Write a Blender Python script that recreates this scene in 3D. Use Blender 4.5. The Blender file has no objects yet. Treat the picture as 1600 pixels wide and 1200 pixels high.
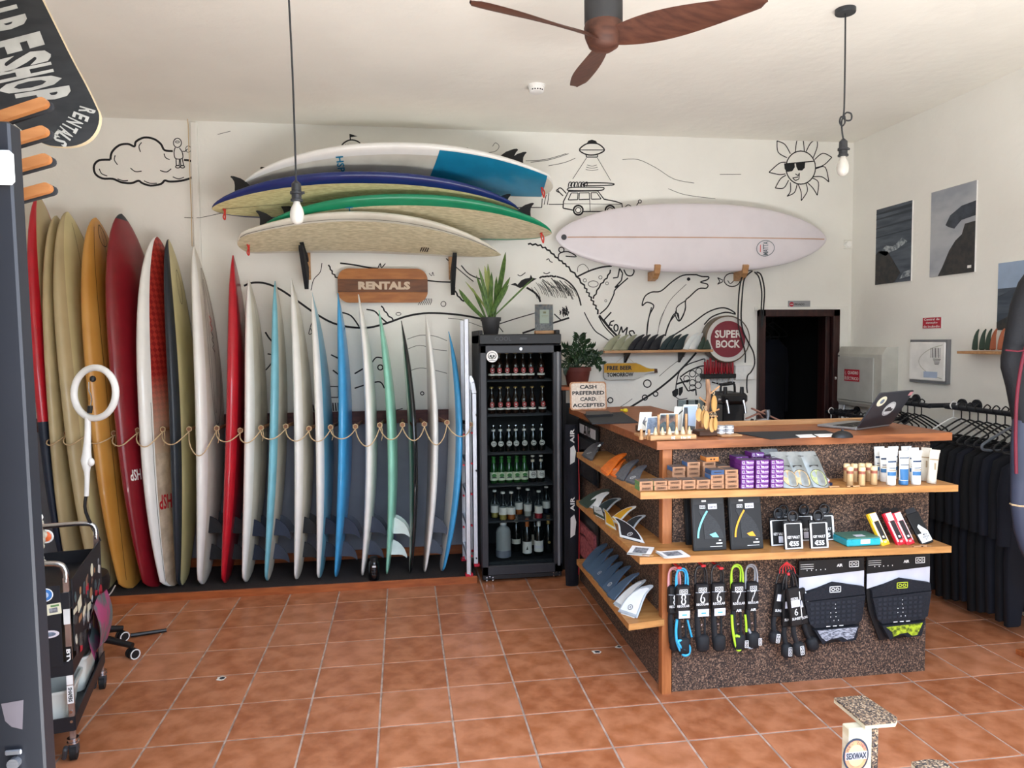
import bpy, bmesh, math, random
from mathutils import Vector as V, Matrix
random.seed(7)
sc = bpy.context.scene
COL = sc.collection
R = math.radians
# ------------------------------------------------------------------ camera
FPX, YAW, PITCH, ROLL = 1140.26, -0.147926, -0.0584787, -0.009461
CAM = V((0, 0, 1.754))
_cy, _sy, _cp, _sp = math.cos(YAW), math.sin(YAW), math.cos(PITCH), math.sin(PITCH)
FW = V((-_sy * _cp, _cy * _cp, _sp)); _r = V((_cy, _sy, 0)); _u = _r.cross(FW)
RT = _r * math.cos(ROLL) + _u * math.sin(ROLL); UP = _u * math.cos(ROLL) - _r * math.sin(ROLL)
cam_d = bpy.data.cameras.new('camera'); cam = bpy.data.objects.new('camera', cam_d); COL.objects.link(cam)
cam_d.sensor_width = 36; cam_d.lens = FPX * 36 / 1600; cam_d.clip_start = .05
cam.matrix_world = Matrix(((RT.x, UP.x, -FW.x, CAM.x), (RT.y, UP.y, -FW.y, CAM.y), (RT.z, UP.z, -FW.z, CAM.z), (0, 0, 0, 1)))
sc.camera = cam
# ------------------------------------------------------------------ exposure, sky, daylight
sc.view_settings.view_transform = 'Standard'; sc.view_settings.look = 'None'
sc.view_settings.gamma = 1; sc.view_settings.use_curve_mapping = False
sc.view_settings.exposure = 1.2
wd = bpy.data.worlds.new('sky'); sc.world = wd; wd.use_nodes = True
nt = wd.node_tree; nt.nodes.clear()
_o = nt.nodes.new('ShaderNodeOutputWorld'); _b = nt.nodes.new('ShaderNodeBackground')
_g = nt.nodes.new('ShaderNodeTexCoord'); _s = nt.nodes.new('ShaderNodeSeparateXYZ'); _rp = nt.nodes.new('ShaderNodeValToRGB'); _mr = nt.nodes.new('ShaderNodeMapRange')
nt.links.new(_g.outputs['Generated'], _s.inputs[0]); nt.links.new(_s.outputs['Z'], _mr.inputs['Value'])
_mr.inputs['From Min'].default_value = -1; _mr.inputs['From Max'].default_value = 1
nt.links.new(_mr.outputs[0], _rp.inputs[0]); nt.links.new(_rp.outputs[0], _b.inputs[0]); nt.links.new(_b.outputs[0], _o.inputs[0])
_e = _rp.color_ramp.elements
_e[0].position = 0.0; _e[0].color = (2.6, 2.56, 2.46, 1)          # sunlit paving outside, seen from the shop
_e[1].position = 1.0; _e[1].color = (.54, .72, 1.05, 1)
for _p, _c in ((.49, (2.6, 2.56, 2.46, 1)), (.51, (.95, 1.02, 1.1, 1)), (.7, (.76, .92, 1.18, 1))):
    _q = _e.new(_p); _q.color = _c
_b.inputs['Strength'].default_value = 3.4
# daylight comes through the wide shop door behind the camera: a portal guides the sky light through it
DOORX0, DOORX1, DOORZ, FRONTY = -.74, 2.95, 2.8, 1.3
pl = bpy.data.lights.new('door_daylight', 'AREA'); pl.shape = 'RECTANGLE'; pl.size = DOORX1 - DOORX0; pl.size_y = DOORZ
pl.cycles.is_portal = True
plo = bpy.data.objects.new('door_daylight', pl); COL.objects.link(plo)
plo.location = ((DOORX0 + DOORX1) / 2, FRONTY - .02, DOORZ / 2); plo.rotation_euler = (R(90), 0, 0)
sc.cycles.max_bounces = 10; sc.cycles.diffuse_bounces = 7; sc.cycles.glossy_bounces = 4; sc.cycles.transmission_bounces = 8
sc.cycles.transparent_max_bounces = 16; sc.cycles.caustics_reflective = False; sc.cycles.caustics_refractive = False
sc.cycles.sample_clamp_indirect = 6
sc.cycles.use_denoising = True
# ------------------------------------------------------------------ pixel of the photograph -> point on a known plane
def ray(x, y): return FW + RT * ((x - 800) / FPX) - UP * ((y - 600) / FPX)
def WY(x, y, Y): d = ray(x, y); return CAM + d * ((Y - CAM.y) / d.y)
def WX(x, y, X): d = ray(x, y); return CAM + d * ((X - CAM.x) / d.x)
def WZ(x, y, Z): d = ray(x, y); return CAM + d * ((Z - CAM.z) / d.z)
# ------------------------------------------------------------------ materials
def lin(c):
    return tuple((v / 255 / 12.92) if v / 255 <= .04045 else ((v / 255 + .055) / 1.055) ** 2.4 for v in c) + (1,)
MATS = {}
def mat(key, c=None, rough=.5, metal=0, var=.06, vs=8, bump=0, bs=60, trans=0, alpha=1, emit=0, coat=0, c2=None, detail=3, stretch=None, ior=1.45, sheen=0, lo=.38, hi=.62):
    if key in MATS: return MATS[key]
    m = bpy.data.materials.new(key); m.use_nodes = True; MATS[key] = m
    n = m.node_tree.nodes; l = m.node_tree.links; b = n['Principled BSDF']
    b.inputs['Roughness'].default_value = rough; b.inputs['Metallic'].default_value = metal
    b.inputs['Transmission Weight'].default_value = trans; b.inputs['Alpha'].default_value = alpha; b.inputs['IOR'].default_value = ior
    b.inputs['Coat Weight'].default_value = coat; b.inputs['Sheen Weight'].default_value = sheen
    base = lin(c); tc = n.new('ShaderNodeTexCoord'); src = tc.outputs['Object']
    if stretch:
        mp = n.new('ShaderNodeMapping'); mp.inputs['Scale'].default_value = stretch; l.new(src, mp.inputs[0]); src = mp.outputs[0]
    nz = n.new('ShaderNodeTexNoise'); nz.inputs['Scale'].default_value = vs; nz.inputs['Detail'].default_value = detail; l.new(src, nz.inputs['Vector'])
    rp = n.new('ShaderNodeValToRGB'); l.new(nz.outputs['Fac'], rp.inputs[0]); e = rp.color_ramp.elements
    e[0].position = lo; e[1].position = hi
    if c2: e[0].color = lin(c2); e[1].color = base
    else:
        e[0].color = tuple(max(0, v * (1 - var)) for v in base[:3]) + (1,); e[1].color = tuple(min(1, v * (1 + var)) for v in base[:3]) + (1,)
    l.new(rp.outputs[0], b.inputs['Base Color'])
    if emit: l.new(rp.outputs[0], b.inputs['Emission Color']); b.inputs['Emission Strength'].default_value = emit
    if bump:
        n2 = n.new('ShaderNodeTexNoise'); n2.inputs['Scale'].default_value = bs; n2.inputs['Detail'].default_value = 4; l.new(src, n2.inputs['Vector'])
        bp = n.new('ShaderNodeBump'); bp.inputs['Strength'].default_value = bump; bp.inputs['Distance'].default_value = .01
        l.new(n2.outputs['Fac'], bp.inputs['Height']); l.new(bp.outputs[0], b.inputs['Normal'])
    return m
def wood(key, c, c2, stretch=(2, 14, 14), rough=.45, vs=3):
    return mat(key, c, rough, c2=c2, vs=vs, stretch=stretch, detail=6, lo=.35, hi=.65, bump=.05, bs=8)
mat('black', (22, 22, 24), .45); mat('black_gloss', (14, 14, 16), .2, coat=.3); mat('black_cloth', (16, 19, 32), .85, bump=.2, bs=90, c2=(8, 10, 20), vs=5)
mat('rubber', (18, 18, 19), .7); mat('white', (238, 238, 236), .4); mat('paper', (240, 240, 238), .8); mat('grey', (120, 122, 126), .5)
mat('darkgrey', (58, 59, 63), .5); mat('chrome', (205, 207, 212), .22, 1); mat('steel', (172, 174, 180), .4, .9, stretch=(3, 3, 40)); mat('aluminium', (206, 208, 214), .42, .75, stretch=(20, 20, 3))
mat('red', (192, 28, 40), .4); mat('darkred', (122, 24, 38), .5)
mat('cream', (226, 220, 200), .4); mat('navy', (26, 40, 70), .4)
mat('mural', (26, 26, 29), .75); mat('mural_fine', (88, 88, 86), .8)
wood('counter_wood', (156, 94, 54), (130, 74, 40)); wood('shelf_wood', (188, 136, 78), (164, 110, 58)); wood('pine', (192, 148, 104), (168, 122, 80))
wood('post_wood', (172, 106, 60), (146, 84, 44), stretch=(14, 14, 2)); wood('sign_wood', (160, 104, 48), (120, 72, 32)); wood('dark_wood', (92, 60, 40), (66, 42, 28)); wood('fan_wood', (92, 56, 42), (70, 40, 30))
wood('ply_end', (224, 206, 170), (196, 168, 122)); wood('trim_wood', (168, 92, 48), (140, 72, 36))
# ------------------------------------------------------------------ mesh builder
class MB:
    def __init__(s): s.v = []; s.f = []; s.m = []; s.slots = []; s.cur = 0
    def use(s, key):
        if key not in s.slots: s.slots.append(key)
        s.cur = s.slots.index(key); return s
    def add(s, vs, fs, M=None, ms=None):
        k = len(s.v); s.v += [tuple(M @ V(p)) if M else tuple(p) for p in vs]
        for i, f in enumerate(fs): s.f.append([k + j for j in f]); s.m.append(ms[i] if ms else s.cur)
        return s
    def box(s, c, d, b=0, M=None, rot=None):
        hx, hy, hz = d[0] / 2, d[1] / 2, d[2] / 2; T = Matrix.Translation(V(c))
        if rot: T = T @ Matrix.Rotation(rot[2], 4, 'Z') @ Matrix.Rotation(rot[1], 4, 'Y') @ Matrix.Rotation(rot[0], 4, 'X')
        if M: T = M @ T
        if not b:
            vs = [(x * hx, y * hy, z * hz) for x in (-1, 1) for y in (-1, 1) for z in (-1, 1)]
            return s.add(vs, [(0, 1, 3, 2), (4, 6, 7, 5), (0, 4, 5, 1), (2, 3, 7, 6), (0, 2, 6, 4), (1, 5, 7, 3)], T)
        b = min(b, hx * .95, hy * .95, hz * .95); vs = []; ix = {}
        for x in (-1, 1):
            for y in (-1, 1):
                for z in (-1, 1):
                    for a in range(3):
                        ix[x, y, z, a] = len(vs)
                        vs.append((x * (hx - (b if a != 0 else 0)), y * (hy - (b if a != 1 else 0)), z * (hz - (b if a != 2 else 0))))
        fs = []
        for q in (-1, 1):
            fs.append([ix[q, y, z, 0] for y, z in ((-1, -1), (1, -1), (1, 1), (-1, 1))])
            fs.append([ix[x, q, z, 1] for x, z in ((-1, -1), (1, -1), (1, 1), (-1, 1))])
            fs.append([ix[x, y, q, 2] for x, y in ((-1, -1), (1, -1), (1, 1), (-1, 1))])
            for p in (-1, 1):
                fs.append([ix[q, p, -1, 0], ix[q, p, 1, 0], ix[q, p, 1, 1], ix[q, p, -1, 1]])
                fs.append([ix[q, -1, p, 0], ix[q, 1, p, 0], ix[q, 1, p, 2], ix[q, -1, p, 2]])
                fs.append([ix[-1, q, p, 1], ix[1, q, p, 1], ix[1, q, p, 2], ix[-1, q, p, 2]])
                for z in (-1, 1): fs.append([ix[q, p, z, 0], ix[q, p, z, 1], ix[q, p, z, 2]])
        return s.add(vs, fs, T)
    def bar(s, a, b, w, t=None, bev=0):      # box beam from a to b, width w, thickness t
        a, b = V(a), V(b); d = b - a; L = d.length; q = d.to_track_quat('X', 'Z').to_matrix().to_4x4()
        return s.box((0, 0, 0), (L, w, t or w), bev, Matrix.Translation((a + b) / 2) @ q)
    def tube(s, pts, r, n=8, closed=False, M=None, flat=1):
        pts = [V(p) for p in pts]; N = len(pts); rs = r if isinstance(r, (list, tuple)) else [r] * N
        vs = []; up = None
        for i, p in enumerate(pts):
            t = (pts[(i + 1) % N] - pts[i - 1]) if closed else (pts[min(i + 1, N - 1)] - pts[max(i - 1, 0)])
            if t.length < 1e-9: t = V((0, 0, 1))
            t.normalize()
            if up is None: up = t.orthogonal().normalized()
            up = (up - t * up.dot(t)); up = up.normalized() if up.length > 1e-6 else t.orthogonal().normalized()
            w = t.cross(up)
            for k in range(n):
                a = 2 * math.pi * k / n; vs.append(p + (up * math.cos(a) * flat + w * math.sin(a)) * rs[i])
        fs = [(i * n + k, i * n + (k + 1) % n, ((i + 1) % N) * n + (k + 1) % n, ((i + 1) % N) * n + k) for i in range(N if closed else N - 1) for k in range(n)]
        if not closed: fs += [tuple(range(n)), tuple((N - 1) * n + k for k in range(n))]
        return s.add(vs, fs, M)
    def cyl(s, a, b, r, r2=None, n=16): return s.tube([a, b], [r, r if r2 is None else r2], n)
    def lathe(s, prof, c=(0, 0, 0), n=16, M=None):
        T = Matrix.Translation(V(c)); T = M @ T if M else T; vs = []; P = len(prof)
        for r, z in prof: vs += [(max(r, 1e-4) * math.cos(2 * math.pi * k / n), max(r, 1e-4) * math.sin(2 * math.pi * k / n), z) for k in range(n)]
        fs = [(i * n + k, i * n + (k + 1) % n, (i + 1) * n + (k + 1) % n, (i + 1) * n + k) for i in range(P - 1) for k in range(n)]
        fs += [tuple(range(n)), tuple((P - 1) * n + k for k in range(n))]
        return s.add(vs, fs, T)
    def prism(s, out, t, M=None):            # outline in local xy, from z=0 to z=t
        n = len(out); vs = [(x, y, 0) for x, y in out] + [(x, y, t) for x, y in out]
        return s.add(vs, [tuple(range(n)), tuple(range(n, 2 * n))] + [(i, (i + 1) % n, n + (i + 1) % n, n + i) for i in range(n)], M)
    def ribbon(s, pts, w, nrm):              # a flat painted line
        pts = [V(p) for p in pts]; nrm = V(nrm); vs = []; N = len(pts)
        for i, p in enumerate(pts):
            t = pts[min(i + 1, N - 1)] - pts[max(i - 1, 0)]; d = t.cross(nrm)
            d = d.normalized() if d.length > 1e-9 else V((0, 0, 1))
            vs += [p + d * w / 2, p - d * w / 2]
        return s.add(vs, [(2 * i, 2 * i + 1, 2 * i + 3, 2 * i + 2) for i in range(N - 1)])
    def sphere(s, c, r, n=12, m=8, sc=(1, 1, 1), M=None):
        pr = [(math.sin(math.pi * i / m), -math.cos(math.pi * i / m)) for i in range(m + 1)]
        T = Matrix.Translation(V(c)) @ Matrix.Diagonal((r * sc[0], r * sc[1], r * sc[2], 1)); T = M @ T if M else T
        return s.lathe(pr, n=n, M=T)
    def grid(s, fn, nu, nv, thick=None):
        vs = [V(fn(i / nu, j / nv)) for i in range(nu + 1) for j in range(nv + 1)]; k = nv + 1
        return s.add(vs, [(i * k + j, i * k + j + 1, (i + 1) * k + j + 1, (i + 1) * k + j) for i in range(nu) for j in range(nv)])
    def text(s, body, c, right, up, w=None, h=None, bold=0, n=None, depth=0):
        vs, fs, bw, bh = glyphs(body, bold)
        right, up = V(right).normalized(), V(up).normalized()
        sx = w / bw if w else h / bh; sy = h / bh if h else sx
        if w and not h: sy = sx
        c = V(c); return s.add([c + right * x * sx + up * y * sy for x, y in vs], fs)
    def build(s, name, m=None, parent=None, smooth=None, local=False):
        if m and not s.slots: s.slots = [m]
        me = bpy.data.meshes.new(name); L = V((0, 0, 0)) if local else root_loc(parent)
        me.from_pydata([(x - L.x, y - L.y, z - L.z) for x, y, z in s.v], [], s.f)
        bm = bmesh.new(); bm.from_mesh(me); bmesh.ops.recalc_face_normals(bm, faces=bm.faces); bm.to_mesh(me); bm.free()
        for k in s.slots: me.materials.append(MATS[k])
        if len(s.slots) > 1: me.polygons.foreach_set('material_index', s.m)
        if smooth is not None:
            me.polygons.foreach_set('use_smooth', [True] * len(me.polygons)); me.set_sharp_from_angle(angle=R(smooth))
        me.update(); o = bpy.data.objects.new(name, me); COL.objects.link(o)
        if parent: o.parent = parent
        return o
_gl = {}
def glyphs(body, bold=0):
    k = (body, bold)
    if k not in _gl:
        cu = bpy.data.curves.new('lettering', 'FONT'); cu.body = body; cu.align_x = 'CENTER'; cu.align_y = 'CENTER'; cu.offset = bold; cu.resolution_u = 2; cu.space_line = .9
        o = bpy.data.objects.new('lettering', cu); me = bpy.data.meshes.new_from_object(o)
        vs = [(v.co.x, v.co.y) for v in me.vertices]; fs = [tuple(p.vertices) for p in me.polygons]
        bpy.data.objects.remove(o); bpy.data.meshes.remove(me); bpy.data.curves.remove(cu)
        x0, x1 = min(v[0] for v in vs), max(v[0] for v in vs); y0, y1 = min(v[1] for v in vs), max(v[1] for v in vs)
        vs = [(x - (x0 + x1) / 2, y - (y0 + y1) / 2) for x, y in vs]
        _gl[k] = (vs, fs, x1 - x0, y1 - y0)
    return _gl[k]
def root_loc(o):
    L = V((0, 0, 0))
    while o: L = L + o.location; o = o.parent
    return L
def thing(name, label, cat, loc=(0, 0, 0), group=None):
    o = bpy.data.objects.new(name, None); COL.objects.link(o); o.location = loc; o['label'] = label; o['category'] = cat; o.empty_display_size = .05
    if group: o['group'] = group
    return o
def tag(o, label, cat, group=None):
    o['label'] = label; o['category'] = cat
    if group: o['group'] = group
    return o
def struct(o, label=None):
    o['kind'] = 'structure'
    if label: o['label'] = label
    return o
KIDS = {}
def dup(root, loc, label=None, rot=None, scale=None):
    def cp(o, par):
        c = o.copy(); COL.objects.link(c)
        if par: c.parent = par
        for ch in o.children: cp(ch, c)
        return c
    r = cp(root, None); r.location = loc
    if rot: r.rotation_euler = rot
    if scale: r.scale = scale
    if label: r['label'] = label
    return r
def smooth_pts(p, k=4, closed=False):
    p = [V(q) if len(q) == 3 else V((q[0], q[1], 0)) for q in p]; n = len(p); out = []
    if n < 3: return p
    for i in range(n if closed else n - 1):
        a, b, c, d = (p[(i - 1) % n], p[i], p[(i + 1) % n], p[(i + 2) % n]) if closed else (p[max(i - 1, 0)], p[i], p[i + 1], p[min(i + 2, n - 1)])
        for j in range(k):
            t = j / k; out.append(.5 * ((2 * b) + (c - a) * t + (2 * a - 5 * b + 4 * c - d) * t * t + (3 * b - a - 3 * c + d) * t ** 3))
    if not closed: out.append(p[-1])
    return out
def rrect(w, h, r, n=4):
    o = []
    for cx, cy, a in ((w / 2 - r, h / 2 - r, 0), (-w / 2 + r, h / 2 - r, 90), (-w / 2 + r, -h / 2 + r, 180), (w / 2 - r, -h / 2 + r, 270)):
        o += [(cx + r * math.cos(R(a + 90 * i / n)), cy + r * math.sin(R(a + 90 * i / n))) for i in range(n + 1)]
    return o
def circ(r, n=24, sy=1): return [(r * math.cos(2 * math.pi * i / n), r * sy * math.sin(2 * math.pi * i / n)) for i in range(n)]
def fr(o, x, y, z=None):                     # matrix from origin and axes
    x = V(x).normalized(); y = V(y).normalized(); z = V(z) if z is not None else x.cross(y); o = V(o)
    return Matrix(((x.x, y.x, z.x, o.x), (x.y, y.y, z.y, o.y), (x.z, y.z, z.z, o.z), (0, 0, 0, 1)))
FRONT = ((1, 0, 0), (0, 0, 1))               # a face that looks towards the shop door
# ================================================================== ROOM
YB, XR, XL, ZC = 5.82, 3.83, -2.85, 3.414
mat('wall_paint', (238, 237, 231), .8, var=.015, vs=3, bump=.25, bs=22)
mat('ceiling_paint', (239, 237, 229), .85, var=.02, vs=2, bump=.35, bs=14)
mat('tile', (184, 120, 84), .36, c2=(158, 94, 58), vs=9, detail=6, bump=.08, bs=20)
mat('tile_b', (190, 126, 92), .36, c2=(164, 102, 66), vs=7, detail=6, bump=.08, bs=20)
mat('tile_c', (178, 114, 78), .36, c2=(152, 88, 54), vs=11, detail=6, bump=.08, bs=20)
mat('grout', (186, 164, 150), .85, c2=(150, 130, 118), vs=14)
# floor: grout bed with individual tiles
S = .335; OX, OY = -6.41040451 * S, 15.808416 * S
g = MB(); g.box((.5, 3.35, -.05), (6.7, 5.4, .101)); floor = struct(g.build('floor', 'grout'))
tiles = []
def tile_mesh(k):
    b = MB(); b.box((0, 0, -.003), (S - .009, S - .009, .012), .002); return b.build('tile', k, floor)
protos = [tile_mesh(k) for k in ('tile', 'tile_b', 'tile_c')]
used = [False] * 3
for r in range(-2, 12):
    for c in range(-2, 19):
        cx = OX + (c + .5) * S; cy = OY - (r + .5) * S
        if cx < XL + .1 or cx > XR - .02 or cy < 1.55 or cy > 5.7: continue
        if cx < -1.75 and cy < 2.6 or cx > 3.1 and cy < 2.2: continue
        k = random.choice((0, 0, 1, 2)); p = protos[k]
        if used[k]: o = p.copy(); COL.objects.link(o)
        else: o = p; used[k] = True
        o.location = (cx, cy, random.uniform(-.0006, .0006))
        o.rotation_euler = (0, 0, random.choice((0, 1, 2, 3)) * math.pi / 2)
        if random.random() < .12: o.rotation_euler.x = R(random.uniform(-.05, .05))
# small white chips in the tiles
mat('chip', (222, 216, 205), .8); mat('chip_dark', (40, 40, 48), .6)
for px, py, s in ((346, 1060, .028), (932, 1019, .03), (966, 1011, .022)):
    p = WZ(px, py, .0045); b = MB()
    pts = [(p.x + s * random.uniform(.6, 1.2) * math.cos(a), p.y + s * .8 * random.uniform(.6, 1.3) * math.sin(a)) for a in [i * .785 for i in range(8)]]
    b.use('chip'); b.prism(pts, .0012, Matrix.Translation((0, 0, .0045)))
    b.use('chip_dark'); b.prism([((x - p.x) * .6 + p.x + .004, (y - p.y) * .55 + p.y) for x, y in pts], .001, Matrix.Translation((0, 0, .0055)))
    o = b.build('chip', None, floor); o['label'] = 'chipped patch in the terracotta tile'
# back wall with the dark doorway cut out
DX0, DX1, DZ = WY(1182, 600, YB).x, WY(1307, 600, YB).x, 2.0
w = MB()
w.box(((XL - .2 + DX0) / 2, YB + .1, ZC / 2), (DX0 - XL + .2, .2, ZC)); w.box(((XR + DX1) / 2 + .1, YB + .1, ZC / 2), (XR - DX1 + .2, .2, ZC)); w.box(((DX0 + DX1) / 2, YB + .1, (DZ + ZC) / 2), (DX1 - DX0, .2, ZC - DZ))
wall_back = struct(w.build('wall_back', 'wall_paint'))
w = MB(); w.box((XR + .1, 3.56, ZC / 2), (.2, 4.92, ZC)); wall_right = struct(w.build('wall_right', 'wall_paint'))
w = MB(); w.box((XL - .1, 3.56, ZC / 2), (.2, 4.92, ZC)); wall_left = struct(w.build('wall_left', 'wall_paint'))
w = MB(); w.box((.5, 3.56, ZC + .1), (7.1, 4.92, .2)); ceiling = struct(w.build('ceiling', 'ceiling_paint'))
w = MB(); w.box(((XL + DOORX0) / 2, FRONTY - .1, ZC / 2), (DOORX0 - XL, .2, ZC)); w.box(((XR + DOORX1) / 2, FRONTY - .1, ZC / 2), (XR - DOORX1, .2, ZC)); w.box(((DOORX0 + DOORX1) / 2, FRONTY - .1, (DOORZ + ZC) / 2), (DOORX1 - DOORX0, .2, ZC - DOORZ))
struct(w.build('wall_front', 'wall_paint'))
# unseen, behind the camera: dark road and facing wall, added to cut horizon light
mat('asphalt', (104, 103, 102), .9); mat('render_wall', (176, 170, 160), .9)
w = MB(); w.box((0, -4.1, -.06), (44, 6.6, .1)); struct(w.build('street_blocker', 'asphalt')); w = MB(); w.box((0, -7.6, 1.75), (44, .4, 3.6)); struct(w.build('wall_blocker', 'render_wall'))
# recess room behind the doorway
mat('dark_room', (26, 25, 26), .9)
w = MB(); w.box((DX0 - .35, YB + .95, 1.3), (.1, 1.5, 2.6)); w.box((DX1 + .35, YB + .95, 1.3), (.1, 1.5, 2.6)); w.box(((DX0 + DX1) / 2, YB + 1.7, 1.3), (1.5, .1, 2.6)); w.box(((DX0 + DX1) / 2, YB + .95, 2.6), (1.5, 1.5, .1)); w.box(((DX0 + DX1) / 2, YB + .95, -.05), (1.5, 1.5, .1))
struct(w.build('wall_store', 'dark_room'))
# door frame (dark stained wood) and architrave
mat('frame_wood', (58, 30, 28), .4, c2=(38, 20, 20), stretch=(12, 12, 2), vs=3)
w = MB()
for x in (DX0 + .03, DX1 - .03): w.box((x, YB + .08, DZ / 2), (.06, .24, DZ), .004)
w.box((DX1 - .085, YB + .03, DZ / 2), (.04, .05, DZ), .004); w.box(((DX0 + DX1) / 2, YB + .08, DZ - .03), (DX1 - DX0, .24, .06), .004)
door1 = struct(w.build('door_1', 'frame_wood'))
w = MB(); w.box((DX1 + .045, YB - .008, DZ / 2), (.09, .02, DZ), .003); w.box(((DX0 + DX1) / 2 + .03, YB - .008, DZ + .008), (DX1 - DX0 + .12, .02, .03), .003)
struct(w.build('trim_1', 'wall_paint'))
w = MB(); x = WY(305, 250, YB).x
w.box((x, YB - .012, 2.2), (.05, .03, 2.4), .006); struct(w.build('trim_2', 'wall_paint'))
# lower wall behind the boards is painted blue-grey up to the peg beam
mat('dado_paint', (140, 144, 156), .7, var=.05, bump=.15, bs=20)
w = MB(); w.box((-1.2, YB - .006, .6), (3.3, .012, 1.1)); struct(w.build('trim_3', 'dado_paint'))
w = MB(); w.box((-1.2, YB - .02, .085), (3.3, .02, .07), .003); struct(w.build('baseboard_back', 'trim_wood'))
# ------------------------------------------------------------------ mural, painted line by line on the back wall
CR = {'A': (780, 180, 2.857), 'B': (700, 380, 5.333), 'C': (300, 150, 2.667), 'D': (860, 480, 5), 'E': (780, 400, 7.273), 'F': (0, 0, 4), 'G': (350, 380, 3.529), 'H': (980, 560, 8.572), 'P': (0, 0, 1), 'T': (740, 0, 2.667), 'L': (230, 170, 4.8)}
def wp(cr, x, y, d=.0015): ox, oy, s = CR[cr]; return WY(ox + x / s, oy + y / s, YB - d)
class Mural:
    def __init__(s, name, label): s.b = MB(); s.b.use('mural'); s.name, s.label, s.n = name, label, 0
    def ln(s, cr, pts, w=2.2, sm=True, closed=False, fine=False):
        s.n += 1; P = [(p[0], p[1]) for p in pts]
        if sm: P = smooth_pts(P, 4, closed)
        if closed: P = list(P) + [P[0]]
        s.b.use('mural_fine' if fine else 'mural'); Q = [wp(cr, p[0], p[1], .0012 + .0001 * (s.n % 9)) for p in P]
        for seg in ([Q] if sm or len(Q) > 9 else [[Q[i], Q[i + 1]] for i in range(len(Q) - 1)]): s.b.ribbon(seg, w * .0048, (0, -1, 0))
        return s
    def zig(s, cr, pts, amp=3, step=9, w=2.2):      # a jagged foam or coast line
        P = smooth_pts(pts, 8); out = []; acc = 0; k = 0
        for i in range(1, len(P)):
            d = P[i] - P[i - 1]; acc += d.length
            if acc > step: acc = 0; k += 1; nrm = V((-d.y, d.x, 0)).normalized(); out.append(P[i] + nrm * amp * random.uniform(.3, 1) * (1 if k % 2 else -1))
        return s.ln(cr, out, w, False)
    def ring(s, cr, x, y, r, w=1.6, ry=None, n=16, fine=False): return s.ln(cr, [(x + r * math.cos(6.2832 * i / n), y + (ry or r) * math.sin(6.2832 * i / n)) for i in range(n)], w, False, True, fine)
    def fill(s, cr, pts):
        s.n += 1; s.b.use('mural'); P = [wp(cr, x, y, .0012 + .0001 * (s.n % 9)) for x, y in pts]; s.b.add(P, [tuple(range(len(P)))]); return s
    def done(s):
        o = s.b.build(s.name, None, wall_back); o['label'] = s.label; return o
m = Mural('mural_cloud', 'black outline cloud with small figure painted on the white wall')
m.ln('F', [(690, 998), (700, 950), (745, 908), (800, 900), (840, 915), (850, 885), (900, 860), (960, 868), (1005, 900), (1028, 938), (1080, 945)], 3.2)
m.ln('F', [(1150, 1000), (1195, 1008), (1225, 1050), (1205, 1105), (1130, 1130), (1060, 1135), (1030, 1128), (1005, 1150), (940, 1160), (890, 1145), (865, 1130), (820, 1145), (760, 1140), (705, 1118), (640, 1115), (595, 1085), (588, 1035), (620, 1002), (690, 998)], 3.2)
for q in ([(720, 970), (715, 1000), (735, 1030)], [(885, 890), (868, 915), (878, 950)], [(815, 1050), (845, 1072), (885, 1070)], [(1000, 1065), (1040, 1075), (1070, 1055)], [(1025, 960), (1035, 985), (1060, 998)], [(620, 1055), (635, 1085), (670, 1100)], [(1080, 1105), (1115, 1118), (1150, 1108)], [(735, 1118), (770, 1130), (800, 1128)], [(900, 1130), (935, 1145), (980, 1145)]): m.ln('F', q, 1.4)
m.ring('F', 1109, 893, 25, 1.4, 29); m.ring('F', 1109, 887, 13, 1, 6); m.ln('F', [(1095, 922), (1088, 950), (1096, 990), (1140, 990), (1140, 955), (1122, 925)], 1.4); m.ln('F', [(1140, 945), (1158, 945), (1172, 930)], 1.3); m.ln('F', [(1100, 990), (1102, 1035), (1120, 1035), (1122, 992)], 1.4, False); m.ln('F', [(1126, 992), (1130, 1035), (1148, 1035), (1140, 992)], 1.4, False)
m.ring('F', 1111, 1042, 14, 1.4, 8); m.ring('F', 1141, 1042, 13, 1.4, 8); m.ring('F', 1177, 932, 17, 1, 20, fine=True); m.done()
m = Mural('mural_sun', 'smiling sun with sunglasses painted in black line')
m.ring('A', 1346, 234, 66, 2, 74, 28)
for a, b, c in (((1322, 165), (1330, 110), (1352, 98)), ((1362, 162), (1358, 118), (1352, 98)), ((1370, 162), (1390, 125), (1418, 105)), ((1402, 190), (1420, 140), (1418, 105)), ((1408, 198), (1445, 170), (1485, 188)), ((1412, 235), (1450, 222), (1485, 188)), ((1412, 240), (1455, 232), (1472, 298)), ((1400, 275), (1440, 275), (1472, 298)), ((1398, 280), (1425, 300), (1420, 358)), ((1375, 300), (1400, 325), (1420, 358)), ((1370, 304), (1375, 340), (1348, 382)), ((1335, 308), (1348, 345), (1348, 382)), ((1330, 308), (1318, 345), (1285, 362)), ((1300, 300), (1300, 340), (1285, 362)), ((1292, 290), (1270, 325), (1232, 325)), ((1280, 268), (1255, 285), (1232, 325)), ((1278, 262), (1250, 265), (1204, 255)), ((1280, 210), (1250, 215), (1204, 255)), ((1300, 172), (1275, 130), (1240, 115)), ((1285, 190), (1245, 165), (1240, 115))):
    m.ln('A', [a, b, c], 1.7)
m.fill('A', [(1272, 217), (1318, 212), (1320, 232), (1308, 250), (1286, 253), (1274, 240)]); m.fill('A', [(1324, 212), (1366, 210), (1364, 235), (1352, 247), (1334, 246), (1326, 230)]); m.ln('A', [(1272, 218), (1408, 205)], 2, False)
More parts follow.
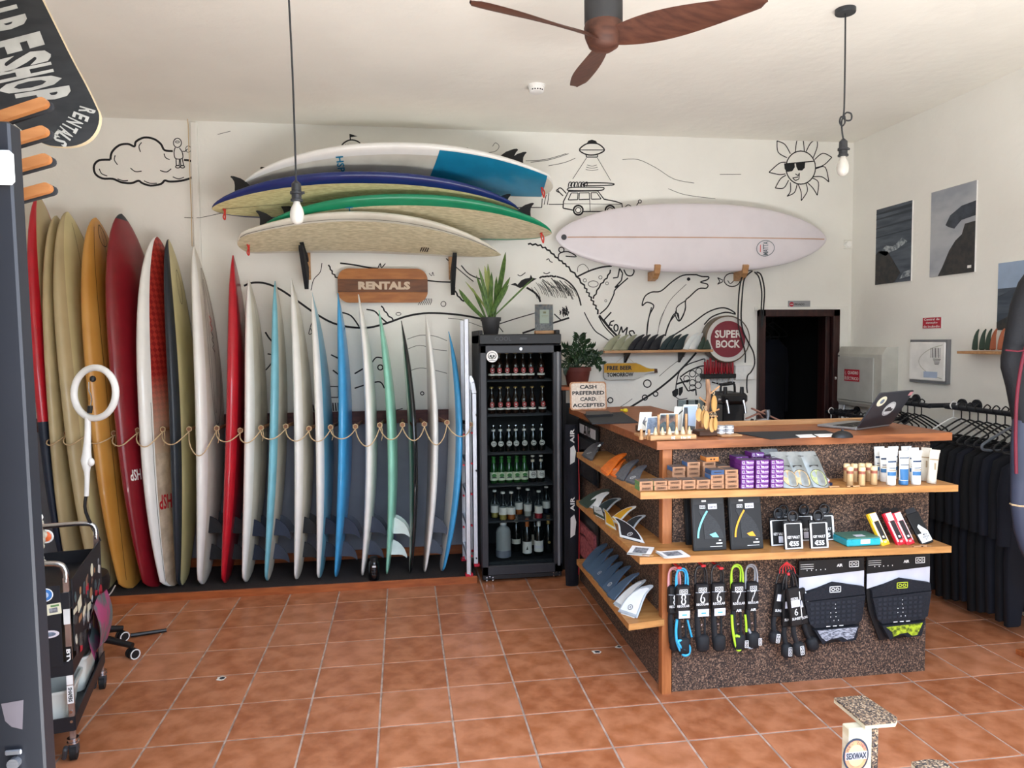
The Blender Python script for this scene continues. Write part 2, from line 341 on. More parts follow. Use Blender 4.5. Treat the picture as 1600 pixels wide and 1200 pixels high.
m.ln('A', [(1322, 262), (1335, 270), (1340, 258), (1338, 285), (1322, 292), (1310, 280), (1335, 276)], 1.6, False); m.done()
m = Mural('mural_saucer', 'flying saucer with light beam painted above the car')
m.ln('A', [(358, 155), (385, 130), (415, 125), (445, 130), (470, 155), (445, 172), (415, 178), (385, 174)], 2.2, True, True); m.ln('A', [(358, 155), (470, 155)], 1.4, False); m.fill('A', [(390, 128), (398, 114), (414, 109), (432, 115), (440, 128), (415, 124)]); m.ln('A', [(388, 178), (390, 187), (438, 187), (440, 178)], 1.8, False)
m.ln('A', [(390, 190), (328, 285)], 1, False, fine=True); m.ln('A', [(438, 190), (498, 292)], 1, False, fine=True)
for k in range(3): m.ln('A', [(392 - 3 * k, 222 + 10 * k), (415, 227 + 10 * k), (436 + 3 * k, 222 + 10 * k)], .8, fine=True)
m.done()
m = Mural('mural_car', 'estate car with surfboards on its roof in painted outline')
m.ln('A', [(285, 415), (287, 385), (310, 340), (440, 338), (468, 375), (520, 385), (548, 395), (550, 415), (545, 425), (520, 428)], 2, False); m.ln('A', [(285, 415), (335, 425)], 2, False); m.ln('A', [(375, 430), (475, 430)], 2, False)
m.ln('A', [(308, 378), (322, 347), (352, 347), (350, 377)], 1.5, False, True); m.ln('A', [(358, 347), (402, 346), (404, 375), (356, 377)], 1.5, False, True); m.ln('A', [(410, 346), (436, 346), (455, 374), (412, 375)], 1.5, False, True); m.ln('A', [(404, 375), (406, 428)], 1, False); m.ln('A', [(285, 395), (545, 398)], .9, False, fine=True)
for x in (353, 495): m.ring('A', x, 424, 21, 3, 21); m.ring('A', x, 424, 12, 1.6)
m.ln('A', [(305, 330), (330, 322), (450, 322), (468, 328), (445, 336), (320, 336)], 1.8, True, True); m.ln('A', [(375, 308), (400, 302), (500, 304), (502, 312), (390, 314)], 1.8, True, True); m.ln('A', [(285, 360), (262, 335), (275, 325), (300, 350)], 1.8); m.ln('A', [(268, 345), (255, 338), (262, 330)], 1.5)
for x in (308, 322, 336, 352, 366, 380): m.ln('A', [(x, 322), (x + 4, 302), (x + 14, 300), (x + 10, 318)], 1.6)
m.ln('A', [(80, 412), (190, 412), (192, 372)], 1.4, False); m.ln('A', [(220, 398), (285, 398)], 1.4, False); m.ln('A', [(555, 420), (575, 400), (600, 415)], 1.4); m.ln('A', [(605, 415), (622, 390)], 1.6, False); m.ring('A', 628, 385, 7, 1.4); m.ln('A', [(200, 400), (212, 350), (222, 345), (215, 400)], 1.2); m.done()
m = Mural('mural_dolphin', 'leaping dolphin painted in black outline')
m.ln('A', [(880, 712), (905, 720), (935, 722), (928, 735), (898, 745), (930, 755), (925, 772), (890, 775), (850, 810), (832, 828), (830, 870), (805, 918), (798, 885), (775, 895), (750, 955), (742, 985)], 2.2)
m.ln('A', [(880, 712), (820, 715), (770, 745), (722, 785), (680, 790), (650, 810), (638, 850), (660, 835), (690, 850), (672, 890), (662, 935), (658, 990)], 2.2); m.ln('A', [(832, 828), (790, 862), (805, 918)], 1.8); m.fill('A', [(838, 728), (845, 723), (853, 728), (853, 736), (845, 740), (838, 736)])
m.ln('A', [(835, 755), (760, 830), (720, 920), (705, 985)], .9, fine=True); m.ring('A', 1040, 735, 36, 1.8, 30); m.ln('A', [(1000, 738), (975, 725), (985, 742), (975, 755), (1000, 742)], 1.6, False); m.ring('A', 1078, 715, 8, 1.6); m.ln('A', [(1068, 730), (1085, 735), (1072, 742)], 1.5); m.ln('A', [(1020, 738), (1032, 752), (1048, 738)], 1.4); m.done()
m = Mural('mural_wave', 'long curling wave line with bubbles painted in black')
m.ln('A', [(775, 985), (860, 930), (930, 880), (990, 860), (1030, 868), (1055, 888), (1010, 880), (950, 900), (915, 935)], 2.4)
m.ln('D', [(590, 802), (700, 735), (830, 650), (960, 545), (1060, 445), (1140, 355)], 3.4); m.ln('D', [(520, 795), (600, 745), (640, 715)], .9, fine=True); m.ln('D', [(850, 540), (930, 470), (1050, 380)], .9, fine=True)
for x, y, r in ((757, 597, 29), (738, 706, 20), (822, 678, 18), (468, 727, 20)): m.ring('D', x, y, r, 2)
m.ln('D', [(265, 40), (300, 110), (350, 185), (400, 220), (455, 258)], 1.8); m.ln('D', [(790, 0), (768, 90), (752, 230)], 2); m.ln('D', [(905, 0), (860, 90), (840, 200)], .8, fine=True); m.ln('D', [(1055, 0), (1040, 60), (1005, 110), (975, 60), (985, 20)], 2); m.ln('D', [(975, 60), (925, 130), (895, 225)], 2); m.done()
m = Mural('mural_turtle', 'turtle with scaled shell and sunglasses painted in black')
m.ln('D', [(980, 640), (985, 590), (1010, 500), (1070, 450), (1150, 420), (1205, 405), (1200, 440)], 2); m.ln('D', [(1015, 545), (1080, 500), (1160, 465), (1200, 458)], 2.4); m.ln('D', [(1012, 550), (1075, 655), (1135, 640), (1140, 690)], 2.4, False); m.ln('D', [(985, 600), (1085, 570)], 3.2, False)
for x, y in ((1065, 560), (1110, 520), (1160, 500), (1110, 590), (1155, 560), (1110, 630), (1155, 610)): m.ring('D', x, y, 24, 1.5, 26, 10)
m.fill('D', [(950, 660), (975, 640), (1000, 635), (1000, 680), (975, 705), (955, 690)]); m.fill('D', [(1004, 630), (1035, 620), (1034, 660), (1018, 690), (1003, 690)]); m.ln('D', [(980, 700), (1010, 720), (1070, 712)], 1.4); m.ln('D', [(1260, 585), (1330, 600), (1400, 585), (1440, 590), (1400, 605), (1330, 610), (1300, 590)], 2.2); m.done()
m = Mural('mural_coast', 'winding coastline map with cliffs painted in black')
m.zig('B', [(640, 0), (790, 30), (930, 140), (1040, 240), (1120, 340), (1200, 470), (1260, 600)], 9, 18, 3); m.ln('B', [(1260, 600), (1330, 690), (1425, 790)], 3.6); m.ln('B', [(1255, 610), (1310, 700), (1395, 790)], 2)
m.ln('B', [(1075, 280), (1180, 230), (1280, 200), (1365, 190)], 2.8); m.zig('B', [(1365, 195), (1330, 280), (1270, 350), (1230, 420), (1205, 465)], 6, 22, 2.6); m.ln('B', [(1265, 590), (1330, 530), (1380, 430), (1395, 385), (1500, 290)], 2.2); m.ln('B', [(1375, 290), (1415, 285), (1430, 210), (1455, 250), (1445, 310), (1390, 370), (1430, 350)], 2.2, False); m.ln('B', [(1465, 220), (1490, 265), (1530, 270), (1550, 240), (1545, 215)], 2.2)
m.ring('B', 1210, 340, 42, 1.2, 26, fine=True); m.ring('B', 1270, 285, 14, 1, fine=True); m.ring('B', 1140, 310, 14, 1, fine=True); m.ring('B', 1315, 480, 9, 1, fine=True); m.ring('B', 1325, 335, 12, .9, fine=True)
m.ln('B', [(920, 120), (930, 85), (1000, 70), (1070, 112), (980, 108)], 2); m.ring('B', 945, 55, 22, 2); m.ln('B', [(1080, 240), (1085, 195), (1130, 175), (1170, 215), (1160, 235)], 1, fine=True); m.ln('B', [(820, 140), (838, 128), (850, 152), (872, 160)], 1.4, False); m.ln('B', [(580, 262), (605, 272), (645, 245)], 1.4); m.ln('B', [(795, 245), (820, 255), (850, 242)], 1.4)
m.done()
m = Mural('mural_barrel', 'barrelling wave with inked shading painted on the wall')
m.fill('B', [(520, 345), (560, 330), (580, 345), (610, 310), (640, 295), (680, 290), (690, 262), (705, 290), (740, 295), (700, 320), (660, 350), (600, 375), (560, 355)]); m.zig('B', [(740, 295), (790, 280), (860, 275), (910, 280)], 5, 16, 3); m.ln('B', [(905, 278), (980, 305), (1050, 370), (1090, 450), (1108, 520)], 2.6); m.ln('B', [(655, 370), (720, 410), (755, 450), (770, 490)], 3.4); m.ln('B', [(430, 672), (560, 630), (725, 582)], 1.7); m.ln('B', [(620, 750), (740, 710), (890, 660), (1010, 622)], 3); m.ln('B', [(885, 590), (940, 640)], 2, False)
random.seed(3)
for k in range(46):
    a = random.uniform(0, 1); x = 690 + 320 * a; y = 300 + 40 * abs(a - .5) + random.uniform(0, 60); m.ln('B', [(x, y), (x + 30 + 20 * a, y + 45), (x + 50 + 26 * a, y + 95)], .9, fine=True)
for k in range(30):
    a = random.uniform(0, 1); m.ln('B', [(930 + 70 * a, 520 + 90 * random.random()), (940 + 70 * a, 535 + 90 * random.random())], 1.4, False)
m.ln('B', [(860, 290), (900, 340), (940, 400)], 1.6); m.ln('B', [(930, 310), (980, 370), (1010, 440)], 1.6); m.ln('B', [(785, 300), (850, 350), (890, 380)], 1.3); m.done()
m = Mural('mural_lettering', 'letters reading LEOMS painted along the coastline')
m.ln('B', [(1360, 575), (1300, 640), (1335, 690)], 2.4, False); m.ln('B', [(1385, 645), (1355, 655), (1335, 705), (1365, 715)], 2.4, False); m.ln('B', [(1345, 680), (1372, 685)], 2.2, False); m.ring('B', 1400, 705, 17, 2.4, 27); m.ln('B', [(1420, 765), (1445, 695), (1455, 745), (1495, 700), (1480, 780)], 2.4, False); m.ln('B', [(1555, 755), (1540, 730), (1512, 738), (1520, 765), (1538, 780), (1520, 795)], 2.4); m.done()
m = Mural('mural_beach', 'wavy shoreline with shells and waves behind the boards')
m.zig('G', [(575, 105), (590, 150), (620, 190), (660, 210)], 4, 10, 2.4); m.ln('G', [(640, 110), (720, 120), (800, 135), (850, 140)], 2.6); m.ln('G', [(850, 135), (862, 112), (868, 135), (890, 112)], 1.6); m.ln('G', [(1115, 205), (1180, 212), (1260, 215)], 2.4); m.zig('G', [(1262, 215), (1270, 250), (1290, 290), (1330, 330)], 5, 12, 2.6); m.ln('G', [(1130, 165), (1145, 180), (1150, 160), (1158, 180)], 1); m.ring('G', 1210, 335, 14, 1.1)
m.ln('G', [(110, 235), (160, 218), (230, 222), (310, 255), (400, 315), (500, 385), (600, 440), (700, 463), (800, 465), (900, 440), (1000, 405), (1100, 387), (1220, 388), (1330, 400), (1420, 418)], 3.2); m.ln('G', [(640, 380), (700, 400), (745, 460)], 2.4); m.ln('G', [(785, 365), (830, 375), (860, 405), (900, 440)], 2.4); m.zig('G', [(860, 330), (890, 380), (940, 430)], 4, 12, 2.4); m.ring('G', 962, 390, 14, 1, 8)
for k in range(7): m.ln('G', [(1070 + 11 * k, 340), (1085 + 10 * k, 318), (1095 + 8 * k, 305)], 1)
m.ln('G', [(228, 490), (250, 525), (285, 560)], 2.6); m.ln('G', [(540, 110), (530, 160), (495, 200), (480, 260)], 1.2); m.ln('G', [(500, 400), (480, 450), (468, 500), (485, 495), (478, 470)], 1.2)
for y, a in ((520, 0), (575, 18), (700, 8)): m.ln('G', [(1010, y + 10), (1080, y - 12), (1160, y - 8 + a), (1230, y + 18)], .9, fine=True)
m.ln('G', [(815, 660), (840, 630), (880, 635)], 2); m.ring('G', 862, 685, 14, 2); m.ln('G', [(720, 720), (770, 690)], 2.4, False); m.ln('G', [(720, 800), (800, 775), (860, 765), (885, 800)], 2.2); m.ln('G', [(590, 615), (640, 640)], 2.2); m.ln('G', [(600, 700), (645, 735)], 2.2); m.ln('G', [(560, 790), (630, 790), (630, 850), (560, 850)], 1.6, False); m.ln('G', [(240, 610), (270, 620), (262, 660), (230, 700)], 2); m.ring('G', 1093, 828, 9, 1.6); m.ln('G', [(950, 920), (985, 912)], 1.4, False)
for k in range(5): m.ln('G', [(490 + 22 * k, 890), (498 + 22 * k, 930)], 2, False)
for k in range(4): m.ln('G', [(600 + 14 * k, 880), (604 + 14 * k, 925)], 2, False)
m.ln('P', [(697, 404), (725, 428), (740, 440)], 1.6); m.ln('B', [(110, 185), (180, 260), (300, 310)], 2); m.ln('B', [(420, 690), (460, 740)], 1.4, False); m.ln('B', [(1, 625), (120, 640), (290, 700)], .9, fine=True); m.done()
m = Mural('mural_hut', 'beach hut with flag and breeze lines painted near ceiling')
m.ln('C', [(622, 232), (625, 205), (645, 188), (668, 183), (695, 192), (712, 215), (714, 235)], 2.2); m.ln('C', [(620, 234), (714, 234)], 2.6, False); m.ln('C', [(634, 236), (634, 260)], 1.8, False); m.ln('C', [(704, 236), (702, 260)], 1.8, False); m.ln('C', [(660, 183), (658, 158)], 1.8, False); m.fill('C', [(659, 158), (690, 168), (660, 172)])
for k in range(7): m.ln('C', [(630 + 12 * k, 226), (640 + 11 * k, 200)], 1, False, fine=True)
m.ring('C', 1186, 255, 13, 1.1); m.ln('C', [(1190, 268), (1194, 282)], 1, False); m.ring('C', 1036, 257, 14, 1, fine=True)
for q in ([(870, 258), (940, 250), (1020, 262)], [(920, 225), (1000, 232), (1075, 245)], [(1145, 215), (1200, 235), (1260, 232), (1280, 210), (1265, 195), (1252, 210)], [(1390, 270), (1470, 265), (1560, 240)]): m.ln('C', q, .9, fine=True)
for q in ([(550, 198), (620, 198), (700, 235), (780, 285), (870, 303)], [(755, 328), (830, 355), (965, 373)], [(985, 264), (1080, 264)], [(140, 210), (220, 200), (310, 172)], [(220, 226), (290, 212), (340, 192)]): m.ln('A', q, .9, fine=True)
m.ln('P', [(340, 210), (360, 205)], .8, False, fine=True); m.done()
# crack in the wall between the boards
m = Mural('crack', 'thin dark crack in the wall between boards')
m.zig('G', [(850, 1100), (862, 1200), (858, 1300), (868, 1420), (855, 1560)], 3, 18, .8); m.done()
# ================================================================== SURFBOARDS
mat('b_red', (186, 24, 42), .3, coat=.4); mat('b_darkred', (128, 22, 34), .32, coat=.4); mat('b_orange', (204, 150, 74), .35, coat=.3, c2=(190, 134, 58), vs=2)
mat('b_beige', (190, 174, 134), .4, coat=.2, c2=(176, 160, 122), vs=3); mat('b_cream', (214, 204, 156), .4, coat=.2, c2=(200, 190, 140), vs=3); mat('b_white', (238, 238, 234), .3, coat=.4, var=.02); mat('b_offwhite', (224, 221, 208), .38, coat=.2, c2=(206, 202, 188), vs=4)
mat('b_lblue', (122, 190, 208), .3, coat=.4); mat('b_blue', (64, 158, 214), .28, coat=.4); mat('b_mint', (142, 208, 186), .32, coat=.3); mat('b_black', (20, 23, 27), .22, coat=.5); mat('b_navy', (30, 46, 110), .3, coat=.3); mat('b_green', (24, 140, 100), .32, coat=.3); mat('b_teal', (28, 130, 170), .32, coat=.3)
mat('b_dirty', (224, 214, 184), .5, c2=(196, 186, 152), vs=10, stretch=(2, 8, 8), detail=6); mat('b_dirty_y', (224, 216, 164), .5, c2=(200, 190, 138), vs=10, stretch=(2, 8, 8), detail=6); mat('b_worn', (206, 188, 166), .5, c2=(176, 158, 138), vs=12, detail=6); mat('b_lav', (222, 216, 222), .4, coat=.2, var=.015)
mat('b_darkblue', (24, 34, 52), .5); mat('b_blackish', (36, 42, 50), .35)
mat('fin_smoke', (44, 52, 68), .4); mat('fin_black', (22, 24, 28), .5); mat('fin_white', (216, 226, 222), .25, coat=.3); mat('line', (40, 30, 26), .6); mat('plug', (58, 60, 66), .5)
mat('cord_red', (208, 62, 52), .6); mat('stringer', (196, 160, 140), .6)
def red_net():
    m = mat('b_rednet', (172, 52, 44), .38, coat=.3, var=.08); n = m.node_tree.nodes; l = m.node_tree.links; b = n['Principled BSDF']
    old = b.inputs['Base Color'].links[0].from_socket; tc = n.new('ShaderNodeTexCoord'); mp = n.new('ShaderNodeMapping'); mp.inputs['Scale'].default_value = (1, 34, 34); mp.inputs['Rotation'].default_value = (R(45), 0, 0); l.new(tc.outputs['Object'], mp.inputs[0])
    ck = n.new('ShaderNodeTexChecker'); ck.inputs['Scale'].default_value = 1; l.new(mp.outputs[0], ck.inputs[0]); mx = n.new('ShaderNodeMix'); mx.data_type = 'RGBA'; l.new(ck.outputs['Fac'], mx.inputs['Factor']); l.new(old, mx.inputs['A']); mx.inputs['B'].default_value = lin((140, 26, 28)); sx = n.new('ShaderNodeSeparateXYZ'); l.new(tc.outputs['Object'], sx.inputs[0]); mr = n.new('ShaderNodeMapRange'); mr.inputs['From Min'].default_value = .92; mr.inputs['From Max'].default_value = 1.5; l.new(sx.outputs['Z'], mr.inputs['Value']); m2 = n.new('ShaderNodeMix'); m2.data_type = 'RGBA'; l.new(mr.outputs[0], m2.inputs['Factor']); m2.inputs['A'].default_value = lin((196, 176, 152)); l.new(mx.outputs['Result'], m2.inputs['B']); l.new(m2.outputs['Result'], b.inputs['Base Color'])
red_net()
def outline(kind, u):
    x = 2 * u - 1
    if kind == 'long':
        if u < .5: return max(0, 1 - (1 - .42) * (abs(x) ** 2.4)) * min(1, (u / .022) ** .5 if u < .022 else 1)
        return max(0, 1 - abs(x) ** 2.5) ** .62
    if kind == 'round': return max(0, 1 - abs(x) ** 2.4) ** .6
    if kind == 'fun':
        if u < .48: return max(0, 1 - .52 * ((.48 - u) / .48) ** 2.1) * min(1, (u / .03) ** .5 if u < .03 else 1)
        return max(0, 1 - ((u - .48) / .52) ** 2.2) ** .74
    if u < .47: return (1 - .62 * ((.47 - u) / .47) ** 2.0) * min(1, (u / .02) ** .4 if u < .02 else 1)
    return max(0, 1 - ((u - .47) / .53) ** 2.0) ** .88
US = [0, .004, .012, .025, .05, .09] + [.14 + .72 * i / 15 for i in range(16)] + [.9, .94, .965, .982, .993, .998, 1]
class Board:
    def __init__(s, T, N, wv, W, th, kind, rock, paint, name='surfboard', label='', group=None, cat='surfboard', nflip=1, K=20, nose_rock=1.5):
        s.T, s.N = V(T), V(N); s.L = (s.N - s.T).length; s.s = (s.N - s.T).normalized(); wv = V(wv); s.w = (wv - s.s * wv.dot(s.s)).normalized(); s.n = s.w.cross(s.s) * nflip
        s.W, s.th, s.kind, s.rock = W, th, kind, rock; s.nr = nose_rock
        s.root = thing(name, label, cat, s.T, group); b = MB(); vs = []; fs = []; ms = []
        for key in paint.keys: b.use(key)
        for u in US:
            for k in range(K):
                a = 2 * math.pi * k / K; c, d = math.cos(a), math.sin(a)
                vs.append(s.P(u, (1 if c > 0 else -1) * abs(c) ** .55, (1 if d > 0 else -1) * abs(d) ** .8))
        for i in range(len(US) - 1):
            um = (US[i] + US[i + 1]) / 2
            for k in range(K):
                a = 2 * math.pi * (k + .5) / K; c, d = math.cos(a), math.sin(a)
                side = 'rail' if abs(d) < .75 else ('bottom' if d > 0 else 'deck')
                fs.append((i * K + k, i * K + (k + 1) % K, (i + 1) * K + (k + 1) % K, (i + 1) * K + k)); ms.append(b.slots.index(paint(um, side)))
        fs += [tuple(range(K)), tuple((len(US) - 1) * K + k for k in range(K))]; ms += [b.slots.index(paint(0, 'rail')), b.slots.index(paint(1, 'rail'))]
        b.add(vs, fs, ms=ms); s.hull = b.build('hull', None, s.root, smooth=60)
    def half(s, u): return s.W / 2 * max(outline(s.kind, u), .004)
    def thk(s, u): return s.th * max(.12, (.3 + .7 * (1 - abs(2 * u - 1) ** 2.6)) * min(1, (outline(s.kind, u) * 2.2) ** .5))
    def rk(s, u): return s.rock * (1 - (abs(2 * u - 1) ** 2.0 if u < .5 else abs(2 * u - 1) ** (1.6 + .3 * s.nr)))
    def P(s, u, x, d): return s.T + s.s * (s.L * u) + s.w * (s.half(u) * x) + s.n * (d * s.thk(u) / 2 + s.rk(u))
    def surf(s, u, x, side=1, lift=.002):          # point on bottom (1) or deck (-1)
        return s.P(u, x, side * (1 - abs(x) ** 3.6) ** .4) + s.n * (side * lift)
    def fin(s, u, x, h, base, rake=.35, m='fin_smoke', cant=0, side=1, name='fin'):
        b = MB(); o = s.surf(u, x, side, -.004); nn = (s.n * side + s.w * cant).normalized(); t = .008
        b.prism([(a * base, c * h) for a, c in FIN], t, fr(o - nn.cross(s.s) * t / 2, s.s, nn, s.s.cross(nn)))
        return b.build(name, m, s.root)
    def line(s, us, xf, w=.004, m='line', side=1, name='pinline'):
        b = MB(); P = [s.surf(u, xf(u), side, .0025) for u in us]; vs = []
        for i, p in enumerate(P):
            t = (P[min(i + 1, len(P) - 1)] - P[max(i - 1, 0)]); d = t.cross(s.n).normalized(); vs += [p + d * w / 2, p - d * w / 2]
        b.add(vs, [(2 * i, 2 * i + 1, 2 * i + 3, 2 * i + 2) for i in range(len(P) - 1)]); return b.build(name, m, s.root)
    def logo(s, body, u, x, w, m, right, up, side=1, bold=.02, name='lettering', sy=1.0):
        b = MB(); c = s.surf(u, x, side, .003); du = (s.surf(u + .01, x, side, .003) - s.surf(u - .01, x, side, .003)).normalized(); dw = (s.surf(u, x + .06, side, .003) - s.surf(u, x - .06, side, .003)).normalized()
        b.text(body, c, du * right[0] + dw * right[1], du * up[0] + dw * up[1], w=w, h=w * sy, bold=bold); return b.build(name, m, s.root)
FIN = [(0, 0), (1, 0), (.93, .22), (.8, .45), (.58, .68), (.28, .87), (-.08, .99), (-.22, 1.0), (-.26, .96), (-.16, .86), (-.06, .7), (-.02, .48), (-.02, .25)]
def paint(rail, bottom=None, deck=None, tip=None, low=None, top=None):
    bottom = bottom or rail; deck = deck or bottom
    def f(u, side):
        if tip and u > tip[0]: return tip[1]
        if low and u < low[0]: return low[1]
        if top and side == 'bottom' and u > top[0]: return top[1]
        return {'rail': rail, 'bottom': bottom, 'deck': deck}[side]
    f.keys = list(dict.fromkeys([rail, bottom, deck] + [q[1] for q in (tip, low, top) if q])); return f
# platform the rental boards stand on
mat('carpet', (58, 48, 44), .95, c2=(28, 24, 24), vs=160, bump=.5, bs=160)
PX0, PX1, PY0, PZ = -2.75, .505, 5.19, .05
t = thing('platform', 'low dark carpeted platform with orange wooden edge under the standing boards', 'platform', ((PX0 + PX1) / 2, 5.5, 0))
b = MB(); b.box(((PX0 + PX1) / 2, (PY0 + .02 + YB) / 2, PZ / 2), (PX1 - PX0, YB - .03 - PY0 - .02, PZ - .001), .003); b.build('carpet_top', 'carpet', t)
b = MB(); b.box(((PX0 + PX1) / 2, PY0 + .01, .027), (PX1 - PX0, .02, .054), .003); b.build('edge_strip', 'trim_wood', t)
GRP = 'rental boards standing in the peg rack'
YT, YN = 5.36, 5.60
SPECS = [
 # nose px, tail px, width, thickness, kind, rocker, paint, fins, label
 ((60, 306), (118, 925), .50, .07, 'round', .05, paint('b_red', 'b_beige', low=(.42, 'b_darkblue')), None, 'tall board with red rail and navy lower half beside dark door'),
 ((88, 337), (128, 925), .52, .06, 'long', .05, paint('b_beige', 'b_beige'), None, 'narrow dull beige longboard between navy board and olive cream board'),
 ((105, 331), (168, 928), .56, .075, 'long', .06, paint('b_beige', 'b_cream'), None, 'olive cream longboard behind the ring light and trolley'),
 ((149, 340), (207, 930), .56, .075, 'long', .06, paint('b_orange'), None, 'orange yellow longboard with thin dark pinline'),
 ((189, 334), (246, 922), .57, .075, 'long', .06, paint('b_darkred', 'b_darkred', tip=(.975, 'b_blackish')), None, 'dark red longboard with black nose tip and white lettering'),
 ((245, 370), (272, 921), .56, .075, 'long', .07, paint('b_white', 'b_worn', top=(.36, 'b_rednet')), None, 'white railed longboard with red net pattern over worn tan bottom'),
 ((263, 374), (285, 914), .54, .065, 'long', .06, paint('b_blackish', 'b_cream'), None, 'pale yellow longboard with black rail'),
 ((303, 385), (318, 916), .55, .07, 'fun', .06, paint('b_white', 'b_offwhite'), 'b', 'white board with thin oval line drawing on its face'),
 ((364, 399), (353, 916), .50, .07, 'fun', .05, paint('b_red', 'b_darkred'), 'b', 'bright red glossy board standing between two white boards'),
 ((389, 437), (386, 917), .52, .07, 'fun', .06, paint('b_white', 'b_offwhite'), 'n', 'off-white board just past the bright red board'),
 ((430, 439), (419, 918), .52, .06, 'fun', .05, paint('b_lblue', 'b_offwhite'), 's', 'white board with pale turquoise rail'),
 ((455, 435), (465, 910), .52, .065, 'short', .07, paint('b_white', 'b_offwhite'), 'b', 'white pointed board next to pale turquoise railed board'),
 ((487, 456), (500, 906), .50, .06, 'short', .065, paint('b_white', 'b_lblue', 'b_white'), 'n', 'white pointed board with faintly bluish face before the sky blue board'),
 ((528, 458), (526, 909), .50, .06, 'short', .06, paint('b_blue'), 's', 'plain sky blue board below the wooden rentals sign'),
 ((560, 460), (567, 907), .49, .06, 'short', .08, paint('b_white'), 's', 'white pointed board between sky blue and mint boards'),
 ((592, 485), (605, 909), .48, .055, 'short', .07, paint('b_mint'), 'w', 'mint green board with white fins'),
 ((627, 501), (641, 905), .46, .05, 'short', .10, paint('b_black', 'b_black', 'b_white'), None, 'thin black board with white deck edge'),
 ((665, 491), (663, 901), .46, .055, 'short', .10, paint('b_white'), 's', 'white slim board between black board and blue railed board'),
 ((701, 518), (690, 904), .46, .055, 'short', .09, paint('b_blue', 'b_blue', 'b_white'), None, 'short white board with bright blue rail beside the ladder')]
BD = []
for i, (npx, tpx, W, th, kind, rock, pt, fins, lab) in enumerate(SPECS):
    N = WY(*npx, YN); x = WY(*tpx, YT).x
    ya = R((6, 8, 11, 13, 18, 20, 0, 1, 0, 2, 0, 3, 4, 2, 2, 2, -2, -2, -5)[i])
    bd = Board((x, YT, PZ + .004), N, (math.sin(ya), math.cos(ya), 0), W * 1.05, th * (1.3 if i < 9 else 1.15), kind, (.02, .03, .03, .03, .04, .03, .06, .08, .06, .06, .05, .07, .065, .06, .08, .07, .055, .06, .075)[i], pt, label=lab, group=GRP); BD.append(bd)
    if fins:
        fm = {'b': 'fin_black', 's': 'fin_smoke', 'n': 'b_darkblue', 'w': 'fin_white'}[fins]
        bd.fin(.155, -.52, .125, .12, m=fm, cant=-.12); bd.fin(.155, .52, .125, .12, m=fm, cant=.12); bd.fin(.07, 0, .12, .115, m=fm)
UU = [.03 + .94 * i / 40 for i in range(41)]
BD[3].line(UU, lambda u: -.62); BD[3].line([.02 + .96 * i / 40 for i in range(41)], lambda u: .1, .003)
BD[5].line([.02 + .5 * i / 30 for i in range(31)], lambda u: -.8, .003); BD[2].line(UU, lambda u: .05, .003)
BD[9].line([.05 + .9 * i / 40 for i in range(41)], lambda u: -.1, .003)
# reversed stencil marks near the tails, as the boards stand nose up
BD[4].logo('HSP', .305, -.74, .09, 'b_white', (0, -1), (-1, 0), sy=.85); BD[5].logo('HSP', .245, -.5, .12, 'b_red', (0, -1), (-1, 0), sy=.85)
b = MB(); pts = []
for k in range(33):
    a = 2 * math.pi * k / 32; pts.append(BD[7].surf(.70 + .235 * math.cos(a), .02 + .5 * math.sin(a), 1, .003))
b.ribbon(pts, .006, BD[7].n); pts = [BD[7].surf(.70 + .2 * math.cos(2 * math.pi * k / 32), -.1 + .2 * math.sin(2 * math.pi * k / 32), 1, .003) for k in range(33)]; b.ribbon(pts, .005, BD[7].n); b.build('oval_line', 'line', BD[7].root)
b = MB()
for k in range(9): b.use('cord_red' if k < 4 else 'line'); P = [BD[7].surf(.79 - .012 * (k + q), .02 + (.09 if (k + q) % 2 else -.09), 1, .0035) for q in (0, 1)]; b.ribbon(P, .008, BD[7].n)
b.build('script_print', None, BD[7].root)
pts = [BD[6].surf(.86 + .05 * math.cos(2 * math.pi * k / 20), .0 + .22 * math.sin(2 * math.pi * k / 20), 1, .003) for k in range(21)]; b = MB(); b.ribbon(pts, .005, BD[6].n); b.build('oval_line', 'line', BD[6].root)
pts = [BD[3].surf(.95 + .03 * math.cos(2 * math.pi * k / 20), .1 + .3 * math.sin(2 * math.pi * k / 20), 1, .003) for k in range(21)]; b = MB(); b.ribbon(pts, .005, BD[3].n); b.build('oval_line', 'line', BD[3].root)
# round blue sticker on the mint board's tail, fins there stand out white
b = MB(); c = BD[15].surf(.135, .5, 1, .004); mat('sticker_blue', (40, 50, 170), .4); b.prism(circ(.03, 20), .001, fr(c + BD[15].n * .004, BD[15].s, BD[15].w)); 
b.build('sticker', 'sticker_blue', BD[15].root)
